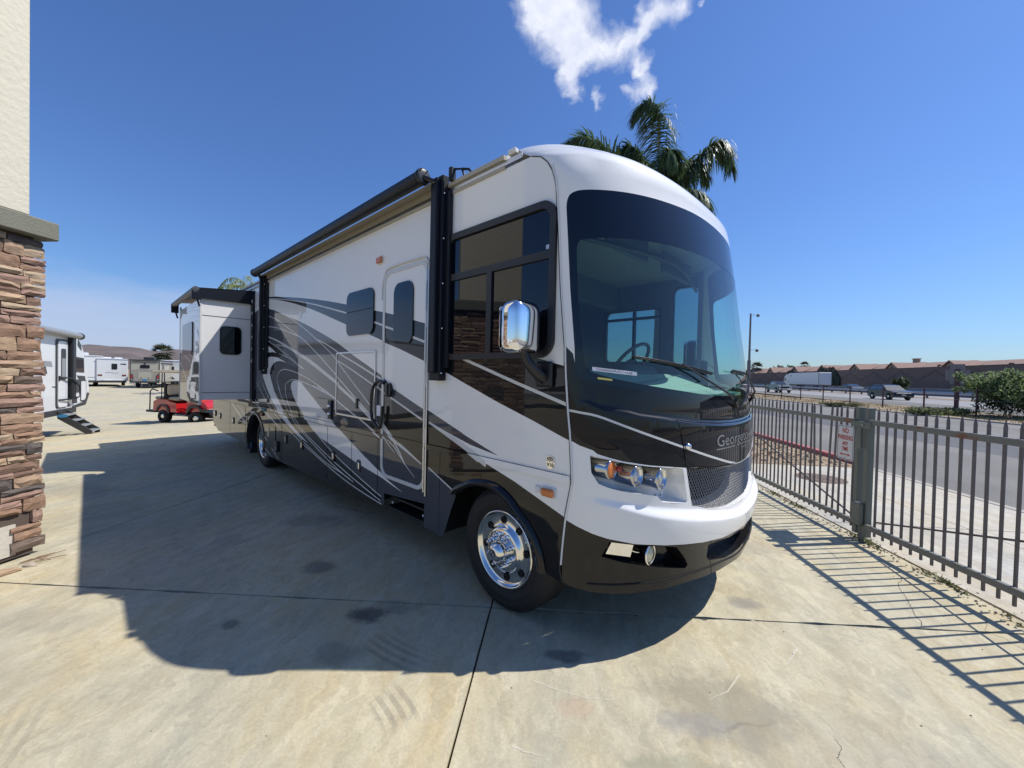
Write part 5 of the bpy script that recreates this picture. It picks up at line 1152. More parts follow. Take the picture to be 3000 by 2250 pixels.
gridc = [(KW*i/56, z) for i in range(1, 56) for z in list(np.arange(.42, 1.5, .05))+list(np.arange(1.6, 2.9, .12))+list(np.arange(2.92, 3.36, .045))]
gridc += [(x, z) for x in (.02, .05, .09) for z in np.arange(.42, 3.3, .07)]+[(KW-x, z) for x in (.02, .05, .09) for z in np.arange(.42, 3.3, .07)]
lines = []
for fn, d in ((ledge_z, 0), (ledge_z, -.034), (ledge_z, -.017), (bulge_top, 0), (bulge_crest, 0)):
    bs = [.02+.02*i for i in range(4)]+[.12+.06*i for i in range(39)]
    bs = [b for b in bs if b <= W-.02]
    lines.append([ch(b, float(fn(min(b, W-b)))+d) for b in bs])
for f_ in (.2, .4, .6, .8, 1.35, 1.7): lines.append([ch(b, float(bulge_top(min(b, W-b))*(1-f_)+bulge_crest(min(b, W-b))*f_)) for b in [.05+.04*i for i in range(61)]])
Vc, Fc, lc = partition(outc, RC, gridc, lines)
Vc[:, 0] = np.clip(Vc[:, 0], 0, KW)
P3 = np.array([cap3(x/KW, z) for x, z in Vc]); N3 = np.array([capN(min(.998, max(.002, x/KW)), z) for x, z in Vc])
pcl = lc['part']; cpi = np.array([PM.index(k) if k else 0 for k in lc['paint']])
def cap_part(name, sel, off=0.0, mats=None, parent=None, mi=True):
    f = Fc[sel]; V = P3+N3*off; a, b_, c_ = V[f[0]]
    flip = np.dot(np.cross(b_-a, c_-a), N3[f[0][0]]) < 0
    return sub_mesh(name, V, f, cpi[sel] if mi else None, mats or pmats, parent or RV, normals=N3, flip=flip)
sel = lambda k: np.array([x == k for x in pcl])
cap_part('front_cap', np.array([x is None for x in pcl]))
hood_ob = cap_part('hood', sel('hood'), .002)
frit = cap_part('windshield', sel('windshield'), .0, [M['tint']], mi=False)
cap_part('glass', sel('clear'), -.001, [M['windshield']], frit, mi=False)
# dark returns behind the joints
bk = MB()
def inner_skin(b0, b1, z0, z1, d, n=26, mz=6):
    V = []; 
    for j in range(mz+1):
        for i in range(n+1):
            V.append(capat(b0+(b1-b0)*i/n, z0+(z1-z0)*j/mz, -d))
    return V, [(j*(n+1)+i, j*(n+1)+i+1, (j+1)*(n+1)+i+1, (j+1)*(n+1)+i) for j in range(mz) for i in range(n)]
bk.add(*inner_skin(.445, W-.445, 1.10, 1.40, .03)); bk.build('cap_backing', M['darkvoid'], RV)
# screens and pockets
def pocket(pts, depth, matw, matf, name, shrink=.93, floor=True, par=None):
    P = cat(pts, 2, True); n = len(P); cb = np.mean([p[0] for p in P]); cz = np.mean([p[1] for p in P]); q = MB()
    o_ = [np.array(capat(b, z)) for b, z in P]; i_ = []
    for b, z in P:
        bb, zz = cb+(b-cb)*shrink, cz+(z-cz)*shrink; p = np.array(capat(bb, zz)); p[0] -= depth; i_.append(p)
    q.add(o_+i_, [(k, (k+1) % n, n+(k+1) % n, n+k) for k in range(n)], 0, False)
    o = q.build(name, matw, par or RV)
    if floor:
        v2, f2, _ = partition([(p[1], p[2]) for p in i_], [], [])
        from_ = {(round(float(p[1]), 5), round(float(p[2]), 5)): p[0] for p in i_}
        A = np.array([[p[1], p[2], 1] for p in i_]); 
        xs = np.array([p[0] for p in i_]); D_ = lambda y, z: float(xs[np.argmin((A[:, 0]-y)**2+(A[:, 1]-z)**2)])
        q = MB(); q.add([(D_(y, z), y, z) for y, z in v2], [tuple(t) for t in f2], 0, False); q.build('back', matf, o)
    return o
for sgn in (0, 1):
    m_ = (lambda p: p) if not sgn else mir
    hp_ = pocket(m_(HL), .12, M['white'], M['white'], 'headlight_recess')
    def bb_(b): return b if not sgn else W-b
    specs = [(.107, 1.089, .055, 'amber'), (.227, 1.053, .062, 'lens'), (.359, 1.035, .064, 'lens')]
    for k, (b, z, r_, mt_) in enumerate(specs):
        p = np.array(capat(bb_(b), z)); face = p[0]-(.012, .022, .018)[k]
        hb = thing_child('headlight' if mt_ != 'amber' else 'turn_signal', RV); back = face-.17
        q = MB(); q.lathe([(r_*.98, -.17), (r_*.96, -.10), (r_*.96, -.05), (r_*1.02, -.014), (r_*1.04, -.004), (r_*1.01, .003), (r_*.93, .004), (r_*.88, -.004)], (face, p[1], z), (1, 0, 0), 40); q.build('housing', M['shadechrome'], hb)
        if mt_ == 'amber':
            q = MB(); q.lathe([(r_*.90, -.004), (r_*.80, .004), (r_*.5, .009), (0, .010)], (face, p[1], z), (1, 0, 0), 30); q.build('lens', M['amber'], hb)
        else:
            q = MB(); q.lathe([(r_*.88, -.004), (r_*.74, -.030), (r_*.66, -.034)], (face, p[1], z), (1, 0, 0), 30); q.build('reflector', M['chrome'], hb)
            q = MB(); q.lathe([(r_*.68, -.034), (r_*.66, -.016), (r_*.5, -.004), (0, .0)], (face, p[1], z), (1, 0, 0), 30); q.build('lens', M['lens'], hb)
    q = MB(); q.lathe([(.016, -.03), (.020, .0), (.012, .012), (0, .014)], (np.array(capat(bb_(.168), 1.085))[0]-.055, bb_(.168), 1.088), (1, 0, 0), 16); q.build('lens', M['redlens'], hp_)
    for (b, z) in ((.44, .942), (.395, .912), (.43, .910), (.465, .908)):
        p = np.array(capat(bb_(b), z)); q = MB(); q.lathe([(.005, 0), (0, .001)], (p[0]-.117, p[1], z), (1, 0, 0), 8, 0, False); q.build('drain_hole', M['darkvoid'], hp_)
    fp_ = pocket(m_(FG), .09, M['black'], M['black'], 'fog_lamp_recess', .96)
    q = MB(); pl_ = [(.098, .605), (.112, .675), (.20, .662), (.195, .590)]; q.add([capat(bb_(b), z, -.010) for b, z in pl_], [(0, 1, 2, 3)]); q.build('chrome_plate', M['chrome'], fp_)
    p = np.array(capat(bb_(.305), .60)); fx = p[0]-.020; r_ = .056; fl_ = thing_child('fog_light', RV)
    q = MB(); q.lathe([(r_*1.05, -.13), (r_*.8, -.07), (r_*.85, -.03), (r_*1.12, -.006), (r_*1.15, .0), (r_*1.05, .004), (r_*.86, -.002)], (fx, p[1], .60), (1, 0, 0), 36); q.build('housing', M['chrome'], fl_)
    q = MB(); q.lathe([(r_*.87, -.003), (r_*.6, .008), (0, .012)], (fx, p[1], .60), (1, 0, 0), 26); q.build('lens', M['foglens'], fl_)
pocket(INT, .10, M['black'], M['blackplastic'], 'lower_intake', .97)
grp = pocket(GR_, .20, M['white'], M['darkvoid'], 'grille', .98)
# expanded-metal mesh: crossing wires that follow the nose, set in from its face
gpoly = np.array(CH(GR_)); gp = [tuple(x) for x in gpoly]
q = MB(); zz0, zz1 = .76, 1.10
def clip_runs(pts):
    ins = inpoly(np.array(pts), gp); runs, cur = [], []
    for p, i in zip(pts, ins):
        if i: cur.append(p)
        elif cur: runs.append(cur); cur = []
    if cur: runs.append(cur)
    return runs
x0, x1 = gpoly[:, 0].min(), gpoly[:, 0].max(); pit = .0235
for sg_ in (1, -1):
    k = -20
    while True:
        xs_ = x0-.25+k*pit; k += 1
        if xs_ > x1+.3: break
        line = [(xs_+sg_*(z-.93)*.62, z) for z in np.arange(zz0, zz1, .012)]
        for run in clip_runs(line):
            if len(run) < 2: continue
            P = [tuple(cap3(x/KW, z)+capN(x/KW, z)*(-.030+.0012*sg_)) for x, z in run]
            q.tube(P, .0019, 4, 0, cap=False)
q.build('mesh', M['meshmetal'], grp)
# hood lettering and lock
fu = lambda x, y, b0=.803, z0=1.188: capat(b0+x, z0+y, .0045)
text_obj('lettering', 'Georgetown', fu, M['trim_alu'], hood_ob, size=.105, sx=1.50, bold=.0004)
for a, b_ in ((.803, 1.10), (1.205, 1.70)):
    q = MB(); n = 12; q.add([capat(a+(b_-a)*i/n, 1.168, .0045) for i in range(n+1)]+[capat(a+(b_-a)*i/n, 1.175, .0045) for i in range(n+1)], [(i, i+1, n+2+i, n+1+i) for i in range(n)]); q.build('underline', M['trim_alu'], hood_ob)
text_obj('lettering', 'Powered by Ford', lambda x, y: capat(1.23+x, 1.137+y, .0045), M['trim_alu'], hood_ob, size=.030, sx=1.2)
p = capat(.515, 1.215, .004); q = MB(); q.lathe([(.020, -.004), (.020, .010), (.012, .018), (0, .018)], p, (.8, -.6, 0), 14); q.build('hood_lock', M['chrome'], hood_ob)
# windshield stickers
def ws_poly(b0, z0, b1, z1, h, off=.004): return [capat(b0+(b1-b0)*t, z0+(z1-z0)*t, off) for t in (0, .5, 1)]+[capat(b0+(b1-b0)*t, z0+(z1-z0)*t+h, off) for t in (1, .5, 0)]
stk = MB(); n = 10; B0, B1 = winv(.062), winv(.243)
def wsp(t, y, off): w_ = B0+(B1-B0)*t; z = 1.648+(1.623-1.648)*t+y; n_ = capN(w_, z); return tuple(cap3(w_, z)+n_*off)
stk.add([wsp(i/n, 0, .004) for i in range(n+1)]+[wsp(i/n, .022, .004) for i in range(n+1)], [(i, i+1, n+2+i, n+1+i) for i in range(n)]); stk = stk.build('paper_sticker', M['paper'], frit)
vs, fs = text2d('CONSIGN/PURCHASE', 1.0, align='LEFT'); wx = max(v[0] for v in vs)
b = MB(); b.add([wsp(.10+.80*x/wx, .0045+y*.0185, .0048) for x, y in vs], fs); b.build('lettering', M['ink'], frit)
B0y, B1y = winv(.077), winv(.130)
def wsy(t, y, off): w_ = B0y+(B1y-B0y)*t; z = 1.600-.009*t+y; return tuple(cap3(w_, z)+capN(w_, z)*off)
b = MB(); b.add([wsy(i/4, 0, .004) for i in range(5)]+[wsy(i/4, .011, .004) for i in range(5)], [(i, i+1, 6+i, 5+i) for i in range(4)]); b.build('yellow_sticker', M['yellowlabel'], frit)
# wipers
def wiper(b_p, z_p, joint, bl0, bl1, armmid):
    wp = thing_child('wiper', RV)
    q = MB(); q.tube([capat(b_p, z_p, .012), capat(*armmid, .05), capat(*joint, .045)], [.011, .008, .005], 6); q.tube([capat(b_p, z_p, .010), capat((b_p+armmid[0])/2, (z_p+armmid[1])/2, .040)], .015, 6); q.build('arm', M['blackplastic'], wp)
    n = 12; P = [capat(bl0[0]+(bl1[0]-bl0[0])*i/n, bl0[1]+(bl1[1]-bl0[1])*i/n, .018) for i in range(n+1)]
    q = MB(); q.tube(P, .0055, 5); 
    P2 = [capat(bl0[0]+(bl1[0]-bl0[0])*i/n, bl0[1]+(bl1[1]-bl0[1])*i/n+.006, .030) for i in range(n+1)]; q.tube(P2, .005, 5); q.build('blade', M['blackmetal'], wp)
    q = MB(); q.lathe([(.018, -.01), (.016, .014), (0, .018)], capat(b_p, z_p, .0), (1, 0, .1), 16); q.build('pivot', M['blackplastic'], wp)
wiper(1.22, 1.432, (.50, 1.697), (.226, 1.726), (.807, 1.645), (.97, 1.517))
wiper(2.02, 1.432, (1.42, 1.68), (1.13, 1.674), (1.70, 1.655), (1.85, 1.52))
# groove under the bumper
q = MB(); P = [capat(b, z, .0005) for b, z in cat([(.045, .428), (.134, .434), (.324, .443), (.578, .450), (.88, .440), (1.25, .405), (1.62, .440), (1.92, .450), (2.3, .436)], 14)]; q.tube(P, .0055, 6); q.build('bumper_groove', M['darkvoid'], RV)
# cap top fill to the roof
q = MB(); ring = [tuple(cap3(i/40, 3.3695)) for i in range(41)]; q.add(ring+[(-.3, y, z+.004) for x, y, z in ring], [(i+1, i, 41+i, 42+i) for i in range(40)], 0, True); q.build('roof_fairing', M['white'], RV)
q = MB(); q.tube([capat(.022, z, .002) if False else L3(np.interp(z, SZ, SS)-.012, -.003, z) for z in np.arange(.5, 3.0, .1)], .006, 6); q.build('seam_bead', M['white_pl'], RV)
q = MB(); q.tube([L3(np.interp(z, SZ, SS)-.002, -.001, z) for z in list(np.arange(.40, 2.95, .06))+[2.97, 2.99, 3.0]], .0035, 5); q.build('seam_shadow', M['blackplastic'], RV)
q = MB(); q.bbox(-.02, .05, -.02, .02, 3.07, 3.105, .006); q.build('roof_clip', M['white_pl'], RV)
q = MB(); fr = []
for i in range(31):
    p = cap3(.03+.94*i/30, 2.72); fr.append((p[0]-.05, p[1]*.965+.044, 2.735))
q.add(fr+[(.30, W-.05, 2.735), (.30, .05, 2.735)]+[(x, y, z+.02) for x, y, z in fr]+[(.30, W-.05, 2.755), (.30, .05, 2.755)], [tuple(range(33)), tuple(range(33, 66))[::-1]]+[(i, i+1, 34+i, 33+i) for i in range(30)]); q.build('front_headliner', M['int_ceiling'], RV)
q = MB(); q.tube([(.42, .25, 2.50), (.56, .9, 2.52), (.60, 1.25, 2.52), (.56, 1.6, 2.52), (.42, 2.25, 2.50)], .018, 6); q.build('curtain_rail', M['seat'], RV)
for yy in (.45, 1.35):
    q = MB(); q.bbox(.44, .47, yy, yy+.62, 2.50, 2.68, .01); q.build('sun_visor', M['int_wall'], RV)
# dashboard, cluster hood, steering wheel, gear
db = MB(); zt = 1.515; fr = []
for i in range(41):
    p = cap3(.02+.96*i/40, 1.52); fr.append((p[0]-.05, p[1]*.965+.044, zt))
bkk = [(.22, W-.06, 1.665), (.22, .06, 1.665)]
db.add(fr+bkk+[(x, y, z-.14) for x, y, z in fr+bkk], [tuple(range(43))]+[(i, i+1, 44+i, 43+i) for i in range(42)]); db.build('dashboard', M['dash'], RV)
q = MB(); q.bbox(-.02, .24, 1.25, 1.85, 1.48, 1.735, .05); q.bbox(.0, .2, .2, 2.3, 1.2, 1.56, .03); q.build('instrument_hood', M['seat'], RV)
for yy in (.55, .95, 1.5, 1.95):
    q = MB(); q.bbox(.50, .53, yy, yy+.16, 1.532, 1.540, .002); q.build('defrost_vent', M['blackplastic'], RV)
sw = thing_child('steering_wheel', RV); cx, cy, cz = .10, 1.52, 1.74; tilt = math.radians(38)
ax = Vector((-math.cos(tilt), 0, math.sin(tilt))); uu = Vector((math.sin(tilt), 0, math.cos(tilt))); vv = Vector((0, 1, 0))
q = MB(); P = [Vector((cx, cy, cz))+uu*(.235*math.cos(k*PI/18))+vv*(.235*math.sin(k*PI/18)) for k in range(36)]; q.tube(P, .016, 8, closed=True); q.build('rim', M['seat'], sw)
q = MB()
for a in (100, 260, 180): q.tube([(cx, cy, cz), Vector((cx, cy, cz))+uu*(.23*math.cos(math.radians(a)))+vv*(.23*math.sin(math.radians(a)))], .013, 6)
q.lathe([(.07, -.03), (.07, .01), (.04, .03), (0, .03)], (cx, cy, cz), ax, 16); q.build('spokes', M['seat'], sw)
# mirrors
def mirror(sgn):
    mr = thing_child('door_mirror', RV); y0 = -.170 if sgn < 0 else W+.170; x0 = .275
    bm = bmesh.new(); bmesh.ops.create_uvsphere(bm, u_segments=40, v_segments=24, radius=1)
    for v in bm.verts:
        c = v.co; f = lambda t, e: math.copysign(abs(t)**e, t)
        v.co = Vector((x0+f(c.x, .55)*.075, y0+f(c.y, .36)*.112, 1.893+f(c.z, .36)*.155))
    me = bpy.data.meshes.new('housing'); bm.to_mesh(me); bm.free(); me.materials.append(M['chrome'])
    for p_ in me.polygons: p_.use_smooth = True
    h_ = bpy.data.objects.new('housing', me); COL.objects.link(h_); h_.parent = mr
    q = MB(); q.prism(rrect(-.098, .098, -.14, .14, .04, 5), 'x', 0, .004); q.v = [(x0-.079-x, y0+y, 1.893+z) for x, y, z in q.v]; q.build('glass', M['chrome'], mr)
    ys = 0 if sgn < 0 else W; yd = -1 if sgn < 0 else 1
    q = MB(); q.tube([(.33, ys+yd*.005, 1.60), (.33, ys+yd*.06, 1.62), (.29, ys+yd*.12, 1.69), (.275, ys+yd*.14, 1.75)], [.045, .040, .032, .030], 8)
    q.bbox(.27, .40, min(ys, ys+yd*.03), max(ys, ys+yd*.03), 1.545, 1.70, .012); q.build('arm', M['blackplastic'], mr)
mirror(-1); mirror(1)
q = MB(); q.tube([(.98, 1.0, 3.0), (1.0, 1.0, 3.02)], .002, 4); 
# --- slide-out room
so_ = thing_child('slide_out', RV); sx0, sx1, sd_, sz0, sz1 = 6.10, 8.15, .72, 1.125, 2.74
strp = []
for pts in ([(240,640),(330,560),(450,500),(560,480),(690,500)], [(260,740),(340,640),(450,570),(580,535),(690,545)], [(280,830),(360,720),(450,650),(560,630),(690,655)], [(375,890),(470,800),(580,760),(690,765)], [(560,885),(640,860),(690,858)], [(540,1020),(690,1060)]):
    strp.append(('paint', 'stripe', ribbon(SD('M1', cat(pts, 4), sd_), .02)))
strp.insert(0, ('paint', 'black', [(sx0-.1, 1.62), (6.6, 1.85), (7.2, 1.95), (8.3, 1.92), (8.3, 1.0), (sx0-.1, 1.0)]))
strp.insert(1, ('paint', 'charcoal', [(sx0-.1, 2.10), (6.35, 2.30), (6.40, 2.24), (sx0-.1, 1.98)]))
strp.append(('paint', 'stripe', ribbon([(8.1, 1.75), (7.2, 1.35), (6.3, 1.2)], .03))); strp.append(('paint', 'stripe', ribbon([(8.1, 1.95), (7.0, 1.75), (6.2, 1.3)], .02)))
Vs, Fs, ls = partition([(sx0, sz0-.08), (sx1, sz0-.08), (sx1, sz1-.01), (sx0, sz1-.01)], strp, [])
si = np.array([PM.index(k) if k else 0 for k in ls['paint']]); sub_mesh('outer_wall', np.array([L3(s, -sd_, z) for s, z in Vs]), Fs, si, pmats, so_, flip=False)
q = MB(); q.box(-sx1, -sx0, -sd_+.003, .02, sz0, sz1); q.build('room_wall', M['white'], so_)
for z in (1.238, 2.47):
    q = MB(); q.box(-sx0, -sx0+.003, -sd_+.01, .0, z, z+.008); q.build('wall_seam', M['charcoal'], so_)
q = MB(); q.box(-sx0-.03, -sx0+.006, -sd_-.006, -sd_+.022, sz0-.08, sz1+.06); q.build('corner_trim', M['white_pl'], so_); q = MB(); q.box(-sx1-.006, -sx1+.02, -sd_-.006, -sd_+.022, sz0-.08, sz1+.06); q.build('corner_trim', M['white_pl'], so_)
sw_ = rrect(-.465, -.165, 1.865, 2.33, .07, 5)
def facex(name, pts, x0, x1, mat, par):
    q = MB(); q.prism(pts, 'x', x0, x1); return q.build(name, mat, par)
fw2 = facex('window', sw_, -sx0, -sx0+.014, M['blackplastic'], so_); 
q = MB(); q.prism(rrect(-.447, -.183, 1.883, 2.312, .055, 5), 'x', -sx0+.014, -sx0+.018); q.prism([(-.447, 2.07), (-.183, 2.07), (-.183, 2.08), (-.447, 2.08)], 'x', -sx0+.018, -sx0+.020); q.build('window_glass', M['tint'], so_)
plate('window', rrect(6.72, 7.72, 1.86, 2.42, .08, 5), -sd_-.002, -sd_-.018, M['tint'], so_)
# topper awning of the room
q = MB(); q.tube([L3(6.02, -sd_-.07, 2.86), L3(8.35, -sd_-.07, 2.86)], .045, 18); q.build('topper_roller', M['tr_graymetal'], so_)
q = MB(); q.add([L3(6.06, -sd_-.06, 2.895), L3(8.3, -sd_-.06, 2.895), L3(8.3, .0, 2.965), L3(6.06, .0, 2.965)], [(0, 1, 2, 3)]); q.add([L3(6.06, -sd_-.04, 2.87), L3(6.06, -sd_-.04, sz1-.01), L3(6.06, -.0, sz1-.01), L3(6.06, .0, 2.96)], [(0, 1, 2, 3)]); q.build('topper_fabric', M['blackmetal'], so_)
for s in (6.04, 8.3):
    q = MB(); q.bbox(-s-.02, -s+.02, -sd_-.12, -sd_-.005, 2.70, 2.87, .006); q.tube([L3(s, -sd_-.02, 2.60), L3(s, -sd_-.08, 2.84)], .014, 6); q.build('topper_bracket', M['blackmetal'], so_)
q = MB(); q.box(-6.10, -5.98, -.035, .01, 1.09, 2.93); q.box(-8.3, -8.15, -.02, .01, 1.09, 2.93); q.box(-8.3, -5.98, -.02, .01, 2.80, 2.96); q.build('slide_gasket', M['blackmetal'], RV)
for k in range(6):
    q = MB(); q.bbox(-6.0, -5.985, -.045, -.034, 1.75+k*.2, 1.80+k*.2, .002); q.build('gasket_clip', M['white_pl'], RV)
# ------------------------------------------------------------------ trailers and motorhomes across the yard
M['tr_white'] = plain('trailer_white', (.66, .67, .68), .35, var=.04, scale=1, coat=.5); M['tr_grey'] = plain('trailer_grey_graphic', (.26, .27, .28), .4); M['tr_dark'] = plain('trailer_charcoal', (.035, .036, .038), .45); M['beige'] = plain('beige_gelcoat', (.40, .375, .31), .35, var=.04, coat=.5); M['beige2'] = plain('darker_beige', (.30, .28, .235), .35, coat=.5)
M['bluelogo'] = plain('blue_badge', (.05, .22, .42), .4)
def wheels_simple(par, spots, r=.36, w_=.22, axis='y', name='wheel'):
    for (x, y) in spots:
        we = thing_child(name, par, (x, y, r)); q = MB(); av = (0, 1, 0) if axis == 'y' else (1, 0, 0)
        q.lathe([(r*.55, -w_/2), (r*.9, -w_/2), (r, -w_*.36), (r, w_*.36), (r*.9, w_/2), (r*.55, w_/2)], (0, 0, 0), av, 20); q.build('tyre', M['rubber'], we)
        q = MB(); q.lathe([(0, -w_*.40), (r*.3, -w_*.42), (r*.56, -w_*.36), (r*.57, w_*.36), (r*.3, w_*.42), (0, w_*.40)], (0, 0, 0), av, 14); q.build('rim', M['alu'], we)
def P_(par, name, mat, fn, **kw):
    q = MB(); fn(q); return q.build(name, mat, par, **kw)
# nearest travel trailer, door side towards the yard
K1 = 1.2
tp = np.array([-10.81, 7.57])*K1
T = thing('travel_trailer', 'white and grey travel trailer beside the stone pillar with its entry steps down', 'travel trailer', (tp[0], tp[1], -.32), math.atan2(.80709, -.59043))
tz = lambda z: (z-1.6)*K1+1.6+.32; ta = lambda a: a*K1
def TP(pts): return [(ta(a), tz(z)) for a, z in pts]
prof = [(-4.5, .62), (1.35, .62), (2.05, .66), (2.30, .95), (2.33, 1.05), (2.27, 1.25), (2.12, 1.62), (1.96, 2.0), (1.80, 2.22), (1.6, 2.33), (1.2, 2.36), (-4.5, 2.36)]
P_(T, 'body', M['tr_white'], lambda q: q.prism(TP(prof), 'y', 0, 2.4))
P_(T, 'front_rock_guard', M['tr_dark'], lambda q: q.prism(TP([(1.3, .60), (2.06, .64), (2.31, .93), (2.20, .95), (2.05, .80), (1.9, .72), (1.3, .66)]), 'y', -.02, 2.42))
P_(T, 'skirt', M['tr_dark'], lambda q: q.box(ta(-4.5), ta(1.5), -.015, 2.4, tz(.50), tz(.63)))
P_(T, 'front_window', M['tint'], lambda q: q.prism(TP([(1.27, 1.55), (1.93, 1.52), (1.90, 1.80), (1.27, 1.82)]), 'y', -.02, .0)); P_(T, 'window_frame', M['tr_dark'], lambda q: q.prism(TP([(1.22, 1.50), (1.99, 1.47), (1.96, 1.84), (1.22, 1.87)]), 'y', -.012, .0))
P_(T, 'cap_window', M['tint'], lambda q: q.prism(TP([(1.60, 2.14), (1.83, 2.02), (1.80, 2.17), (1.62, 2.30)]), 'y', -.01, .0))
P_(T, 'door_frame', M['tr_dark'], lambda q: q.prism([(x, z) for x, z in rrect(ta(.44), ta(1.00), tz(.66), tz(2.235), .10, 4)], 'y', -.02, .0))
dr = P_(T, 'entry_door', M['tr_white'], lambda q: q.prism(rrect(ta(.50), ta(.965), tz(.68), tz(2.19), .08, 4), 'y', -.035, -.0))
P_(dr, 'window', M['tr_dark'], lambda q: q.prism(rrect(ta(.625), ta(.855), tz(1.30), tz(2.02), .05, 4), 'y', -.045, -.034)); P_(dr, 'pane', M['tr_grey'], lambda q: q.prism(rrect(ta(.65), ta(.83), tz(1.33), tz(1.80), .03, 3), 'y', -.048, -.044))
P_(dr, 'handle', M['blackplastic'], lambda q: q.bbox(ta(.50), ta(.53), -.07, -.034, tz(1.28), tz(1.40), .01))
P_(T, 'grab_rail', M['blackplastic'], lambda q: q.tube([(ta(.50), -.05, tz(1.36)), (ta(.95), -.12, tz(1.345)), (ta(1.30), -.16, tz(1.15)), (ta(1.33), -.16, tz(.90)), (ta(1.15), -.12, tz(.845)), (ta(.50), -.05, tz(.85))], .022, 6))
P_(T, 'awning_arm', M['blackplastic'], lambda q: q.bbox(ta(1.04), ta(1.22), -.12, .0, tz(.83), tz(2.30), .02))
P_(T, 'awning_roller', M['tr_grey'], lambda q: q.tube([(ta(-4.4), -.13, tz(2.40)), (ta(1.36), -.13, tz(2.36))], .085, 14)); P_(T, 'awning_end', M['blackplastic'], lambda q: q.tube([(ta(1.34), -.13, tz(2.36)), (ta(1.42), -.13, tz(2.355))], .10, 12))
P_(T, 'roof_edge', M['tr_grey'], lambda q: q.prism(TP([(-4.5, 2.36), (1.2, 2.36), (1.6, 2.335), (1.62, 2.36), (1.2, 2.40), (-4.5, 2.42)]), 'y', .0, 2.4))
for name, mt_, pts in (('grey_graphic', 'tr_grey', [(-.3, 1.62), (.30, 1.60), (.24, 1.72), (-.3, 1.72)]), ('dark_graphic', 'tr_dark', [(.62, 1.10), (.75, 1.10), (1.02, .82), (1.22, .66), (1.05, .66)]), ('grey_graphic', 'tr_grey', [(.52, 1.08), (.60, 1.08), (.98, .70), (.82, .70), (.52, .95)]),
                       ('dark_graphic', 'tr_dark', [(.28, 1.165), (.86, 1.155), (.95, 1.08), (.92, 1.08), (.85, 1.135), (.30, 1.14)]), ('grey_graphic', 'tr_grey', [(1.05, 1.30), (1.45, 1.30), (1.62, 1.05), (1.52, 1.05), (1.40, 1.24), (1.05, 1.24)]), ('dark_graphic', 'tr_dark', [(1.55, 1.40), (2.05, 1.38), (2.15, 1.10), (1.95, 1.0), (1.75, 1.25)]),
                       ('dark_graphic', 'tr_dark', [(1.28, .72), (1.58, .72), (1.58, .88), (1.28, .86)]), ('dark_graphic', 'tr_dark', [(-.2, 1.50), (.06, 1.44), (.0, 1.60), (-.2, 1.60)])):
    P_(T, name, M[mt_], lambda q: q.prism(TP(pts), 'y', -.006, .0))
P_(T, 'control_panel', M['tr_dark'], lambda q: q.prism(rrect(ta(1.48), ta(1.72), tz(.98), tz(1.30), .03, 3), 'y', -.02, .0))
P_(T, 'baggage_door', M['tr_dark'], lambda q: q.prism(rrect(ta(1.77), ta(2.12), tz(.74), tz(1.28), .05, 4), 'y', -.01, .0)); P_(T, 'baggage_door', M['tr_white'], lambda q: q.prism(rrect(ta(1.80), ta(2.09), tz(.77), tz(1.25), .04, 4), 'y', -.014, .0))
wheels_simple(T, [(-2.2, .2), (-3.2, .2)])
P_(T, 'stabiliser', M['blackplastic'], lambda q: (q.tube([(-.4, .4, tz(.6)), (-.7, .4, .25)], .03, 5), q.tube([(.1, .4, tz(.6)), (-.1, .4, .2)], .025, 5)))
# entry steps: a unit of its own, unfolded to the ground
d2 = np.array([.80709, .59043]); ff = np.array([-10.94, 8.73])*1.2
st = thing('entry_steps', 'black folding entry steps reaching from the travel trailer door to the ground', 'steps', (tp[0], tp[1], -.32), math.atan2(.80709, -.59043))
loc = ff-tp; fx = float(loc @ np.array([-.59043, .80709])); fy = float(loc @ np.array([-.80709, -.59043]))
sa, sb = ta(.50), ta(.98); top = tz(.60); 
for x in (sa, sb):
    P_(st, 'side_rail', M['tr_dark'], lambda q: q.add([(x-.015+dx, y_, z_) for dx in (0, .03) for y_, z_ in ((-.02, top), (-.02, top-.20), (fy+.05, .02), (fy, .02), (fy, .16))], [(0, 1, 2, 3, 4), (9, 8, 7, 6, 5), (0, 5, 6, 1), (1, 6, 7, 2), (2, 7, 8, 3), (3, 8, 9, 4), (4, 9, 5, 0)]))
for k in range(4):
    t = (k+.35)/4; y_ = -.02+(fy+.02)*t; z_ = top-.06+(.12-top)*t
    P_(st, 'tread', M['tr_grey'], lambda q: q.bbox(sa+.01, sb-.01, y_-.14, y_+.06, z_-.02, z_+.01, .004))
for x in (sa, sb): P_(st, 'foot', M['tr_grey'], lambda q: q.bbox(x-.03, x+.03, fy-.05, fy+.06, .0, .05, .008))
P_(st, 'blue_badge', M['bluelogo'], lambda q: q.prism([( -.12+.11*math.cos(t*PI/8)-.0, top-.13+.045*math.sin(t*PI/8)) for t in range(16)], 'x', sa-.02, sa-.0155))

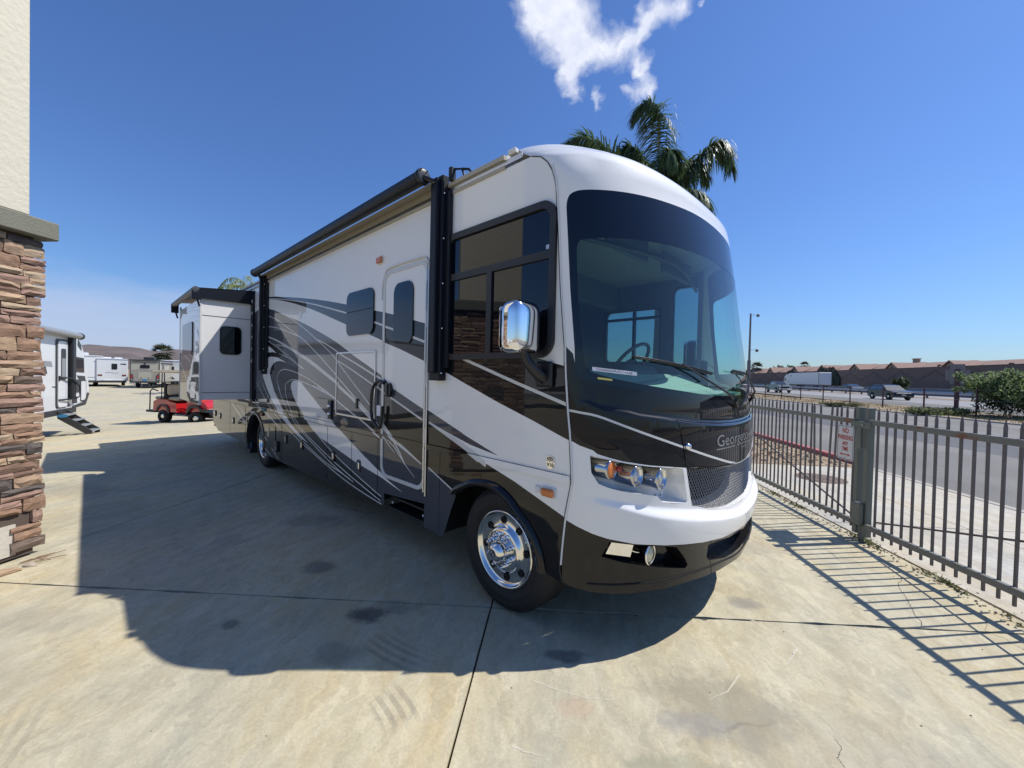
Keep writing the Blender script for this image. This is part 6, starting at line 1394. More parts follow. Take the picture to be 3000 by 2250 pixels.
def at_px(px, py, k): g = ground_pt(px, py); return (g[0]*k, g[1]*k)
def Lp(x, y): return 120+x/4.1475, 900+y/4.1475
def rear_trailer(label, x, y, head, w_=2.5, h=3.1, L_=8.0, mat='tr_white', detail=True):
    t = thing('travel_trailer', label, 'travel trailer', (x, y, gz(x, y)), head, 'trailers parked across the yard')   # local -x is the rear face
    m = M[mat]; hw = w_/2
    P_(t, 'body', m, lambda q: q.bbox(0, L_, -hw, hw, .62, h-.05, .06)); P_(t, 'roof', M['tr_white'], lambda q: q.bbox(.03, L_-.03, -hw+.02, hw-.02, h-.06, h+.01, .02))
    P_(t, 'roof_trim', M['tr_grey'], lambda q: q.box(-.02, .03, -hw, hw, h-.13, h-.07)); P_(t, 'bumper', M['tr_dark'], lambda q: (q.bbox(-.12, -.02, -hw+.15, hw-.15, .50, .62, .02), q.box(0, L_, -hw+.1, hw-.1, .45, .62)))
    if detail:
        P_(t, 'rear_skirt', M['tr_white'], lambda q: q.bbox(-.06, .0, -hw+.5, hw-.5, .66, .80, .02))
        for s in (-1, 1):
            P_(t, 'tail_light', M['tr_dark'], lambda q: q.bbox(-.03, .0, s*(hw-.30)-.17, s*(hw-.30)+.17, 1.18, 1.34, .02)); P_(t, 'tail_light', M['redlens'], lambda q: q.bbox(-.04, -.02, s*(hw-.30)-.10, s*(hw-.30)+.12, 1.22, 1.30, .01))
        P_(t, 'window', M['tr_dark'], lambda q: q.prism([(y_, z_) for y_, z_ in rrect(-.40, .06, 1.90, 2.55, .08, 4)], 'x', -.02, 0)); P_(t, 'window_pane', M['tint'], lambda q: q.prism([(y_, z_) for y_, z_ in rrect(-.35, .01, 1.95, 2.50, .05, 4)], 'x', -.028, -.018))
        P_(t, 'vent_flap', M['tr_dark'], lambda q: q.prism([(-1.12, 2.47), (-.66, 2.5), (-.66, 2.58), (-1.10, 2.58)], 'x', -.03, 0))
        P_(t, 'graphic', M['tr_grey'], lambda q: (q.prism([(-.52, 1.52), (.0, 1.48), (.0, 1.52), (-.45, 1.56)], 'x', -.01, 0), q.prism([(.55, 1.50), (-.05, 1.56), (-.0, 1.60), (.50, 1.57)], 'x', -.01, 0)))
        for s in (-.55, .35): P_(t, 'roof_vent', M['tr_white'], lambda q: q.bbox(1.2, 2.0, s-.35, s+.35, h, h+.17, .07))
    wheels_simple(t, [(L_*.42, -hw+.12), (L_*.42, hw-.12), (L_*.55, -hw+.12), (L_*.55, hw-.12)], .34); return t
K2 = 1.28
x, y = at_px(*Lp(865, 965), K2); rear_trailer('white travel trailer seen squarely from behind with one dark window, left of the beige motorhome', x, y, math.atan2(y, x)+.05)
x, y = at_px(*Lp(600, 965), K2); tw_ = rear_trailer('white fifth-wheel trailer half hidden behind the nearest travel trailer', x, y, math.atan2(y, x)+.12, w_=2.0, h=3.35, detail=False)
P_(tw_, 'roof_unit', M['tr_white'], lambda q: q.bbox(.2, 1.0, .1, .8, 3.35, 3.65, .06)); P_(tw_, 'hatch', M['tr_grey'], lambda q: q.box(-.02, 0, -.8, .8, 1.0, 1.05))
x, y = at_px(*Lp(1655, 975), 1.34); tr_ = rear_trailer('white trailer with a sloping front cap behind the golf cart roof', x, y, math.atan2(y, x)-.25, w_=2.5, h=3.1, detail=False)
P_(tr_, 'window', M['tint'], lambda q: q.prism(rrect(.3, .9, 1.8, 2.4, .08, 3), 'x', -.02, 0)); P_(tr_, 'graphic', M['tr_dark'], lambda q: q.prism([(.2, .9), (.6, 1.3), (.9, 1.0), (1.2, 1.25), (1.2, .9)], 'x', -.012, 0))
x, y = at_px(*Lp(1600, 975), 1.42); rear_trailer('white trailer farther back between the beige motorhome and the golf cart roof', x, y, math.atan2(y, x)+.2, w_=2.4, h=3.2, detail=False)
# beige motorhome seen from behind
x, y = at_px(*Lp(1262, 985), K2)
BH = thing('beige_motorhome', 'beige motorhome seen from behind with dark roofline and red tail lights', 'motorhome', (x, y, gz(x, y)), math.atan2(y, x)-.20)
hw = 1.22; h = 3.0
P_(BH, 'body', M['beige'], lambda q: q.bbox(0, 9.0, -hw, hw, .60, h-.04, .05)); P_(BH, 'roof_cap', M['tr_dark'], lambda q: q.bbox(-.08, 9.0, -hw-.04, hw+.04, h-.12, h+.02, .03))
P_(BH, 'lower_band', M['beige2'], lambda q: (q.box(-.012, 0, -hw+.05, hw-.05, .66, 1.95), q.box(.1, 8.9, -hw-.012, -hw, .62, 1.55)))
P_(BH, 'side_band', M['tr_dark'], lambda q: (q.box(-.02, 0, -hw+.02, -hw+.10, .7, h-.2), q.box(-.02, 0, hw-.10, hw-.02, .7, h-.2)))
P_(BH, 'window', M['tint'], lambda q: q.prism(rrect(-.38, .38, 2.10, 2.46, .08, 4), 'x', -.03, 0)); P_(BH, 'camera_pod', M['blackplastic'], lambda q: q.bbox(-.10, 0, -.07, .07, 2.50, 2.66, .03)); P_(BH, 'light_bar', M['tr_dark'], lambda q: q.bbox(-.06, 0, -1.0, 1.0, 2.72, 2.80, .02))
text_obj('lettering', 'ENTOURAGE', lambda x_, z_: (-.016, -x_, 1.86+z_), M['tr_grey'], BH, size=.17, bold=.002, sx=1.3, align='CENTER')
P_(BH, 'engine_hatch', M['beige'], lambda q: q.prism(rrect(-.52, .52, .98, 1.70, .03, 3), 'x', -.03, 0))
for s in (-1, 1):
    P_(BH, 'tail_light', M['tr_dark'], lambda q: q.prism([(s*1.18, .82), (s*.92, .84), (s*.90, 1.10), (s*.96, 1.45), (s*1.18, 1.52)], 'x', -.05, 0)); P_(BH, 'tail_lens', M['redlens'], lambda q: q.bbox(-.07, -.04, s*1.05-.08, s*1.05+.08, 1.08, 1.38, .02)); P_(BH, 'reverse_lens', M['lens'], lambda q: q.bbox(-.07, -.04, s*1.04-.06, s*1.04+.06, .90, 1.0, .02)); P_(BH, 'latch', M['tr_dark'], lambda q: q.bbox(-.05, -.02, s*.30-.05, s*.30+.05, 1.06, 1.14, .01))
P_(BH, 'licence_badge', M['bluelogo'], lambda q: q.prism(rrect(-.17, .17, .76, .96, .06, 4), 'x', -.06, 0)); P_(BH, 'bumper', M['tr_dark'], lambda q: q.bbox(-.10, .1, -hw+.02, hw-.02, .56, .74, .03))
P_(BH, 'hitch', M['blackplastic'], lambda q: q.bbox(-.35, 0, -.45, .15, .12, .50, .05)); P_(BH, 'roof_unit', M['tr_dark'], lambda q: q.bbox(1.6, 2.5, -.45, .45, h+.02, h+.34, .06)); P_(BH, 'side_window', M['tint'], lambda q: q.prism([(x_, z_) for x_, z_ in rrect(.9, 1.9, 2.0, 2.55, .08, 4)], 'y', -hw-.02, -hw)); P_(BH, 'side_awning', M['tr_dark'], lambda q: q.tube([(.3, -hw-.07, h-.30), (7, -hw-.07, h-.30)], .07, 10))
wheels_simple(BH, [(2.6, -hw+.15), (2.6, hw-.15), (7.6, -hw+.15), (7.6, hw-.15)], .46, .28)
# trailers out of frame to the left, mirrored in the motorhome's side
for (x, y, hd, L_, lb) in ((-21, 10.0, -PI/2-.1, 9.0, 'white travel trailer mirrored in the lower side of the motorhome'), (-25, -1.5, -PI/2+.05, 9.5, 'white travel trailer outside the left edge, seen only as a reflection')):
    t = thing('travel_trailer', lb, 'travel trailer', (x, y, gz(x, y)), hd, 'trailers parked across the yard')
    P_(t, 'body', M['tr_white'], lambda q: q.bbox(0, L_, -1.25, 1.25, .6, 3.1, .07)); P_(t, 'lower_graphic', M['tr_grey'], lambda q: q.box(.1, L_-.1, 1.25, 1.262, .7, 1.0)); P_(t, 'swoosh', M['tr_dark'], lambda q: q.prism([(.5, 1.2), (3.5, 1.15), (5.5, 1.9), (2.5, 1.5)], 'y', 1.25, 1.262))
    for a in (1.0, 4.2): P_(t, 'window', M['tint'], lambda q: q.prism(rrect(a, a+1.0, 1.75, 2.35, .08, 3), 'y', 1.25, 1.27))
    P_(t, 'entry_door', M['tr_grey'], lambda q: q.prism(rrect(6.4, 7.05, .75, 2.6, .08, 3), 'y', 1.25, 1.28)); P_(t, 'awning', M['tr_dark'], lambda q: (q.tube([(2, 1.34, 2.95), (8.3, 1.34, 2.95)], .08, 8), q.box(2.0, 2.12, 1.25, 1.33, 1.2, 2.95), q.box(8.1, 8.22, 1.25, 1.33, 1.2, 2.95)))
    wheels_simple(t, [(L_*.55, 1.15), (L_*.66, 1.15)], .36)

# ------------------------------------------------------------------ golf cart
M['cartred'] = plain('red_cart_body', (.50, .018, .022), .25, var=.06, coat=1.0); M['cartcream'] = plain('cream_vinyl', (.52, .44, .30), .6, var=.08)
ra_ = np.array([-11.83, 11.27])*1.18; fa_ = np.array([-10.52, 11.0])*1.18
GC = thing('golf_cart', 'red golf cart with cream roof and seats parked behind the slide-out', 'golf cart', (ra_[0]+.1, ra_[1]+.45, gz(ra_[0], ra_[1])), math.atan2(fa_[1]-ra_[1], fa_[0]-ra_[0]))
hw = .58
P_(GC, 'rear_body', M['cartred'], lambda q: q.prism([(-.54, .42), (-.52, .76), (-.32, .84), (.20, .84), (.30, .78), (.66, .72), (.68, .40)], 'y', -hw, hw))
P_(GC, 'front_cowl', M['cartred'], lambda q: q.prism([(1.10, .42), (1.16, .98), (1.28, 1.03), (1.60, .96), (1.98, .80), (2.14, .66), (2.12, .50)], 'y', -hw*.94, hw*.94))
P_(GC, 'floor', M['blackplastic'], lambda q: (q.bbox(.5, 1.40, -hw, hw, .28, .36, .02), q.bbox(-.5, 2.1, -.35, .35, .24, .34, .02)))
P_(GC, 'fender', M['blackplastic'], lambda q: q.prism([(1.18, .34), (1.24, .56), (1.42, .70), (1.72, .70), (1.90, .58), (2.16, .56), (2.18, .46), (1.88, .48), (1.76, .60), (1.44, .60), (1.32, .46)], 'y', -hw-.03, hw+.03))
P_(GC, 'rear_fender', M['blackplastic'], lambda q: q.prism([(-.36, .36), (-.30, .56), (-.14, .67), (.16, .67), (.32, .54), (.34, .36), (.27, .36), (.14, .60), (-.12, .60), (-.27, .46)], 'y', -hw-.03, hw+.03))
P_(GC, 'bumper', M['blackplastic'], lambda q: q.bbox(2.05, 2.20, -.45, .45, .34, .50, .04))
for s in (-1, 1): P_(GC, 'headlight', M['lens'], lambda q: q.bbox(2.0, 2.13, s*.38-.12, s*.38+.12, .53, .62, .02))
P_(GC, 'seat', M['cartcream'], lambda q: q.bbox(.12, .62, -.52, .52, .80, .93, .05)); P_(GC, 'backrest', M['cartcream'], lambda q: q.bbox(.02, .13, -.50, .50, 1.0, 1.38, .05)); P_(GC, 'seat_shell', M['blackplastic'], lambda q: q.bbox(-.06, .03, -.54, .54, .90, 1.42, .03))
P_(GC, 'rear_seat', M['cartcream'], lambda q: q.bbox(-.62, -.14, -.5, .5, .82, .93, .05)); P_(GC, 'cargo_deck', M['blackplastic'], lambda q: q.bbox(-1.08, -.60, -.5, .5, .34, .42, .02))
P_(GC, 'rear_rail', M['blackplastic'], lambda q: q.tube([(-.88, -.48, .42), (-.86, -.48, 1.12), (-.74, -.48, 1.20), (-.45, -.48, 1.14)], .022, 6)); P_(GC, 'rear_rail', M['blackplastic'], lambda q: q.tube([(-.88, .48, .42), (-.86, .48, 1.12), (-.74, .48, 1.20), (-.45, .48, 1.14)], .022, 6))
for a, b_ in (((-.22, .85), (-.20, 1.82)), ((-.08, .85), (-.08, 1.82)), ((1.42, .85), (1.18, 1.82))):
    for s in (-1, 1): P_(GC, 'roof_post', M['blackplastic'], lambda q: q.tube([(a[0], s*.50, a[1]), (b_[0], s*.50, b_[1])], .018, 6))
P_(GC, 'canopy', M['cartcream'], lambda q: (q.bbox(-.62, 1.40, -.60, .60, 1.80, 1.88, .035), q.bbox(-.45, 1.2, -.45, .45, 1.87, 1.91, .02)))
P_(GC, 'steering_wheel', M['blackplastic'], lambda q: (q.tube([(1.05+.1*math.cos(k*PI/8)*.6, -.25+.16*math.sin(k*PI/8), 1.05+.14*math.cos(k*PI/8)) for k in range(16)], .014, 5, closed=True), q.tube([(1.3, -.25, .8), (1.05, -.25, 1.05)], .02, 5)))
P_(GC, 'step_plate', M['tr_grey'], lambda q: q.box(.62, 1.16, -hw-.04, -hw+.02, .30, .33))
for (x, y, st_) in ((0, -hw+.06, 0), (0, hw-.06, 0), (1.60, -hw+.06, .5), (1.60, hw-.06, .5)):
    we = thing_child('wheel', GC, (x, y, .235)); we.rotation_euler = (0, 0, st_)
    P_(we, 'tyre', M['rubber'], lambda q: q.lathe([(.12, -.11), (.21, -.11), (.235, -.08), (.235, .08), (.21, .11), (.12, .11)], (0, 0, 0), (0, 1, 0), 24)); P_(we, 'rim', M['alu'], lambda q: q.lathe([(0, -.09), (.05, -.10), (.12, -.08), (.12, .08), (.05, .10), (0, .09)], (0, 0, 0), (0, 1, 0), 16))

# ------------------------------------------------------------------ traffic on the highway
M['car_black'] = paint('black_car_paint', (.012, .013, .016), wave=0); M['car_green'] = paint('olive_truck_paint', (.10, .125, .095), wave=0); M['car_dark'] = paint('dark_car_paint', (.03, .035, .045), wave=0); M['carglass'] = plain('car_glass', (.02, .03, .035), .05, spec=.8, coat=.5)
def car(name, label, cat_, x, y, head, side, glassp, w_, tumble, mat, wh, wr=.36, z=0.03, extras=None):
    c = thing(name, label, cat_, (x, y, z), head, 'vehicles on the highway'); hw = w_/2
    def shell(q, pts, y0, y1):
        n = len(pts); V = []
        for y_ in (-1, 1):
            for px_, pz in pts: V.append((px_, y_*(hw-tumble*max(0, pz-.95)), pz))
        q.add(V, [tuple(range(n))[::-1], tuple(range(n, 2*n))]+[(i, (i+1) % n, n+(i+1) % n, n+i) for i in range(n)])
    P_(c, 'body', mat, lambda q: shell(q, side, 0, 0))
    for gp_ in glassp:
        def g(q):
            n = len(gp_)
            for s in (-1, 1):
                q.add([(a, s*(hw+.006-tumble*max(0, b-.95)), b) for a, b in gp_], [tuple(range(n)) if s > 0 else tuple(range(n))[::-1]])
        P_(c, 'side_window', M['carglass'], g)
    for a in wh:
        for s in (-1, 1):
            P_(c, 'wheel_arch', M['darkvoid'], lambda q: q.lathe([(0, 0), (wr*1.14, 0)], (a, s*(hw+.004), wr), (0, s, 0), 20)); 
    wheels_simple(c, [(a, s*(hw-.09)) for a in wh for s in (-1, 1)], wr, .24)
    if extras: extras(c, hw)
    return c
def slab_glass(c, x0, z0, x1, z1, hw, t, name='windshield'):
    y0, y1 = hw-.10-t*(z0-.95), hw-.10-t*(z1-.95); nx, nz = (z1-z0), -(x1-x0); l = math.hypot(nx, nz); nx, nz = nx/l*.012, nz/l*.012
    P_(c, name, M['carglass'], lambda q: q.add([(x0+nx, -y0, z0+nz), (x0+nx, y0, z0+nz), (x1+nx, y1, z1+nz), (x1+nx, -y1, z1+nz)], [(0, 1, 2, 3)]))
def suv_x(c, hw):
    slab_glass(c, 3.35, 1.05, 2.55, 1.58, hw, .30)
    for s in (-1, 1):
        P_(c, 'headlight', M['lens'], lambda q: q.bbox(4.28, 4.50, s*.62-.20, s*.62+.20, .84, .91, .02)); P_(c, 'mirror', M['car_black'], lambda q: q.bbox(2.95, 3.12, s*(hw+.1)-.11, s*(hw+.1)+.08, 1.02, 1.16, .03))
    P_(c, 'grille', M['blackplastic'], lambda q: q.bbox(4.44, 4.58, -.7, .7, .45, .78, .03)); P_(c, 'licence_plate', M['lens'], lambda q: q.box(4.58, 4.60, -.2, .2, .50, .62))
    P_(c, 'roof_rail', M['galv'], lambda q: (q.box(.7, 2.5, -hw*.72-.03, -hw*.72, 1.63, 1.67), q.box(.7, 2.5, hw*.72, hw*.72+.03, 1.63, 1.67)))
hwy_dir = math.atan2(-1, -.13)     # towards the camera's right, along the highway
SUV = [(0, .42), (.02, .95), (.15, 1.10), (.42, 1.56), (.9, 1.64), (2.2, 1.64), (2.6, 1.58), (3.35, 1.07), (4.25, .93), (4.52, .80), (4.58, .45), (4.4, .28), (.2, .28)]
car('car', 'black crossover driving on the near highway lane, left of the bush', 'car', 38.5, 52.3, math.radians(-97.4), SUV, [[(.35, 1.08), (.62, 1.52), (1.45, 1.55), (1.45, 1.06)], [(1.52, 1.06), (1.52, 1.55), (2.35, 1.52), (3.05, 1.08)]], 1.88, .30, M['car_black'], (.88, 3.68), .36, .05, suv_x)
PU = [(0, .55), (0, 1.22), (1.70, 1.22), (1.74, 1.30), (1.86, 1.78), (2.05, 1.86), (3.15, 1.86), (3.95, 1.32), (5.05, 1.22), (5.45, 1.08), (5.55, .62), (5.4, .42), (.2, .45)]
def pu_x(c, hw):
    slab_glass(c, 3.93, 1.33, 3.18, 1.84, hw, .22)
    P_(c, 'load_bed', M['darkvoid'], lambda q: q.box(.1, 1.66, -hw+.12, hw-.12, 1.215, 1.225)); P_(c, 'grille', M['blackplastic'], lambda q: q.bbox(5.45, 5.58, -.55, .55, .72, 1.08, .03)); P_(c, 'bumper', M['galv'], lambda q: q.bbox(5.48, 5.70, -.95, .95, .48, .68, .04))
    for s in (-1, 1):
        P_(c, 'headlight', M['lens'], lambda q: q.bbox(5.40, 5.56, s*.76-.16, s*.76+.16, .86, 1.08, .02)); P_(c, 'mirror', M['chrome'], lambda q: q.bbox(3.5, 3.66, s*(hw+.14)-.1, s*(hw+.14)+.1, 1.34, 1.56, .03))
car('pickup_truck', 'olive green pickup truck driving on the highway in front of the semi-trailer', 'pickup', 38.5, 75.5, math.radians(-97.4), PU, [[(1.95, 1.34), (2.08, 1.78), (2.65, 1.80), (2.65, 1.32)], [(2.72, 1.32), (2.72, 1.80), (3.10, 1.79), (3.72, 1.34)]], 2.0, .22, M['car_green'], (1.05, 4.55), .42, .05, pu_x)
SD_ = [(0, .45), (.02, .88), (.6, 1.0), (1.35, 1.38), (2.3, 1.42), (3.3, .98), (4.2, .85), (4.45, .62), (4.4, .3), (.2, .3)]
car('sedan', 'dark sedan half hidden behind the guard rail', 'car', 57.5, 86.0, math.radians(-97.4), SD_, [[(1.0, 1.0), (1.42, 1.32), (2.0, 1.35), (2.0, 1.0)], [(2.06, 1.0), (2.06, 1.35), (2.3, 1.33), (2.9, 1.0)]], 1.8, .3, M['car_dark'], (.8, 3.5), .32, .35, lambda c, hw: slab_glass(c, 3.28, .99, 2.35, 1.40, hw, .3))
# semi-trailer beyond the guard rail
SE = thing('semi_truck', 'white semi-trailer truck on the far highway lanes before the block wall', 'truck', (61.3, 98.0, .3), math.atan2(17, 2.2))
P_(SE, 'trailer_box', M['tr_white'], lambda q: q.bbox(0, 15.5, -1.27, 1.27, 1.15, 4.0, .05)); P_(SE, 'trailer_frame', M['tr_dark'], lambda q: q.box(.2, 15.3, -1.1, 1.1, .95, 1.15))
P_(SE, 'rear_door', M['tr_white'], lambda q: (q.bbox(-.05, 0, .03, 1.2, 1.3, 3.85, .01), q.bbox(-.05, 0, -1.2, -.03, 1.3, 3.85, .01))); P_(SE, 'corner_post', M['tr_grey'], lambda q: (q.box(-.04, .08, 1.22, 1.30, 1.15, 4.0), q.box(-.04, .08, -1.30, -1.22, 1.15, 4.0)))
P_(SE, 'cab', M['tr_white'], lambda q: q.prism([(16.0, .7), (16.0, 3.7), (17.2, 3.75), (18.3, 3.0), (18.5, 1.9), (20.2, 1.7), (20.4, .7)], 'y', -1.2, 1.2)); P_(SE, 'cab_window', M['carglass'], lambda q: q.prism([(17.2, 2.0), (17.2, 2.8), (18.1, 2.8), (18.3, 2.0)], 'y', -1.22, 1.22))
P_(SE, 'landing_gear', M['tr_dark'], lambda q: q.box(11.6, 11.8, -.9, .9, .1, .95)); wheels_simple(SE, [(a, s*1.1) for a in (1.2, 2.4, 16.2, 17.4, 19.6) for s in (-1, 1)], .5, .3)
P_(SE, 'side_mark', M['tr_grey'], lambda q: q.box(13.6, 14.6, 1.272, 1.28, 3.2, 3.5))
bx = thing('utility_box', 'pale grey utility cabinet just right of the motorhome nose', 'cabinet', (26.4, 59.0, 0)); P_(bx, 'body', M['signgrey'], lambda q: q.bbox(-.3, .3, -.3, .3, 0, 1.25, .04)); P_(bx, 'lid', M['galv'], lambda q: q.bbox(-.33, .33, -.33, .33, 1.25, 1.32, .02))

# ------------------------------------------------------------------ palms and shrubs
def leafmat(name, c, var=.35, rough=.5, trans=.25):
    m, nt, p = newmat(name); N, L = nt.nodes, nt.links; geo = N.new('ShaderNodeNewGeometry')
    r = rgbramp(N, [(0, tuple(x*(1-var) for x in c)), (.6, c), (1, tuple(min(1, x*(1+var*1.2)) for x in c))]); L.new(geo.outputs['Random Per Island'], r.inputs[0]); L.new(r.outputs[0], p.inputs['Base Color']); setp(p, rough=rough, spec=.5)
    tr = N.new('ShaderNodeBsdfTranslucent'); L.new(r.outputs[0], tr.inputs[0]); mx = N.new('ShaderNodeMixShader'); mx.inputs[0].default_value = trans
    out = N.get('Material Output'); L.new(p.outputs[0], mx.inputs[1]); L.new(tr.outputs[0], mx.inputs[2]); L.new(mx.outputs[0], out.inputs[0]); return m
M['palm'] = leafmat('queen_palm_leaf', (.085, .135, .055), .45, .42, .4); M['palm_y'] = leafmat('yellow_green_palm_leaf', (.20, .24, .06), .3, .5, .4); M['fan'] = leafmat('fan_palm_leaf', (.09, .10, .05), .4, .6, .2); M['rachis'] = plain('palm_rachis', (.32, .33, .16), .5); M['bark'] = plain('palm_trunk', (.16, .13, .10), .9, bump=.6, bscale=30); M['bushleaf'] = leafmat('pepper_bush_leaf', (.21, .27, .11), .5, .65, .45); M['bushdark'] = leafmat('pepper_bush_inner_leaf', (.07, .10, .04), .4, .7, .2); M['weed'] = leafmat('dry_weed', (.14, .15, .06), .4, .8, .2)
def frond(name, pts, mat, par, leaf=.65, n=90, wid=.022, droop=1.0, seed=0, wind=(0, 0, 0), r0=.035):
    r = random.Random(seed); P = [Vector(p) for p in pts]; segs = []
    cr = [Vector(q) for q in zip(*[[c for c in cat([(i, p[k]) for i, p in enumerate(P)], 8)] for k in range(3)])] if False else None
    path = []
    for k in range(len(P)-1):
        a, b, c, d = P[max(k-1, 0)], P[k], P[k+1], P[min(k+2, len(P)-1)]
        for j in range(10):
            t = j/10; path.append(.5*((2*b)+(-a+c)*t+(2*a-5*b+4*c-d)*t*t+(-a+3*b-3*c+d)*t**3))
    path.append(P[-1]); L_ = len(path)-1; q = MB()
    for i in range(n):
        u = .10+.90*i/n; f = u*L_; i0 = min(int(f), L_-1); p = path[i0].lerp(path[i0+1], f-i0); t = (path[i0+1]-path[i0]).normalized()
        side = t.cross(Vector((0, 0, 1))); side = side.normalized() if side.length > .05 else Vector((1, 0, 0)); upv = side.cross(t)
        ll = leaf*(math.sin(PI*(.12+.80*u))**.6)*r.uniform(.8, 1.1)
        for s in (-1, 1):
            el = r.uniform(-.6, .8); d0 = (side*s*math.cos(el)+upv*math.sin(el)+t*.55).normalized(); cur = p.copy(); dd = d0.copy(); V = []; ww = wid*r.uniform(.8, 1.2); ns = 4
            for k in range(ns+1):
                wv = ww*(1-(k/ns)**2*.92); wdv = dd.cross(Vector((0, 0, 1))); wdv = wdv.normalized() if wdv.length > .05 else side
                V += [cur-wdv*wv*.5, cur+wdv*wv*.5]; dd = (dd+Vector((0, 0, -.42*droop))*r.uniform(.7, 1.3)+Vector(wind)*.3).normalized(); cur = cur+dd*ll/ns
            q.add(V, [(2*k, 2*k+1, 2*k+3, 2*k+2) for k in range(ns)])
    fr = q.build(name, mat, par)
    q = MB(); q.tube(path, [r0*(1-.85*i/L_)+.004 for i in range(L_+1)], 5); q.build('rachis', M['rachis'], fr); return fr
BPx, BPy = 4.45, 18.0
bp = thing('queen_palm', 'tall queen palm with drooping windblown fronds behind the motorhome', 'palm tree', (BPx, BPy, 0))
q = MB(); q.tube([(0, 0, 0), (.05, 0, 4), (0, .05, 8.4)], [.24, .19, .15], 14); q.build('trunk', M['bark'], bp)
def PW(px, py, y): d = ray(px, py); P = CP+d*(y/d[1]); return (P[0]-BPx, P[1]-BPy, P[2])
base = PW(1925, 640, 18.0)
frs = [([base, PW(1928, 520, 18), PW(1931, 400, 17.8), PW(1925, 330, 17.6), PW(1893, 300, 17.4), PW(1862, 335, 17.3)], 0, 1.15),
       ([base, PW(1890, 560, 18), PW(1830, 480, 18), PW(1760, 425, 18), PW(1700, 405, 18.1), PW(1655, 425, 18.2)], 1, .75),
       ([base, PW(1980, 560, 18), PW(2040, 470, 18), PW(2100, 415, 18), PW(2135, 440, 17.9), PW(2140, 500, 17.8)], 2, 1.3),
       ([base, PW(1870, 560, 19), PW(1800, 540, 19.5), PW(1740, 560, 20), PW(1690, 640, 20)], 3, 1.0), ([base, PW(1960, 600, 17.5), PW(2010, 560, 17), PW(2060, 575, 16.6), PW(2080, 660, 16.4)], 4, 1.1),
       ([base, PW(1935, 560, 19), PW(1950, 500, 20), PW(1960, 520, 21), PW(1970, 620, 21.5)], 5, 1.0), ([base, PW(1900, 600, 17), PW(1860, 580, 16.5), PW(1830, 640, 16)], 6, 1.0), ([base, PW(1905, 540, 18.3), PW(1870, 450, 18.5), PW(1835, 430, 18.7), PW(1795, 470, 18.9)], 8, 1.1), ([base, PW(1950, 560, 18.2), PW(1985, 500, 18.4), PW(2030, 470, 18.5), PW(2075, 520, 18.6)], 9, 1.1), ([base, PW(1880, 590, 17.8), PW(1820, 530, 17.6), PW(1760, 510, 17.5), PW(1700, 560, 17.4)], 10, 1.0), ([base, PW(1930, 540, 17.8), PW(1948, 470, 17.4), PW(1965, 440, 17.0), PW(1985, 480, 16.7)], 11, 1.2),
       ([base, PW(1915, 540, 18.6), PW(1885, 470, 19.2), PW(1850, 450, 19.6), PW(1815, 480, 20)], 7, 1.1)]
for pts, sd_i, dr_ in frs: frond('frond', pts, M['palm'], bp, leaf=1.30, n=230, wid=.058, droop=dr_*1.2, seed=sd_i, wind=(-.5, 0, 0) if sd_i in (0, 7) else (0, 0, 0))
# palm showing over the slide-out
d = ray(738, 850); k = 33.0/d[1]; px3 = (float(d[0]*k), 33.0)
p2 = thing('feather_palm', 'sunlit yellow-green palm crown peeping over the motorhome roof above the slide-out', 'palm tree', (px3[0], px3[1], -.45))
q = MB(); q.tube([(0, 0, 0), (.1, 0, 8.9)], [.22, .15], 10); q.build('trunk', M['bark'], p2)
for k in range(13):
    a = k*2*PI/13+.3; e = (.45, 1.0, .15)[k % 3]; R0 = 1.9
    frond('frond', [(.1, 0, 8.8), (.1+.5*R0*math.cos(a), .5*R0*math.sin(a), 9.2+e*.8), (.1+R0*math.cos(a), R0*math.sin(a), 9.2+e*.7), (.1+1.35*R0*math.cos(a), 1.35*R0*math.sin(a), 8.6+e*.3)], M['palm_y'], p2, leaf=.62, n=46, wid=.05, droop=1.0, seed=50+k)
# far fan palms
def fan_palm(label, px, py, dist_y, hcrown, rad, seed=0):
    d = ray(px, py); k = dist_y/d[1]; x, y, zc = float(d[0]*k), dist_y, float(CP[2]+d[2]*k); g0 = gz(x, y) if x < 0 else 0
    t = thing('fan_palm', label, 'palm tree', (x, y, g0)); r = random.Random(seed); zc -= g0
    q = MB(); q.tube([(0, 0, 0), (0, 0, zc)], [rad*.16, rad*.12], 8); q.build('trunk', M['bark'], t); q = MB()
    for i in range(70):
        th = r.random()*2*PI; el = r.uniform(-1.2, 1.3); dv = Vector((math.cos(th)*math.cos(el), math.sin(th)*math.cos(el), math.sin(el))); c = Vector((0, 0, zc))+dv*rad*.45
        sd2 = dv.cross(Vector((0, 0, 1))).normalized(); up2 = sd2.cross(dv)
        for j in range(7):
            a = (j-3)*.33; e = (dv*math.cos(a)+sd2*math.sin(a)).normalized(); tip = c+e*rad*.62*r.uniform(.8, 1.1)+Vector((0, 0, -.12*rad)); w2 = up2*.0+sd2*math.cos(a)*.05*rad-dv*math.sin(a)*.05*rad
            q.add([c-w2*.4, c+w2*.4, (c+tip)/2+w2, tip, (c+tip)/2-w2], [(0, 1, 2, 3, 4)])
    q.build('crown', M['fan'], t); return t
fan_palm('short fan palm standing behind the beige motorhome on the left', 477, 1033, 62, 0, 1.9, 1)
fan_palm('distant fan palm just right of the motorhome nose above the house roofs', 2217, 1076, 190, 0, 3.0, 2)
fan_palm('tiny distant palm above the house roofs near the semi-trailer', 2357, 1070, 200, 0, 2.2, 3)
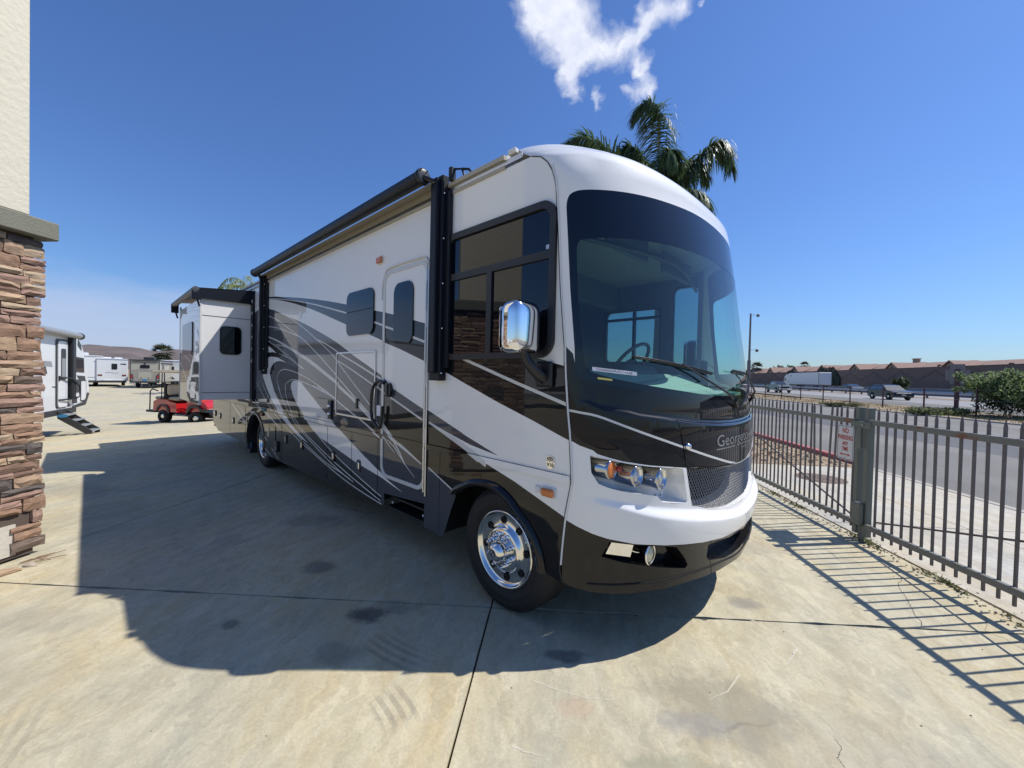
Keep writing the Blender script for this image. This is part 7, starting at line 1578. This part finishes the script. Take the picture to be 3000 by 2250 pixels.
# roadside bush
def bush(name, label, x, y, rx, ry, h, n, seed, mats, stems=True, cat_='bush', ls=(.05, .12)):
    t = thing(name, label, cat_, (x, y, 0)); r = random.Random(seed); q = MB()
    lobes = [(r.uniform(-.66, .66)*rx, r.uniform(-.6, .6)*ry, r.uniform(.22, .66)*h, r.uniform(.22, .44)) for _ in range(34)]
    sprays = [(r.uniform(-.8, .8)*rx, r.uniform(-.7, .7)*ry, r.uniform(.3, .75)*h, r.uniform(0, 2*PI), r.uniform(.5, 1.2)) for _ in range(90)]
    for i in range(n):
        if i % 4 == 0 and cat_ == 'bush' and h > 2:
            sx_, sy_, sz_, sa_, sl_ = r.choice(sprays); tt = r.random(); px_ = sx_+math.cos(sa_)*tt*sl_*.7+r.gauss(0, .07); py_ = sy_+math.sin(sa_)*tt*sl_*.7+r.gauss(0, .07); pz = sz_+sl_*(tt*.9-tt*tt*.75)+r.gauss(0, .06); rr = 1.0; px_ = max(-rx*1.05, min(rx*1.05, px_)); pz = min(pz, h*1.02)
        else:
            lx, ly, lz, lr = r.choice(lobes); th = r.random()*2*PI; cz_ = r.uniform(-1, 1); rr = r.random()**.42
            px_, py_, pz = lx+rx*lr*rr*math.sqrt(1-cz_**2)*math.cos(th), ly+ry*lr*rr*math.sqrt(1-cz_**2)*math.sin(th), lz+h*.55*lr*rr*cz_
        if pz < .03: continue
        s = r.uniform(*ls); a, b = r.random()*2*PI, r.uniform(-1.2, .6); u = Vector((math.cos(a)*math.cos(b), math.sin(a)*math.cos(b), math.sin(b)-.3)).normalized(); v = u.cross(Vector((r.uniform(-1, 1), r.uniform(-1, 1), 1))).normalized()*s*.42; c = Vector((px_, py_, pz)); u *= s*1.3
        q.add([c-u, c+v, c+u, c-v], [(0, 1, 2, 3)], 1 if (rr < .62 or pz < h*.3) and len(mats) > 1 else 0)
    q.build('foliage', mats, t)
    if stems:
        q = MB()
        for i in range(9): lx, ly, lz, lr = lobes[i]; q.tube([(r.uniform(-.2, .2), r.uniform(-.2, .2), 0), (lx*.5, ly*.5, lz*.6), (lx, ly, lz)], [.05, .03, .012], 5)
        q.build('stems', M['bark'], t)
    return t
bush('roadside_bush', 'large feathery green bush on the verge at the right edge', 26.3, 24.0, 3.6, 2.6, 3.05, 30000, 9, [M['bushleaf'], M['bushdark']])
bush('low_shrub', 'low grey-green scrub at the foot of the large bush on the right', 24.9, 20.4, 1.2, .9, .75, 3500, 12, [M['weed'], M['bushleaf']], False, ls=(.04, .09))
bush('low_shrub', 'low dry scrub between the wire fence posts, left of the large bush', 21.6, 24.8, 2.0, .8, .55, 4200, 13, [M['weed'], M['bushleaf']], False, ls=(.04, .09))
bush('low_shrub', 'small tan tumbleweed scrub behind the gate latch posts', 20.9, 31.5, 1.6, .8, .35, 1800, 14, [M['weed']], False, ls=(.04, .09))
bush('far_tree', 'round dark tree behind the houses near the semi-trailer', 112, 205, 9, 6, 12.5, 2600, 15, [M['bushdark']], False, 'tree', ls=(.5, 1.0))
bush('far_tree', 'small dark tree in front of the block wall above the black crossover', 55.0, 70.0, 1.2, 1.2, 3.6, 1500, 16, [M['bushdark']], False, 'tree', ls=(.15, .3))
def gr_(name, n, fn, mat, h=(.04, .14), seed=2):
    b = MB(); r = random.Random(seed)
    for _ in range(n):
        x, y, z = fn(r); hh = r.uniform(*h); a = r.random()*PI; w3 = .012
        b.add([(x-w3*math.cos(a), y-w3*math.sin(a), z), (x+w3*math.cos(a), y+w3*math.sin(a), z), (x+r.uniform(-.06, .06), y+r.uniform(-.06, .06), z+hh)], [(0, 1, 2)])
    return b.build(name, mat, kind='stuff')
gr_('dry_grass', 9000, lambda r: (r.uniform(20.8, 26.5), 18+r.random()**1.5*60, .03), M['weed'], (.05, .22))
gr_('kerb_weeds', 260, lambda r: (3.22+r.gauss(0, .025), r.choice([2.9, 3.6, 4.4, 4.5, 5.6, 6.1])+r.gauss(0, .10), .0), M['weed'], (.01, .045))
